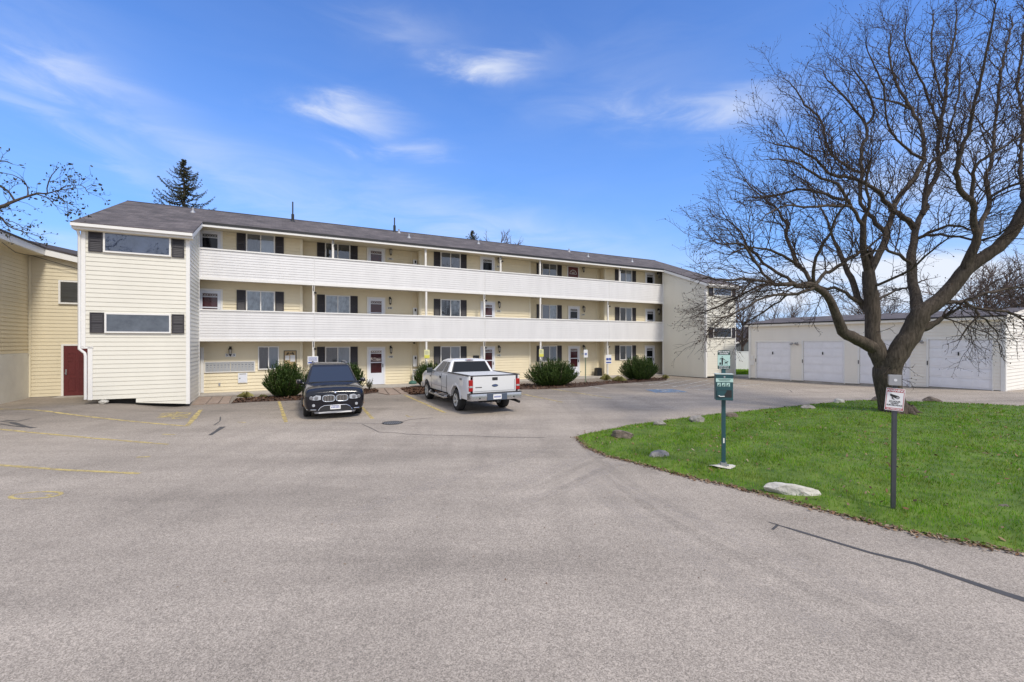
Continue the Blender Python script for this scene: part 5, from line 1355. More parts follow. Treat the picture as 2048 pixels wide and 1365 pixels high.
    bar((.022, .044), (.050, .042), .0085); bar((.052, .046), (.062, .062), .006); bar((.062, .062), (.074, .056), .005); bar((.022, .04), (.018, .004), .004); bar((.050, .04), (.056, .004), .004); bar((.020, .048), (.012, .060), .003)
    mb.build('pictogram', ink_blk, sg)
    mb = MB(); q = G(1442, 948); mb.add([(0, 0, .05)] + [(.22 * math.cos(t) * (1 + .22 * math.sin(3 * t)), .13 * math.sin(t) * (1 + .2 * math.sin(2 * t + 1)), .015 + .02 * math.sin(2 * t)) for t in [k * math.pi / 9 for k in range(18)]], [(0, i + 1, (i + 1) % 18 + 1) for i in range(18)])
    pad = mb.build('concrete_footing', mat('pale_concrete', (.56, .53, .46), .9, bump=.4), o); pad.location = (-.03, 0, .02)
pet_station()

def warning_post():
    p = G(1786, 1028); p.z = lawn_z(p.x, p.y, .15); sc = p.y / F; rz = math.atan2(p.y, p.x) - R(90)
    o = empty('warning_sign', p, rz + R(14)); o.rotation_euler = (0, R(.6), rz + R(14)); tag(o, 'camera warning sign and small metal box on a dark steel post at the lawn edge', 'sign')
    def Z(py): return (1028 - py) * sc
    steel = mat('post_steel', (.085, .09, .10), .45, metal=.55, var=.12, vscale=6)
    mb = MB(); mb.b2((-.026, -.026, -.2), (.026, .026, Z(757))); mb.build('post', steel, o, bevel=.004)
    mb = MB(); a, b, z0, z1 = -.085, .045, Z(774), Z(754); mb.b2((a, -.10, z0), (b, -.027, z1)); bx = mb.build('metal_box', metal, o, bevel=.008)
    mb = MB(); mb.b2((a - .004, -.106, z0 - .004), (b + .004, -.0985, z1 + .004)); mb.build('box_cover', metal, bx, bevel=.003)
    mb = MB(); mb.lathe([(0, 0), (.018, 0), (.018, .006), (.008, .006), (.008, .003), (0, .003)], 16, Matrix.Translation((-.018, -.106, (z0 + z1) / 2)) @ Matrix.Rotation(R(90), 4, 'X')); mb.build('keyhole', white_p, bx, smooth=40)
    # sign panel, slightly tilted
    sg = empty('sign_panel', (-.006, -.035, Z(803))); bpy.data.objects.remove(sg)
    w, h = .105, (825.5 - 781) * sc / 2
    def rr(x, z, r, yy):
        pts = []
        for cx, cz, t0 in ((x - r, z - r, 0), (-x + r, z - r, 90), (-x + r, -z + r, 180), (x - r, -z + r, 270)):
            for k in range(5): t = R(t0 + k * 22.5); pts.append((cx + r * math.cos(t), yy, cz + r * math.sin(t)))
        return pts
    mb = MB(); mb.prism(rr(w, h, .014, 0), None, (0, .003, 0)); pn = mb.build('sign_panel', white_p, o); pn.location = (-.006, -.040, Z(803)); pn.rotation_euler = (0, R(4), 0)
    mb = MB(); y = -.0012; i, j = w - .007, h - .008; t = .006
    mb.b2((-i, y, -j), (-i + t, -.0002, j)); mb.b2((i - t, y, -j), (i, -.0002, j)); mb.b2((-i + t, y, j - .046), (i - t, -.0002, j)); mb.b2((-i + t, y, -j), (i - t, -.0002, -j + .030)); mb.build('red_border', ink_red, pn)
    M = lambda zz: Matrix.Translation((0, -.0026, zz)) @ FLIP
    mb = MB(); mb.text('WARNING', .044, M(j - .024), bold=.0012, spacing=.93); mb.text('NO TRESPASSING', .0225, M(-j + .0145), bold=.0007, spacing=.93); mb.build('white_lettering', white_p, pn)
    mb = MB(); mb.text('24 HOUR', .030, M(-.028), bold=.001); mb.text('VIDEO', .030, M(-.055), bold=.001); mb.text('SURVEILLANCE', .0265, M(-.081), bold=.0008, spacing=.95); mb.build('black_lettering', ink_blk, pn)
    mb = MB(); yy = -.003
    def q(*pts): mb.prism([(a, yy, b) for a, b in pts], None, (0, .002, 0))
    q((-.060, .063), (-.052, .074), (.038, .050), (.050, .036), (.046, .016), (.030, .008), (-.052, .044)); q((-.040, .036), (-.026, .030), (-.018, .012), (.0, .0), (-.012, -.004), (-.032, .010)); mb.build('camera_pictogram', ink_blk, pn)
    mb = MB(); mb.lathe([(0, 0), (.015, 0), (.015, .001)], 14, Matrix.Translation((.028, -.0034, .028)) @ Matrix.Rotation(R(90), 4, 'X')); mb.build('camera_lens', metal, pn)
warning_post()

# ------------------------------------------------------------------ rocks
def rock(px, py, wpx, hpx, m, label, seed, dpt=.7, sharp=False, rz=0, name='boulder'):
    c = G(px, py); sc = c.y / F; g = np.random.default_rng(seed); bm = bmesh.new(); bmesh.ops.create_icosphere(bm, subdivisions=4, radius=1)
    dirs = [Vector(g.normal(0, 1, 3)).normalized() for _ in range(16)]; offs = [g.uniform(.62, .95) for _ in range(16)]
    for v in bm.verts:
        p = v.co.copy()
        for d, o_ in zip(dirs, offs):       # planes cut the ball into facets
            k = p.dot(d) - o_
            if k > 0: p -= d * k * (1.0 if sharp else .93)
        n = p.normalized(); q = math.sin(p.x * 7 + seed) * math.sin(p.y * 6.3) * math.sin(p.z * 8 + 1)
        p += n * (.05 * q + .035 * math.sin(p.x * 23) * math.sin(p.z * 19 + p.y * 21)); v.co = p
    xs = [v.co.x for v in bm.verts]; zs = [v.co.z for v in bm.verts]
    for v in bm.verts: v.co = (v.co.x * wpx * sc / 2 / max(xs), v.co.y * wpx * sc / 2 * dpt, (v.co.z - min(zs)) / (max(zs) - min(zs)) * (hpx * sc * 1.35) - hpx * sc * .35)
    me = bpy.data.meshes.new(name); bm.to_mesh(me); bm.free(); me.materials.append(m); me.polygons.foreach_set('use_smooth', [True] * len(me.polygons)); me.set_sharp_from_angle(angle=R(20))
    o = bpy.data.objects.new(name, me); COL.objects.link(o); o.location = (c.x, c.y, gz(c.x, c.y) + .02); o.rotation_euler = (0, 0, rz); tag(o, label, 'rock', 'rocks along the lawn edge')
rk_b = mat('brown_rock', (.17, .135, .11), .95, var=.4, vscale=9, bump=1, bscale=30); rk_g = mat('grey_rock', (.30, .275, .25), .95, var=.35, vscale=9, bump=1, bscale=35); rk_w = mat('pale_rock', (.56, .53, .47), .9, var=.12, vscale=7, bump=.7, bscale=25)
rock(1245, 880, 43, 19, rk_b, 'brown craggy rock at the left tip of the lawn', 1, .7, True)
rock(1319, 855, 27, 13, rk_g, 'grey brown rock on the far lawn edge next to the craggy one', 2)
rock(1395, 849, 31, 17, rk_g, 'speckled pale grey round rock on the far lawn edge left of the station post', 3)
rock(1462, 839, 30, 13, rk_b, 'low dark rock just behind the pet waste station post', 4)
rock(1615, 821, 31, 10, rk_g, 'flat grey rock on the far lawn edge midway to the tree', 5, .6, True)
rock(1677, 809, 22, 11, rk_w, 'small whitish rock on the far lawn edge left of the tree trunk', 6)
rock(1752, 806, 26, 12, rk_b, 'dark rock tucked behind the tree trunk on its left', 7)
rock(1863, 807, 37, 13, rk_b, 'brown grey rock on the far lawn edge right of the tree trunk', 8)
rock(1319, 920, 42, 17, rk_g, 'flat slab of grey brown stone on the near lawn edge', 9, .7, True, .3)
rock(1583, 993, 100, 24, rk_w, 'long whitish boulder lying on the near lawn edge', 10, .30, True, -.42)
rock(2010, 1022, 30, 10, rk_b, 'small dark stone in the grass at the right edge of the photo', 12)
rock(208, 808, 16, 8, rk_w, 'small pale stone under the cut siding of the left stair tower', 13)
# ------------------------------------------------------------------ vehicles
navy = mat('navy_car_paint', (.0045, .005, .010), .15, spec=.4, coat=.35)
whitep = mat('white_car_paint', (.70, .70, .71), .28, coat=.8)
lens_red = mat('red_lens', (.36, .012, .018), .12, spec=.7, coat=.6)
lens_clear = mat('clear_lens', (.40, .41, .43), .12, spec=.8, coat=1.0, var=.25, vscale=14)
lens_amber = mat('amber_lens', (.60, .25, .04), .2, coat=.6)
rim_m = mat('rim_silver', (.62, .61, .58), .4, metal=.25)
bump_g = mat('bumper_chrome', (.55, .55, .57), .25, metal=.9)
cover_w = mat('white_vinyl', (.62, .62, .62), .55)
silver_p = mat('silver_plastic', (.22, .22, .235), .4, metal=.3)
well = mat('wheel_well', (.012, .012, .012), .9)

def bool_cut(me, cutters, name):
    a = bpy.data.objects.new('tmp', me); COL.objects.link(a); tmp = []
    for cm in cutters:
        c = bpy.data.objects.new('cut', cm); COL.objects.link(c); tmp.append(c)
        md = a.modifiers.new('b', 'BOOLEAN'); md.operation = 'DIFFERENCE'; md.object = c; md.solver = 'EXACT'
    dg = bpy.context.evaluated_depsgraph_get(); dg.update()
    out = bpy.data.meshes.new_from_object(a.evaluated_get(dg), depsgraph=dg); out.name = name
    for o in tmp + [a]: bpy.data.objects.remove(o)
    return out

def body_loft(st):
    "st: (x, half width, bottom, belt, top, crown) -> closed body"
    secs = []
    for x, w, zb, zl, zt, cr in st:
        half = [(w * .80, zb), (w * .95, zb + .06), (w * .99, zb + .20), (w, zb + .34), (w * 1.0, zl - .16), (w * .985, zl - .05), (w * .965, zl), (w * .89, zt), (w * .45, zt + cr * .75)]
        secs.append([(x, -y, z) for y, z in half] + [(x, 0, zt + cr)] + [(x, y, z) for y, z in reversed(half)])
    mb = MB(); mb.loft(secs); return mb

def subdiv(me, lv=1, crease=None):
    a = bpy.data.objects.new('tmp', me); COL.objects.link(a); md = a.modifiers.new('s', 'SUBSURF'); md.levels = lv; md.render_levels = lv
    dg = bpy.context.evaluated_depsgraph_get(); dg.update(); out = bpy.data.meshes.new_from_object(a.evaluated_get(dg), depsgraph=dg); bpy.data.objects.remove(a); return out

def finish(me, name, m, parent, smooth=35):
    me.materials.clear(); me.materials.append(m); me.polygons.foreach_set('use_smooth', [True] * len(me.polygons)); me.set_sharp_from_angle(angle=R(smooth))
    o = bpy.data.objects.new(name, me); COL.objects.link(o); o.parent = parent; return o

def wheel(parent, x, y, r, w, spokes, side, steer=0):
    "tyre and rim, axle across the car; side = +1 left, -1 right"
    o = bpy.data.objects.new('wheel', None); bpy.data.objects.remove(o)
    key = ('wheel', r, w, spokes)
    if key not in _cache:
        Mx = Matrix.Rotation(R(-90), 4, 'X'); mb = MB(); h = w / 2
        mb.lathe([(r * .62, -h), (r * .80, -h * 1.02), (r * .93, -h * .96), (r * .985, -h * .80), (r, -h * .55), (r, h * .55), (r * .985, h * .80), (r * .93, h * .96), (r * .80, h * 1.02), (r * .62, h)], 40, Mx, cap=False)
        tyre = mb.mesh('tyre', rub, 50)
        mb = MB(); mb.lathe([(r * .66, h * .92), (r * .62, h * .98), (r * .59, h * .90), (r * .56, -h * .2), (r * .66, -h * .8)], 40, Mx, cap=False)
        for k in range(spokes):
            t = 2 * math.pi * k / spokes
            for d in (-.13, .13):
                a, b = t + d * .5, t + d
                mb.tube([(r * .10 * math.cos(t), h * .62, r * .10 * math.sin(t)), (r * .35 * math.cos(a), h * .72, r * .35 * math.sin(a)), (r * .61 * math.cos(b), h * .88, r * .61 * math.sin(b))], [r * .07, r * .055, r * .06], 6)
        mb.lathe([(r * .17, h * .5), (r * .16, h * .78), (r * .06, h * .86), (0, h * .86)], 20, Mx); rim = mb.mesh('rim', rim_m, 40)
        mb = MB(); mb.lathe([(0, h * .1), (r * .56, h * .1)], 24, Mx); disc = mb.mesh('brake_disc', well)
        _cache[key] = (tyre, rim, disc)
    tyre, rim, disc = _cache[key]
    t = bpy.data.objects.new('wheel', tyre); COL.objects.link(t); t.parent = parent; t.location = (x, y, r); t.rotation_euler = (0, rnd.uniform(0, 1), steer + (0 if side > 0 else math.pi))
    place(rim, 'rim', t, (0, 0, 0)); place(disc, 'brake_disc', t, (0, 0, 0)); return t

def inset(q, u0, u1, v0, v1, off):
    "sub-rectangle of a quad a(0,0) b(1,0) c(1,1) d(0,1), pushed out along its normal"
    a, b, c, d = [Vector(p) for p in q]; n = (b - a).cross(d - a).normalized()
    def P(u, v): return a * (1 - u) * (1 - v) + b * u * (1 - v) + c * u * v + d * (1 - u) * v + n * off
    return [P(u0, v0), P(u1, v0), P(u1, v1), P(u0, v1)]
def patch(mb, pts): mb.add(pts, [(0, 1, 2, 3)])

def build_suv():
    S = .945
    P = G(607, 833.5); a = R(25.5); fwd = Vector((math.sin(a), -math.cos(a), 0)); right = Vector((fwd.y, -fwd.x, 0))
    root = empty('parked_suv', (0, 0, 0), math.atan2(fwd.y, fwd.x)); root.scale = (S, S, S)
    axle = P - right * .94 * S; org = axle - fwd * 1.48 * S; root.location = (org.x, org.y, gz(org.x, org.y) + .004)
    tag(root, 'dark navy sport utility car with chrome twin grille, parked nose out by the building', 'car')
    st = [(-2.42, .74, .46, .98, 1.04, .01), (-2.38, .86, .36, 1.02, 1.08, .02), (-2.1, .94, .30, 1.06, 1.12, .02), (-1.0, .965, .27, 1.04, 1.11, .02), (0, .965, .27, 1.02, 1.10, .02), (.95, .965, .27, 1.00, 1.10, .02),
          (1.3, .962, .27, .99, 1.09, .035), (1.8, .958, .26, .965, 1.05, .04), (2.12, .95, .25, .93, 1.01, .04), (2.30, .925, .24, .90, .965, .035), (2.40, .875, .24, .865, .915, .03), (2.44, .80, .25, .83, .87, .02), (2.45, .74, .28, .80, .835, .01)]
    me = body_loft(st).mesh('body', navy)
    me = subdiv(me, 1)
    cuts = []
    for x in (1.48, -1.45):
        for s in (1, -1):
            mb = MB(); mb.cyl((x, s * .58, .40), (x, s * 1.2, .40), .425, 32); cuts.append(mb.mesh('c', navy))
    finish(bool_cut(me, cuts, 'body'), 'body', navy, root, 40)
    # cabin
    b = [(1.10, .86, 1.06), (-2.30, .84, 1.08)]; t = [(.22, .66, 1.62), (-1.95, .64, 1.60)]
    secs = [[(1.12, -.88, 1.04), (1.12, .88, 1.04), (-2.32, .86, 1.04), (-2.32, -.86, 1.04)], [(.22, -.68, 1.63), (.22, .68, 1.63), (-2.0, .66, 1.62), (-2.0, -.66, 1.62)], [(-.12, -.57, 1.72), (-.12, .57, 1.72), (-1.75, .55, 1.69), (-1.75, -.55, 1.69)], [(-.5, -.3, 1.745), (-.5, .3, 1.745), (-1.5, .3, 1.725), (-1.5, -.3, 1.725)]]
    mb = MB(); mb.loft(secs, cap=True); cab = mb.build('cabin', navy, root, smooth=30, bevel=.035)
    q = secs[0]; p = secs[1]
    mb = MB(); patch(mb, inset([q[0], q[1], p[1], p[0]], .055, .945, .07, .95, .012)); mb.build('windshield', mat('windshield_glass', (.016, .028, .06), .04, spec=.45), root)
    for s, (i, j) in (('r', (0, 3)), ('l', (1, 2))):
        fq = [q[j], q[i], p[i], p[j]] if s == 'r' else [q[i], q[j], p[j], p[i]]
        for u0, u1 in ((.05, .27), (.30, .58), (.61, .90)):
            mb = MB(); uu = (u0, u1) if s == 'r' else (1 - u1, 1 - u0); patch(mb, inset(fq, uu[0], uu[1], .10, .88, .012)); mb.build('side_window', car_glass, root)
        sg = -1 if s == 'r' else 1
        mb = MB(); e = inset(fq, .04, .92, .90, .93, .02); mb.tube([e[0], e[1]], .011, 6); mb.build('chrome_trim', chrome, root)
        mb = MB(); mb.tube([(-.1, sg * .60, 1.70), (-.2, sg * .58, 1.775), (-1.6, sg * .56, 1.76), (-1.75, sg * .57, 1.69)], .022, 8); mb.build('roof_rail', silver_p, root, smooth=50)
        # mirror
        mb = MB(); mb.loft([[(.80, sg * .96, 1.06), (.80, sg * 1.16, 1.06), (.80, sg * 1.18, 1.16), (.80, sg * 1.14, 1.21), (.80, sg * .99, 1.20), (.80, sg * .96, 1.14)], [(.95, sg * 1.0, 1.08), (.95, sg * 1.13, 1.08), (.95, sg * 1.14, 1.15), (.95, sg * 1.11, 1.18), (.95, sg * 1.01, 1.18), (.95, sg * 1.0, 1.14)]]); mb.tube([(.85, sg * .86, 1.06), (.86, sg * 1.0, 1.10)], .035, 8)
        mb.build('mirror', navy, root, smooth=60, bevel=.015)
    mb = MB(); e = inset([q[2], q[3], p[3], p[2]], .08, .92, .12, .9, .012); patch(mb, e); mb.build('rear_window', car_glass, root)
    def nx(y):
        tb = [(0, 2.452), (.55, 2.445), (.70, 2.43), (.80, 2.385), (.87, 2.29), (.92, 2.14), (.955, 1.85)]; y = abs(y)
        for (a0, b0), (a1, b1) in zip(tb[:-1], tb[1:]):
            if y <= a1: return b0 + (b1 - b0) * (y - a0) / (a1 - a0)
        return 1.8
    # twin kidney grille
    for s in (-1, 1):
        mb = MB(); cy = s * .205; ring = []
        for k in range(20):
            th = 2 * math.pi * k / 20; cx_, sx_ = math.cos(th), math.sin(th); yy = cy + .185 * math.copysign(abs(cx_) ** .6, cx_); zz = .685 + .105 * math.copysign(abs(sx_) ** .6, sx_); ring.append(Vector((nx(yy) + .020 - (zz - .68) * .08, yy, zz)))
        mb.tube(ring + [ring[0]], .016, 6); g = mb.build('kidney_grille', chrome, root, smooth=50)
        mb = MB(); mb.add([tuple(v - Vector((.012, 0, 0))) for v in ring], [tuple(range(20))]); mb.build('grille_back', ink_blk, g)
        mb = MB()
        for k in range(7):
            yy = cy - .14 + k * .28 / 6; mb.b2((nx(yy) + .006, yy - .007, .595), (nx(yy) + .022, yy + .007, .775))
        mb.build('grille_bar', chrome, g)
        # headlight wrapping round the corner
        mb = MB(); top, bot = [], []
        for k in range(9):
            t_ = k / 8; yy = s * (.44 + .485 * t_); xx = nx(yy) + .030; top.append((xx - .022 - .01 * t_, yy, .775 + .055 * t_ ** .7 - .02 * (t_ > .9))); bot.append((xx, yy, .69 - .075 * math.sin(math.pi * min(1, t_ * .85 + .15)) + .06 * t_))
        mb.add(top + bot, [(k, k + 1, k + 10, k + 9) for k in range(8)]); hl = mb.build('headlight', lens_clear, root, smooth=60)
        mb = MB()
        for yy in (.58, .73): mb.lathe([(0, 0), (.052, 0), (.06, .014), (.045, .02), (0, .02)], 16, Matrix.Translation((nx(yy) + .030, s * yy, .715)) @ Matrix.Rotation(R(90), 4, 'Y'))
        mb.build('lamp_ring', silver_p, hl, smooth=40)
        mb = MB(); mb.lathe([(0, 0), (.040, 0), (.046, .012), (.036, .02), (0, .016)], 16, Matrix.Translation((nx(.66) + .012, s * .66, .47)) @ Matrix.Rotation(R(90), 4, 'Y')); mb.build('fog_light', lens_clear, root, smooth=40)
        mb = MB(); mb.tube([(nx(.86) + .03, s * .86, .335), (nx(.74) + .02, s * .74, .33), (nx(.60) + .02, s * .58, .325)], .012, 6); mb.tube([(nx(.52) + .02, s * .52, .30), (nx(.46) + .03, s * .45, .40), (nx(.3) + .035, s * .34, .455), (nx(.0) + .03, 0, .46)], .011, 6); mb.build('chrome_trim', chrome, root, smooth=50)
        mb = MB(); mb.add([(nx(.93) + .02, s * .93, .42), (nx(.955) - .1, s * .957, .44), (nx(.955) - .1, s * .957, .66), (nx(.93) + .02, s * .932, .60)], [(0, 1, 2, 3)]); mb.b2((1.98, s * .955 - .004, .42), (2.10, s * .955 + .004, .45)); mb.build('side_marker', lens_amber, root)
    mb = MB(); mb.prism([(2.42, -.55, .27), (2.42, .55, .27), (2.42, .42, .44), (2.42, -.42, .44)], None, (.045, 0, 0)); mb.build('lower_grille', black_pl, root)
    mb = MB(); mb.loft([[(2.38, -.62, .20), (2.46, -.5, .20), (2.47, 0, .20), (2.46, .5, .20), (2.38, .62, .20)], [(2.36, -.66, .265), (2.43, -.52, .265), (2.45, 0, .265), (2.43, .52, .265), (2.36, .66, .265)]], closed=False, cap=False); mb.build('skid_plate', silver_p, root)
    mb = MB(); mb.b2((2.475, -.16, .320), (2.485, .16, .455)); pl = mb.build('license_plate', white_p, root, bevel=.006)
    mb = MB()
    for k in range(6): mb.b2((2.486, -.125 + k * .044, .365), (2.488, -.125 + k * .044 + .026, .41))
    mb.b2((2.486, -.12, .428), (2.488, .12, .440)); mb.build('plate_print', ink_blue, pl)
    # round emblem on the hood
    Me = Matrix.Translation((2.438, 0, .868)) @ Matrix.Rotation(R(58), 4, 'Y')
    mb = MB(); mb.lathe([(0, 0), (.045, 0), (.045, .008), (.030, .010)], 20, Me); em = mb.build('emblem', ink_blk, root)
    for k in range(4):
        mb = MB(); mb.add([tuple(Me @ Vector((0, 0, .0115)))] + [tuple(Me @ Vector((.029 * math.cos(t), .029 * math.sin(t), .0115))) for t in [math.pi / 2 * k + j * math.pi / 12 for j in range(7)]], [(0, j + 1, j + 2) for j in range(6)]); mb.build('emblem_quarter', MAT['white_plastic'] if k % 2 else mat('emblem_blue_%d' % k, (.02, .16, .5), .3), em)
    # wipers, windshield sensor, interior mirror
    def W_(u, v, o_=.02): return inset([q[0], q[1], p[1], p[0]], u, u + .001, v, v + .001, o_)[0]
    mb = MB(); mb.tube([W_(.12, .06), W_(.30, .09), W_(.47, .07)], .009, 5); mb.tube([W_(.52, .06), W_(.70, .10), W_(.86, .08)], .009, 5); mb.build('wiper', black_pl, root)
    mb = MB(); mb.b2((1.10, -.80, 1.105), (1.16, .80, 1.13)); mb.build('cowl', black_pl, root)
    for x in (1.48, -1.45):
        for s in (1, -1):
            mb = MB(); ring_o, ring_i = [], []
            for k in range(13):
                th = math.pi * k / 12; ring_o.append((x + .47 * math.cos(th), s * .972, .40 + .47 * math.sin(th))); ring_i.append((x + .42 * math.cos(th), s * .972, .40 + .42 * math.sin(th)))
            mb.add(ring_o + ring_i, [(k, k + 1, k + 14, k + 13) for k in range(12)]); mb.build('arch_trim', navy, root)
            wheel(root, x, s * .815, .378, .255, 5, s, steer=R(-2) if x > 0 else 0)
    mb = MB(); mb.b2((-2.2, -.86, .24), (2.2, .86, .40)); mb.b2((-1.9, -.55, .40), (1.9, .55, .8)); mb.build('underbody', well, root)
    for s in (-1, 1):
        mb = MB(); mb.b2((-2.43, s * .80 - .05, .86), (-2.33, s * .80 + .03, 1.02)); mb.build('tail_light', lens_red, root, bevel=.02)
        mb = MB(); mb.b2((-1.0, s * .955 - .03, .27), (1.0, s * .955 + .02, .36)); mb.build('sill', black_pl, root)
        for x in (.35, -.75): mb = MB(); mb.tube([(x, s * .965, .95), (x + .02, s * 1.0, .955), (x + .2, s * 1.0, .96), (x + .22, s * .965, .955)], .014, 6); mb.build('door_handle', navy, root, smooth=50)
build_suv()

def build_truck():
    a = R(26.6); fwd = Vector((-math.sin(a), math.cos(a), 0)); left = Vector((-fwd.y, fwd.x, 0))
    P = G(911, 821.5); org = P - left * .97
    root = empty('pickup_truck', (org.x, org.y, gz(org.x, org.y) + .004), math.atan2(fwd.y, fwd.x))
    tag(root, 'white extended cab pickup truck parked nose in towards the building', 'pickup')
    WB = 3.62
    # cab and front
    st = [(.93, .955, .46, 1.20, 1.24, .01), (1.6, .965, .45, 1.20, 1.24, .01), (2.6, .965, .45, 1.19, 1.23, .01), (2.95, .965, .45, 1.18, 1.22, .04), (3.6, .965, .45, 1.14, 1.20, .05), (4.2, .955, .44, 1.08, 1.16, .05), (4.45, .92, .42, 1.02, 1.10, .04), (4.52, .86, .44, .98, 1.04, .02)]
    me = body_loft(st).mesh('cab_body', whitep); cuts = []
    for s in (1, -1):
        mb = MB(); mb.cyl((WB, s * .55, .40), (WB, s * 1.3, .40), .44, 32); cuts.append(mb.mesh('c', whitep))
    finish(bool_cut(me, cuts, 'cab_body'), 'cab_body', whitep, root, 35)
    q = [(3.0, -.93, 1.21), (3.0, .93, 1.21), (.95, .93, 1.22), (.95, -.93, 1.22)]; p = [(2.22, -.70, 1.68), (2.22, .70, 1.68), (1.16, .71, 1.68), (1.16, -.71, 1.68)]
    secs = [q, p, [(2.0, -.60, 1.735), (2.0, .60, 1.735), (1.30, .60, 1.74), (1.30, -.60, 1.74)], [(1.9, -.3, 1.752), (1.9, .3, 1.752), (1.42, .3, 1.757), (1.42, -.3, 1.757)]]
    mb = MB(); mb.loft(secs); mb.build('cab_roof', whitep, root, smooth=30, bevel=.04)
    mb = MB(); patch(mb, inset([q[0], q[1], p[1], p[0]], .05, .95, .06, .94, .012)); mb.build('windshield', car_glass, root)
    rq = [q[2], q[3], p[3], p[2]]
    mb = MB(); patch(mb, inset(rq, .085, .915, .10, .90, .012)); rw = mb.build('rear_window', car_glass, root)
    mb = MB()
    e = inset(rq, .065, .935, .06, .94, .010); f = inset(rq, .085, .915, .10, .90, .014)
    mb.add(e + f, [(0, 1, 5, 4), (1, 2, 6, 5), (2, 3, 7, 6), (3, 0, 4, 7)]); mb.build('window_seal', black_pl, rw)
    for k, (u0, u1, v0, v1) in enumerate(((.14, .30, .12, .55), (.68, .85, .12, .55))):      # headrests seen through the glass
        pass
    mb = MB(); e = inset([rq[0], rq[1], rq[1], rq[0]], 0, 1, 0, 1, 0)
    mb.b2((1.13, -.16, 1.70), (1.19, .16, 1.728)); bl = mb.build('high_brake_light', lens_clear, root, bevel=.01); mb = MB(); mb.b2((1.120, -.05, 1.703), (1.131, .10, 1.722)); mb.build('red_lamp', lens_red, bl)
    for s in (1, -1):
        fq = [q[2], q[1], p[1], p[2]] if s > 0 else [q[0], q[3], p[3], p[0]]
        for u0, u1, nm in ((.08, .30, 'rear_side_window'), (.345, .80, 'side_window')):
            mb = MB()
            if s > 0: u0, u1 = 1 - u1, 1 - u0
            fq2 = [q[1], q[2], p[2], p[1]] if s > 0 else fq
            # keep the outline: the front edge follows the windshield pillar
            patch(mb, inset(fq2, u0, u1, .08, .90, .012)); mb.build(nm, car_glass, root)
        # door shut lines, handle, badge, mirror, step
        for x in (1.02, 1.62, 2.92):
            mb = MB(); mb.b2((x - .006, s * .962 - .004, .50), (x + .006, s * .962 + .005, 1.19)); mb.build('door_gap', dark_metal, root)
        mb = MB(); mb.b2((1.68, s * .972 - .008, 1.00), (1.82, s * .972 + .012, 1.10)); mb.build('door_handle', black_pl, root, bevel=.01)
        mb = MB(); mb.b2((2.98, s * .965 - .002, .98), (3.12, s * .965 + .008, 1.03)); mb.build('fender_badge', dark_metal, root)
        mb = MB(); mb.loft([[(2.62, s * 1.00, 1.16), (2.62, s * 1.24, 1.16), (2.62, s * 1.25, 1.36), (2.62, s * 1.0, 1.36)], [(2.76, s * 1.04, 1.18), (2.76, s * 1.20, 1.18), (2.76, s * 1.20, 1.33), (2.76, s * 1.04, 1.33)]]); mb.tube([(2.68, s * .90, 1.22), (2.68, s * 1.05, 1.24)], .035, 8); mb.build('mirror', mat('mirror_shell_%s' % ('l' if s > 0 else 'r'), (.035, .045, .055), .35), root, bevel=.02)
        mb = MB(); mb.tube([(.82, s * .98, .40), (.95, s * 1.06, .36), (2.85, s * 1.06, .36), (3.0, s * .97, .42)], .045, 10)
        for x in (1.2, 2.4): mb.tube([(x, s * .8, .42), (x, s * 1.03, .36)], .025, 6)
        mb.build('side_step', bump_g, root, smooth=50)
        for x in (1.35, 2.45):
            mb = MB(); mb.b2((x - .24, s * 1.06 - .04, .402), (x + .24, s * 1.06 + .04, .412)); mb.build('step_pad', black_pl, root)
        mb = MB(); mb.b2((.96, s * .963 - .004, .70), (2.92, s * .963 + .003, .712)); mb.build('body_crease', silver_p, root)
        mb = MB(); mb.b2((4.40, s * .76 - .14, .78), (4.53, s * .76 + .14, 1.0)); mb.build('headlight', lens_clear, root, bevel=.03)
    # bed: outer sides with arches, tailgate, cover
    for s in (1, -1):
        mb = MB(); o0, o1 = s * .97, s * .90
        prof = [(-1.16, .50), (.90, .50), (.90, 1.26), (-1.16, 1.26)]
        secs = []
        for x in (-1.17, -1.10, -.6, .0, .5, .88):
            dx = .0 if x > -1.15 else .04
            secs.append([(x, s * (.94 - dx), .48), (x, s * (.968 - dx), .62), (x, s * (.975 - dx), .90), (x, s * (.965 - dx), 1.18), (x, s * (.945 - dx), 1.265), (x, s * .87, 1.265), (x, s * .87, .48)])
        mb.loft(secs); me = mb.mesh('bed_side', whitep); cm = MB(); cm.cyl((0, s * .6, .40), (0, s * 1.3, .40), .46, 36)
        finish(bool_cut(me, [cm.mesh('c', whitep)], 'bed_side'), 'bed_side', whitep, root, 35)
        mb = MB(); mb.b2((-1.15, s * .85, 1.262), (.90, s * .972, 1.292)); mb.build('rail_cap', black_pl, root, bevel=.01)
        # flared wheel lip
        mb = MB(); A_, B_, C_ = [], [], []
        for k in range(17):
            th = math.pi * (k / 16 * .94 + .03); c, d = math.cos(th), math.sin(th); A_.append((.47 * c, s * .985, .40 + .47 * d)); B_.append((.53 * c, s * .990, .40 + .53 * d)); C_.append((.57 * c, s * .968, .40 + .57 * d))
        mb.add(A_ + B_ + C_, [(k, k + 1, k + 18, k + 17) for k in range(16)] + [(k + 17, k + 18, k + 35, k + 34) for k in range(16)]); mb.build('wheel_lip', whitep, root, smooth=60)
        mb = MB(); mb.b2((-.62, s * .976 - .002, 1.10), (-.42, s * .976 + .004, 1.16))
        mb.build('side_badge', silver_p, root)
        # tail lamp, wrapping the corner
        mb = MB(); y0, y1 = (.79, .935) if s > 0 else (-.935, -.79)
        mb.b2((-1.20, y0, .76), (-1.06, y1 + .0, 1.14)); tl = mb.build('tail_light', lens_red, root, bevel=.018)
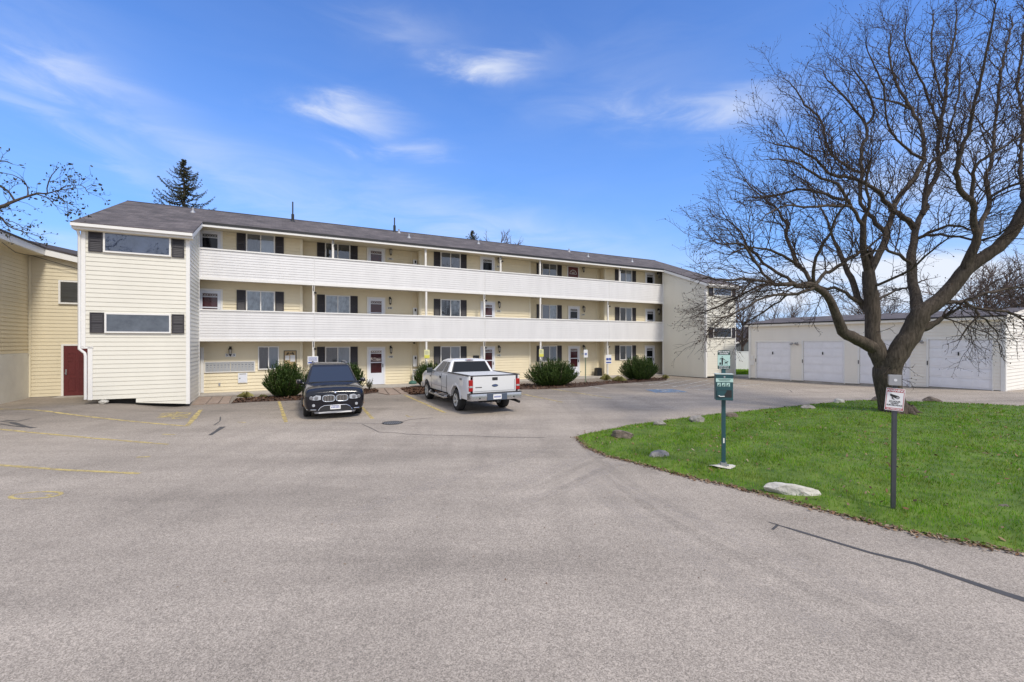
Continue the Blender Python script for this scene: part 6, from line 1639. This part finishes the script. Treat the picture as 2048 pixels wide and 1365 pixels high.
        mb = MB(); mb.b2((-1.205, y0 + .015, .885), (-1.199, y1 - .015, .945)); mb.build('reverse_lamp', lens_clear, tl)
    mb = MB(); mb.b2((-1.19, -.79, .70), (-1.12, .79, 1.255)); tg = mb.build('tailgate', whitep, root, bevel=.02)
    mb = MB(); mb.b2((-1.196, -.74, .755), (-1.188, .74, .765)); mb.b2((-1.197, -.74, .765), (-1.19, -.73, 1.12)); mb.build('crease', silver_p, tg)
    mb = MB(); mb.b2((-1.20, -.86, 1.255), (-1.10, .86, 1.285)); mb.build('rail_cap', black_pl, tg, bevel=.01)
    mb = MB(); mb.b2((-1.205, -.10, 1.11), (-1.185, .10, 1.21)); mb.build('gate_handle', black_pl, tg, bevel=.012)
    M2 = Matrix.Translation((-1.193, .0, .93)) @ Matrix.Rotation(R(90), 4, 'Z') @ Matrix.Rotation(R(-90), 4, 'X') @ Matrix.Rotation(R(180), 4, 'Z')
    mb = MB(); el = [(-1.198, .115 * math.cos(t), .935 + .046 * math.sin(t)) for t in [k * math.pi / 12 for k in range(24)]]; mb.prism(el, None, (.008, 0, 0)); em = mb.build('emblem', chrome, tg)
    mb = MB(); mb.prism([(-1.201, .105 * math.cos(t), .935 + .038 * math.sin(t)) for t in [k * math.pi / 12 for k in range(24)]], None, (.004, 0, 0)); mb.build('emblem_field', mat('emblem_navy', (.03, .05, .16), .3), em)
    mb = MB(); mb.tube([(-1.203, .07 - k * .14 / 8, .935 + .012 * math.sin(k * 2.4)) for k in range(9)], .005, 5); mb.build('emblem_script', chrome, em)
    mb = MB()
    for k in range(6): mb.b2((-1.197, .70 - k * .038 - .028, .875), (-1.190, .70 - k * .038, .905))
    mb.build('gate_badge', dark_metal, tg)
    mb = MB(); mb.b2((-1.12, -.86, 1.225), (.90, .86, 1.272)); mb.build('bed_cover', cover_w, root, bevel=.01)
    mb = MB(); mb.b2((-1.1, -.88, .50), (.9, .88, .62)); mb.b2((.86, -.88, .5), (.93, .88, 1.2)); mb.build('bed_floor', well, root)
    mb = MB(); mb.b2((-1.0, -.45, .40), (4.2, -.35, .52)); mb.b2((-1.0, .35, .40), (4.2, .45, .52)); mb.tube([(0, -.8, .37), (0, .8, .37)], .06, 8); mb.lathe([(0, -.13), (.13, -.1), (.15, 0), (.13, .1), (0, .13)], 14, Matrix.Translation((0, 0, .37)) @ Matrix.Rotation(R(90), 4, 'X')); mb.b2((1, -.8, .42), (4.2, .8, .60)); mb.build('chassis', well, root)
    mb = MB(); mb.lathe([(.17, -.11), (.34, -.1), (.36, 0), (.34, .1), (.17, .11)], 28, Matrix.Translation((-.70, .05, .46))); mb.build('spare_wheel', rub, root, smooth=50)
    # bumper with recessed plate
    secs = []
    for y in (-.965, -.90, -.55, -.36, .36, .55, .90, .965):
        ins = .10 if abs(y) > .95 else 0
        secs.append([(-1.20 + ins, y, .70), (-1.36 + ins, y, .69), (-1.38 + ins, y, .60), (-1.36 + ins, y, .47), (-1.20 + ins, y, .45)])
    mb = MB(); mb.loft(secs); bp = mb.build('bumper', bump_g, root, smooth=35)
    mb = MB(); mb.b2((-1.365, -.94, .700), (-1.19, .94, .716)); mb.build('bumper_pad', black_pl, bp)
    mb = MB(); mb.b2((-1.390, -.36, .475), (-1.375, .36, .685)); mb.build('plate_recess', mat('bumper_blue', (.07, .09, .13), .4), bp)
    mb = MB(); mb.b2((-1.398, -.15, .50), (-1.391, .15, .66)); pl = mb.build('license_plate', white_p, bp)
    mb = MB()
    for k in range(6): mb.b2((-1.401, .115 - k * .041 - .026, .55), (-1.3985, .115 - k * .041, .61))
    mb.build('plate_print', ink_blue, pl)
    mb = MB()
    for y in (-.62, .62): mb.lathe([(0, 0), (.025, 0), (.025, .006)], 12, Matrix.Translation((-1.383, y, .55)) @ Matrix.Rotation(R(-90), 4, 'Y'))
    mb.build('parking_sensor', black_pl, bp)
    mb = MB(); mb.tube([(-.2, -.75, .40), (-1.1, -.78, .40), (-1.42, -.80, .37)], .045, 10); mb.tube([(-1.05, .0, .42), (-1.45, .0, .42)], .04, 8); mb.build('exhaust', dark_metal, root, smooth=50)
    for x, sst in ((0, 0), (WB, 0)):
        for s in (1, -1): wheel(root, x, s * .835, .372, .265, 5, s)
    mb = MB(); mb.b2((4.40, -.55, .72), (4.54, .55, 1.02)); mb.build('front_grille', chrome, root, bevel=.02); mb = MB(); mb.b2((4.30, -.95, .44), (4.60, .95, .66)); mb.build('front_bumper', bump_g, root, bevel=.04)
build_truck()
# ------------------------------------------------------------------ trees
class Segs:
    "thin three sided twigs, gathered and turned into one mesh"
    def __init__(self): self.a = []; self.b = []; self.r0 = []; self.r1 = []
    def add(self, a, b, r0, r1): self.a.append(tuple(a)); self.b.append(tuple(b)); self.r0.append(r0); self.r1.append(r1)
    def build(self, name, m, parent):
        A, B_ = np.array(self.a), np.array(self.b); r0, r1 = np.array(self.r0)[:, None], np.array(self.r1)[:, None]
        t = B_ - A; t /= np.linalg.norm(t, axis=1)[:, None] + 1e-9
        ref = np.where(np.abs(t[:, 2:3]) < .9, np.array([[0, 0, 1.]]), np.array([[1., 0, 0]])); u = np.cross(t, ref); u /= np.linalg.norm(u, axis=1)[:, None] + 1e-9; w = np.cross(t, u)
        n = len(A); V = np.zeros((n, 6, 3))
        for k in range(3):
            c, s = math.cos(2 * math.pi * k / 3), math.sin(2 * math.pi * k / 3); d = u * c + w * s; V[:, k] = A + d * r0; V[:, 3 + k] = B_ + d * r1
        base = (np.arange(n) * 6)[:, None]; q = np.array([[0, 1, 4, 3], [1, 2, 5, 4], [2, 0, 3, 5]]).reshape(-1)
        idx = (base + q[None, :]).reshape(-1)
        me = bpy.data.meshes.new(name); me.vertices.add(n * 6); me.vertices.foreach_set('co', V.reshape(-1).astype(np.float32)); me.loops.add(n * 12); me.loops.foreach_set('vertex_index', idx.astype(np.int32))
        me.polygons.add(n * 3); me.polygons.foreach_set('loop_start', np.arange(0, n * 12, 4, dtype=np.int32)); me.materials.append(m); me.update(calc_edges=True)
        me.polygons.foreach_set('use_smooth', [True] * (n * 3))
        o = bpy.data.objects.new(name, me); COL.objects.link(o); o.parent = parent; return o

def spline(pts, rad, st=.22):
    "Catmull-Rom through 3D points"
    P = [Vector(p) for p in pts]; out, ro = [], []
    for i in range(len(P) - 1):
        p0, p1, p2, p3 = P[max(0, i - 1)], P[i], P[i + 1], P[min(len(P) - 1, i + 2)]; n = max(2, int((p2 - p1).length / st))
        for k in range(n):
            t = k / n; out.append(.5 * ((2 * p1) + (p2 - p0) * t + (2 * p0 - 5 * p1 + 4 * p2 - p3) * t * t + (3 * p1 - p0 - 3 * p2 + p3) * t ** 3)); ro.append(rad[i] + (rad[i + 1] - rad[i]) * t)
    out.append(P[-1]); ro.append(rad[-1]); return out, ro

def rvec(r): return Vector((r.gauss(0, 1), r.gauss(0, 1), r.gauss(0, 1))).normalized()

def grow(sg, lf, r, p, d, ln, rad, lev, up, out, leafp=.75, curl=.28):
    "a wandering twig with side twigs; lev 0 is the finest"
    n = max(2, int(ln / (.10 if lev == 0 else .14))); st = ln / n; d = d.normalized()
    for i in range(n):
        d = (d + rvec(r) * curl + Vector((0, 0, up)) * .10 + out * .05).normalized(); q = p + d * st
        k0, k1 = 1 - .62 * i / n, 1 - .62 * (i + 1) / n; sg.add(p, q, rad * k0, rad * k1)
        if lev > 0 and i >= (1 if lev > 1 else 0) and r.random() < (.92 if lev > 1 else .85):
            side = d.cross(rvec(r)).normalized(); dd = (d * r.uniform(.45, .95) + side * r.uniform(.55, .95) + out * .15)
            grow(sg, lf, r, q, dd, ln * r.uniform(.32, .58) * (1 - .35 * i / n), max(.0042, rad * .58), lev - 1, up, out, leafp, curl)
        p = q
    if lev <= 1 and r.random() < leafp: lf.append(p)

def leaf_mesh(name, pts, size, m, parent, seed, droop=0):
    g = np.random.default_rng(seed); P = np.array([tuple(p) for p in pts]); n = len(P); s = g.uniform(.5, 1.15, n) * size
    u = g.normal(0, 1, (n, 3)); u[:, 2] -= droop; u /= np.linalg.norm(u, axis=1)[:, None]; v = np.cross(u, g.normal(0, 1, (n, 3))); v /= np.linalg.norm(v, axis=1)[:, None]
    u *= s[:, None] * .5; v *= s[:, None] * .27
    V = np.stack([P - u, P - u * .2 - v, P + u * .6 - v * .7, P + u, P + u * .5 + v * .8, P - u * .3 + v], 1); return np_mesh(name, V.reshape(-1, 3), 6, m, parent)

def build_big_tree():
    r = random.Random(21); Y0 = G(1798, 831).y
    base = G(1798, 831); root = empty('bare_tree', base); tag(root, 'large spreading leafless tree with a forked trunk on the lawn', 'tree')
    # limbs drawn through their photo positions; every limb gets its own depth: dy is the depth slope along it
    limbs = []
    def limb(pts, dy=None, d0=None): limbs.append((pts, dy))
    trunk = [(1797, 838, 64), (1793, 822, 50), (1785, 800, 44), (1779, 775, 43), (1776, 752, 46), (1775, 738, 44), (1775, 724, 30), (1775, 714, 8)]
    limb([(1778, 775, 30), (1773, 750, 34), (1766, 724, 34), (1756, 705, 33), (1747, 680, 27), (1745, 655, 25), (1745, 632, 27), (1744, 604, 27), (1740, 582, 25), (1739, 562, 24), (1737, 543, 21)], .05)           # left stem
    limb([(1778, 775, 30), (1780, 748, 36), (1786, 722, 37), (1796, 705, 37), (1806, 690, 37), (1818, 674, 37), (1830, 652, 35), (1838, 634, 36), (1846, 622, 31), (1862, 612, 30), (1877, 602, 28), (1897, 583, 27), (1917, 560, 26), (1932, 540, 26), (1950, 527, 25), (1970, 513, 24), (1994, 496, 23), (2020, 469, 22), (2038, 441, 21), (2052, 412, 20), (2080, 360, 16), (2100, 300, 12), (2112, 240, 8)], -.20)   # right stem
    limb([(1752, 700, 26), (1738, 692, 24), (1725, 685, 22), (1703, 674, 22), (1686, 664, 20), (1678, 645, 18), (1668, 618, 16), (1655, 593, 15), (1640, 580, 14), (1622, 570, 14), (1600, 570, 12), (1585, 570, 10), (1556, 570, 9), (1538, 566, 7), (1506, 561, 6), (1468, 559, 5), (1442, 560, 4), (1420, 555, 3)], -.25)      # low left limb
    limb([(1744, 634, 14), (1728, 614, 13), (1716, 598, 13), (1708, 572, 12), (1702, 555, 12), (1691, 531, 10), (1676, 502, 9), (1669, 480, 6), (1655, 445, 4), (1640, 415, 3)], .45)
    limb([(1722, 606, 9), (1700, 592, 8), (1684, 581, 7), (1667, 577, 7), (1641, 578, 7)], .1)
    limb([(1737, 545, 15), (1730, 515, 14), (1726, 485, 13), (1728, 448, 12), (1734, 426, 8), (1737, 400, 6), (1732, 360, 5), (1742, 320, 3)], -.3)
    limb([(1727, 452, 8), (1718, 438, 8), (1703, 417, 7), (1691, 397, 7), (1676, 370, 7), (1644, 356, 6), (1614, 338, 5), (1585, 323, 4), (1544, 318, 3)], -.35)
    limb([(1738, 548, 15), (1746, 534, 14), (1758, 509, 13), (1771, 480, 13), (1772, 460, 13), (1780, 448, 11), (1785, 423, 11), (1795, 401, 11), (1817, 374, 11), (1835, 346, 10), (1848, 322, 9), (1850, 300, 8), (1847, 280, 8), (1837, 244, 7), (1822, 219, 7), (1805, 190, 6), (1789, 160, 5), (1779, 110, 4), (1782, 70, 3)], .35)
    limb([(1771, 466, 10), (1752, 445, 10), (1740, 429, 9), (1723, 408, 8), (1720, 361, 8), (1724, 347, 8), (1724, 299, 7), (1732, 277, 7), (1732, 249, 6), (1710, 222, 5), (1680, 185, 4), (1655, 160, 3)], .15)
    limb([(1829, 645, 24), (1834, 618, 22), (1832, 595, 19), (1826, 571, 17), (1823, 534, 17), (1823, 509, 16), (1828, 485, 14), (1830, 462, 13), (1841, 438, 11), (1851, 417, 11), (1852, 395, 11), (1863, 374, 10), (1875, 346, 10), (1876, 320, 9), (1877, 290, 8), (1880, 260, 8), (1889, 211, 7), (1893, 170, 6), (1894, 132, 5), (1908, 80, 4), (1914, 30, 3)], .5)
    limb([(1828, 458, 12), (1817, 441, 12), (1795, 429, 11), (1777, 411, 10), (1761, 389, 9), (1740, 374, 8), (1718, 361, 8), (1700, 355, 7), (1680, 354, 7), (1655, 344, 6), (1638, 328, 6), (1622, 312, 5), (1585, 294, 4), (1550, 290, 3)], -.5)
    limb([(1847, 430, 9), (1860, 330, 6), (1891, 306, 6), (1896, 270, 5), (1915, 200, 4), (1920, 140, 3)], .2)
    limb([(1928, 545, 20), (1944, 505, 17), (1955, 470, 14), (1947, 432, 12), (1943, 405, 12), (1925, 383, 11), (1915, 361, 10), (1914, 331, 10), (1920, 309, 9), (1929, 286, 8), (1940, 250, 8), (1947, 220, 7), (1960, 160, 5), (1973, 105, 5), (1985, 50, 4), (1990, 10, 3)], -.3)
    limb([(1957, 472, 11), (1968, 435, 10), (1977, 405, 9), (1972, 374, 9), (1974, 346, 8), (1981, 328, 8), (1990, 264, 6), (2004, 132, 5), (2026, 44, 3)], .4)
    limb([(1943, 407, 8), (1946, 361, 8), (1952, 334, 7), (1974, 315, 6), (2000, 300, 5), (2030, 280, 4), (2060, 262, 3)], -.2)
    limb([(1976, 400, 6), (2000, 382, 6), (2030, 368, 6), (2060, 366, 4), (2090, 350, 3)], -.4)
    limb([(1877, 604, 10), (1906, 606, 9), (1928, 604, 8), (1950, 593, 7), (1975, 586, 6), (1994, 582, 6), (2048, 573, 5), (2080, 560, 3)], .35)
    limb([(1930, 605, 7), (1950, 617, 6), (1980, 621, 6), (2011, 624, 6), (2046, 639, 4), (2080, 655, 3)], .1)
    limb([(1951, 618, 5), (1956, 630, 5), (1942, 648, 4), (1925, 668, 3)], -.1)
    limb([(1955, 630, 4), (1970, 640, 4), (1992, 660, 3)], .2)
    limb([(1832, 660, 16), (1850, 656, 16), (1866, 648, 13), (1884, 638, 9)], -.3)                                               # broken stub
    # left hand fan
    limb([(1545, 566, 6), (1530, 550, 6), (1518, 535, 6), (1497, 502, 6), (1477, 488, 5), (1445, 488, 4), (1425, 482, 3)], -.2)
    limb([(1590, 570, 8), (1575, 556, 7), (1556, 549, 7), (1527, 526, 6), (1503, 499, 6), (1491, 491, 5), (1480, 464, 4), (1456, 441, 3)], .3)
    limb([(1626, 570, 9), (1609, 546, 9), (1594, 529, 9), (1582, 499, 8), (1572, 464, 7), (1573, 449, 6), (1556, 423, 5), (1538, 405, 4), (1512, 385, 3), (1495, 365, 3)], .5)
    limb([(1594, 529, 7), (1568, 511, 6), (1532, 499, 5), (1497, 496, 4), (1460, 510, 3)], -.4)
    limb([(1628, 570, 8), (1629, 526, 7), (1638, 502, 7), (1659, 467, 6), (1673, 435, 5), (1690, 410, 4), (1700, 380, 3)], -.5)
    limb([(1630, 570, 8), (1645, 550, 8), (1659, 543, 8), (1685, 526, 8), (1720, 505, 7), (1745, 490, 5), (1765, 470, 3)], .6)
    limb([(1630, 574, 7), (1597, 588, 7), (1571, 590, 6), (1544, 590, 5), (1515, 602, 5), (1470, 626, 4), (1445, 634, 3)], -.5)
    limb([(1538, 568, 6), (1512, 575, 5), (1477, 593, 4), (1445, 609, 4), (1425, 617, 3)], .3)
    limb([(1572, 592, 5), (1562, 560, 4), (1540, 600, 3), (1500, 640, 3)][:1] + [(1560, 602, 4), (1530, 622, 4), (1495, 645, 3)], .5)
    limb([(1691, 400, 7), (1667, 394, 7), (1638, 385, 6), (1609, 378, 6), (1579, 385, 5), (1540, 392, 4), (1500, 395, 3)], .3)
    limb([(1703, 418, 7), (1691, 411, 7), (1644, 414, 6), (1609, 414, 5), (1571, 411, 4), (1530, 430, 3)], -.5)
    limb([(1721, 345, 6), (1692, 332, 6), (1660, 304, 6), (1650, 277, 5), (1642, 242, 5), (1610, 210, 4), (1592, 180, 3), (1578, 165, 2)], .45)
    limb([(1731, 250, 6), (1749, 229, 5), (1744, 200, 5), (1728, 170, 4), (1710, 142, 3)], -.4)
    limb([(1847, 318, 6), (1824, 307, 6), (1800, 285, 5), (1789, 274, 5), (1775, 240, 4), (1767, 172, 4), (1744, 125, 3), (1732, 92, 2)], -.4)
    limb([(1822, 219, 5), (1800, 208, 5), (1779, 202, 4), (1750, 198, 3)], .5)
    limb([(1880, 262, 6), (1868, 225, 5), (1860, 205, 5), (1842, 160, 4), (1824, 122, 4), (1809, 80, 3), (1812, 40, 2)], -.45)
    limb([(1890, 208, 5), (1870, 150, 4), (1862, 90, 4), (1868, 30, 3)], .3)
    limb([(2050, 415, 10), (2040, 330, 7), (2046, 250, 6), (2036, 170, 5), (2046, 90, 4), (2050, 20, 3)], .5)
    limb([(1823, 530, 7), (1800, 512, 7), (1780, 502, 6), (1760, 500, 5), (1730, 512, 4)], -.7)
    limb([(1738, 575, 6), (1780, 560, 6), (1815, 545, 5), (1860, 505, 4), (1895, 480, 3)], -.8)
    limb([(1833, 478, 8), (1860, 465, 7), (1895, 452, 6), (1925, 455, 5), (1946, 462, 4)], -.5)
    limb([(1852, 470, 7), (1880, 470, 6), (1920, 475, 5), (1960, 480, 5), (2000, 470, 4)], -.9)
    limb([(1758, 600, 5), (1790, 582, 5), (1820, 575, 4), (1850, 560, 3)], .7)
    built = []        # (list of 3D points, radii)
    done = []         # (px, py, Y) samples of what has been placed
    mbt = MB(); T = [Vector((at(x, y, Y0).x, Y0, at(x, y, Y0).z)) for x, y, w in trunk]; tr = [w * .5 * Y0 / F for x, y, w in trunk]
    T[0].z = min(T[0].z, base.z - .05); P_, R_ = spline(T, tr, .12)
    # flared, ribbed foot
    nseg = 28; secs = []
    for p, ra in zip(P_, R_):
        hgt = max(0, p.z - base.z); fl = math.exp(-hgt / .22); ring = []
        for k in range(nseg):
            t = 2 * math.pi * k / nseg; lob = 1 + .07 * math.sin(3 * t + 1) + .05 * math.sin(5 * t + hgt * 2) + fl * (.22 * max(0, math.sin(3 * t + .6)) + .20 * max(0, math.cos(t - .2)))
            ring.append((p.x + ra * lob * math.cos(t), p.y + ra * lob * math.sin(t), p.z))
        secs.append(ring)
    mbt.loft(secs)
    for ang, ln in ((.15, .75), (-.5, .5), (3.3, .45), (-1.5, .55), (1.6, .5), (-2.3, .5)):          # roots
        d = Vector((math.cos(ang), math.sin(ang), 0)); b0 = base + d * .25 + Vector((0, 0, .26)); mbt.tube([b0, base + d * (.25 + ln * .35) + Vector((0, 0, .10)), base + d * (.25 + ln * .7) + Vector((0, 0, .03)), base + d * (.25 + ln) + Vector((0, 0, -.08))], [.15, .11, .08, .04], 10)
    mbt.v = [(x - base.x, y - base.y, z - base.z) for x, y, z in mbt.v]; mbt.build('trunk', bark, root, smooth=60)
    done += [(x, y, Y0) for x, y, w in trunk]
    mbl = MB(); sg = Segs(); lf = []; cx = at(1785, 600, Y0)
    def is_trunk(i): return i < 2
    for i, (pts, dy) in enumerate(limbs):
        x0, y0, w0 = pts[0]; near = min(done, key=lambda q: (q[0] - x0) ** 2 + (q[1] - y0) ** 2); Yc = near[2]; P3 = []; rad = []; acc = 0; prev = None
        for (x, y, w) in pts:
            if prev: acc += math.hypot(x - prev[0], y - prev[1]) * Y0 / F
            prev = (x, y); Yp = Yc + dy * acc; P3.append(at(x, y, Yp)); rad.append(max(.009, w * (.5 if w > 18 else .43 + .07 * max(0, (w - 8)) / 10) * Yp / F)); done.append((x, y, Yp))
        sp, sr = spline(P3, rad)
        # a slight natural waver
        sp = [sp[0]] + [p + rvec(r) * (min(.05, .015 + ra * .35) if ra < .09 else ra * .08) for p, ra in zip(sp[1:], sr[1:])]
        mbl.tube([p - base for p in sp], sr, 10 if sr[0] > .08 else 7)
        built.append((sp, sr))
        # ends in fine shoots
        tan = (sp[-1] - sp[-3]).normalized(); out = (sp[-1] - cx).normalized()
        for _ in range(3): grow(sg, lf, r, sp[-1] - base, tan + rvec(r) * .5, r.uniform(.4, .8), max(.007, sr[-1] * .7), 2, .25, out)
        acc = 0; nxt = r.uniform(.15, .4)
        for k in range(1, len(sp)):
            acc += (sp[k] - sp[k - 1]).length
            if acc >= nxt:
                acc = 0; ra = sr[k]
                big = ra > .09; nxt = r.uniform(.18, .34) if big else r.uniform(.058, .120)
                if big and r.random() < .25: continue
                tan = (sp[k] - sp[k - 1]).normalized(); side = tan.cross(rvec(r)).normalized(); out = (sp[k] - cx); out.normalize()
                low = sp[k].z < CAMZ + 2.2
                d = tan * r.uniform(.3, .9) + side * r.uniform(.6, 1.0) + out * .45 + Vector((0, 0, -.15 if low else .25))
                ln = (r.uniform(.6, 1.7) if r.random() < .75 else r.uniform(1.4, 2.2)) if not big else r.uniform(.35, .9)
                grow(sg, lf, r, sp[k] - base, d, ln, min(ra * .45, .008 + .008 * ln), 2, -.15 if low else .22, out)
    mbl.build('limbs', bark, root, smooth=60)
    crown = sg.build('crown', twig_m, root)
    leaf_mesh('dry_leaf', lf, .052, deadleaf_m, crown, 5, .6)['kind'] = 'stuff'
    print('tree twigs', len(sg.a), 'leaves', len(lf))
build_big_tree()

def conifer(px, ytop, Y, hw, label, seed, base_z=0):
    top = at(px, ytop, Y); root = empty('spruce_tree', (top.x, top.y, base_z)); tag(root, label, 'tree'); r = random.Random(seed); H = top.z - base_z
    mb = MB(); mb.tube([(0, 0, 0), (0, 0, H * .5), (0, 0, H)], [H * .018, H * .011, .02], 10); mb.build('trunk', bark, root, smooth=60)
    qs = []; sg = Segs(); z = H * .12
    while z < H - .1:
        f = (H - z) / H; L_ = hw * (f * 3.2 if f < .12 else (.38 + (f - .12) * 1.0)) ; n = 5 if f > .1 else 4
        for k in range(n):
            a = r.uniform(0, 6.283); l = L_ * r.uniform(.6, 1.15); d = Vector((math.cos(a), math.sin(a), 0)); p = Vector((0, 0, z)); rise = r.uniform(-.05, .25); m = max(4, int(l / .16))
            for i in range(m):
                t = (i + 1) / m; q = d * l * t + Vector((0, 0, z + l * (rise * t - .55 * t * (1 - t) - .05 * t + .22 * t ** 3))); sg.add(p, q, .03 * (1 - t) + .008, .03 * (1 - t) + .006); ax = (q - p).normalized(); p = q
                for _ in range(12):
                    sd = ax.cross(rvec(r)).normalized(); dd = (ax * r.uniform(.5, 1) + sd * r.uniform(.4, 1) + Vector((0, 0, -.25))).normalized(); s = r.uniform(.12, .30) * (1 - .35 * t) * (.8 + .4 * f); w = dd.cross(rvec(r)).normalized() * s * .16; b = p - ax * r.uniform(0, l / m)
                    qs += [b, b + dd * s * .5 + w, b + dd * s, b + dd * s * .5 - w]
        z += r.uniform(.16, .30) * (1 if f > .1 else .6)
    sg.build('branches', bark, root); np_mesh('foliage', np.array([tuple(q) for q in qs]), 4, conif_m, root); return root
conifer(368, 318, 42, 4.6, 'tall spruce rising behind the left end of the shingled roof', 3)
conifer(945, 461, 62, 4.0, 'top of a small dark conifer just showing over the roof ridge', 4)

def left_tree():
    "the tree stands out of frame on the left; some of its leafy boughs reach into view"
    r = random.Random(5); Y0 = 11.5; root = empty('leafy_tree', (-18.0, 9.5, 0)); tag(root, 'thin branches with clinging dark leaves reaching in at the upper left edge', 'tree'); base = Vector((-18.0, 9.5, 0))
    mb = MB(); pts = [Vector((-18, 9.5, -.1)), Vector((-17.9, 9.6, 1.5)), Vector((-17.6, 9.9, 3.4)), Vector((-17.2, 10.2, 5.2)), Vector((-17.4, 10.0, 8)), Vector((-17.8, 9.8, 10.5))]
    sp, sr = spline(pts, [.32, .26, .22, .18, .12, .05]); mb.tube([p - base for p in sp], sr, 12); mb.build('trunk', bark, root, smooth=60)
    mb = MB(); sg = Segs(); lf = []
    L_ = [([(-230, 440, 26), (-120, 432, 20), (-40, 424, 15), (0, 414, 11), (20, 407, 9), (45, 397, 7), (70, 388, 6), (95, 387, 4), (115, 382, 3), (150, 376, 2)], pts[3]),
          ([(30, 404, 6), (22, 390, 5), (10, 378, 4), (-10, 372, 3)], None), ([(56, 392, 4), (54, 375, 3), (45, 362, 3), (25, 350, 2), (0, 345, 2)], None), ([(72, 388, 4), (95, 396, 3), (110, 410, 2)], None),
          ([(94, 387, 3), (97, 365, 3), (108, 345, 2), (118, 335, 2)], None), ([(110, 383, 3), (125, 400, 2), (145, 410, 2)], None), ([(115, 382, 3), (135, 372, 2), (165, 372, 2), (176, 386, 2)], None),
          ([(-200, 470, 16), (-80, 440, 10), (-20, 428, 7), (4, 438, 5), (16, 452, 4), (40, 462, 3), (58, 466, 2)], pts[3]), ([(10, 446, 3), (24, 444, 2), (45, 455, 2)], None),
          ([(-150, 330, 10), (-60, 335, 7), (-10, 325, 5), (10, 322, 3), (25, 328, 2)], pts[4])]
    for q, st in L_:
        P3 = [at(x, y, Y0 + .4 * math.sin(x * .02)) for x, y, w in q]; rad = [max(.006, w * .34 * Y0 / F) for x, y, w in q]
        if st is not None: P3 = [st] + P3; rad = [rad[0] * 1.2] + rad
        sp, sr = spline(P3, rad, .10); sp = [p + rvec(r) * .012 for p in sp]; mb.tube([p - base for p in sp], sr, 7); out = (sp[-1] - sp[0]).normalized()
        for k in range(2, len(sp)):
            for _ in range((2 if r.random() < .3 else 1) if r.random() < .8 else 0):
                tan = (sp[k] - sp[k - 1]).normalized(); side = tan.cross(rvec(r)).normalized(); grow(sg, lf, r, sp[k] - base, tan * .6 + side * .9, r.uniform(.22, .55), min(.007, sr[k] * .6), 1, .1, out, .95, .4)
    for k in range(26):          # the rest of the crown, beyond the frame
        a = r.uniform(0, 6.28); z = r.uniform(3.5, 10); s = Vector((-17.6, 9.9, z)); e = s + Vector((-abs(math.cos(a)) * 3.2, math.sin(a) * 3, r.uniform(.5, 2))); sp, sr = spline([s, s.lerp(e, .5) + Vector((0, 0, .3)), e], [.05, .03, .01], .3); mb.tube([p - base for p in sp], sr, 6)
        for q in sp[2::2]: grow(sg, lf, r, q - base, rvec(r) + Vector((0, 0, .3)), r.uniform(.4, .8), .009, 1, .1, Vector((0, 0, 1)), .8, .3)
    mb.build('limbs', bark, root, smooth=60); c = sg.build('crown', twig_m, root)
    pl = []
    for p in lf:
        for k in range(r.choice((1, 1, 2, 3))): pl.append(p + rvec(r) * .045)
    leaf_mesh('leaves', pl, .085, green_leaf_m, c, 8, .4)
left_tree()

def far_tree(x, y, h, spread, label, seed, m=far_twig, lev=3, group='bare trees beyond the buildings'):
    r = random.Random(seed); root = empty('far_bare_tree', (x, y, 0)); tag(root, label, 'tree', group); mb = MB(); th = h * .32; mb.tube([(0, 0, -.2), (.05, 0, th * .5), (0, .05, th), (.1, 0, h * .62)], [h * .026, h * .020, h * .016, h * .006], 8); mb.build('trunk', bark, root, smooth=60)
    sg = Segs(); lf = []
    for k in range(24):
        z = r.uniform(.22, .62) * h; a = r.uniform(0, 6.28); d = Vector((math.cos(a), math.sin(a), r.uniform(.35, 1.4))); p = Vector((0, 0, z)); L_ = spread * r.uniform(.5, 1.0); d.normalize(); n = 7; rad = h * .008
        for i in range(n):
            d = (d + rvec(r) * .22 + Vector((0, 0, .10))).normalized(); q = p + d * L_ / n; sg.add(p, q, rad * (1 - .1 * i), rad * (1 - .1 * (i + 1)))
            if i > 0:
                for _ in range(2): grow_far(sg, r, q, d + d.cross(rvec(r)).normalized() * .9, L_ * r.uniform(.18, .34), rad * .45, 2)
            p = q
    sg.build('crown', m, root)
def grow_far(sg, r, p, d, ln, rad, lev):
    n = 4; d = d.normalized()
    for i in range(n):
        d = (d + rvec(r) * .25 + Vector((0, 0, .12))).normalized(); q = p + d * ln / n; sg.add(p, q, max(.008, rad * (1 - .15 * i)), max(.007, rad * (1 - .15 * (i + 1))))
        if lev > 0 and r.random() < .8: grow_far(sg, r, q, d + d.cross(rvec(r)).normalized() * .9, ln * .55, rad * .6, lev - 1)
        p = q
far_tree(23.3, 46, 7.2, 3.4, 'brown leafless tree behind the white fence between apartments and garage', 31)
far_tree(26.5, 44, 6.0, 3.2, 'low brown leafless tree behind the left end of the garage', 32)
far_tree(33, 42, 7.2, 4.2, 'leafless tree behind the middle of the garage roof', 33)
far_tree(38.5, 37, 9.0, 4.6, 'brown leafless tree behind the right end of the garage', 34)
far_tree(34.5, 31, 8.0, 4.0, 'dense brown leafless tree at the right edge behind the garage gable', 35)
far_tree(-1.5, 60, 18.2, 5.5, 'thin leafless treetop poking over the roof ridge near its middle', 36)
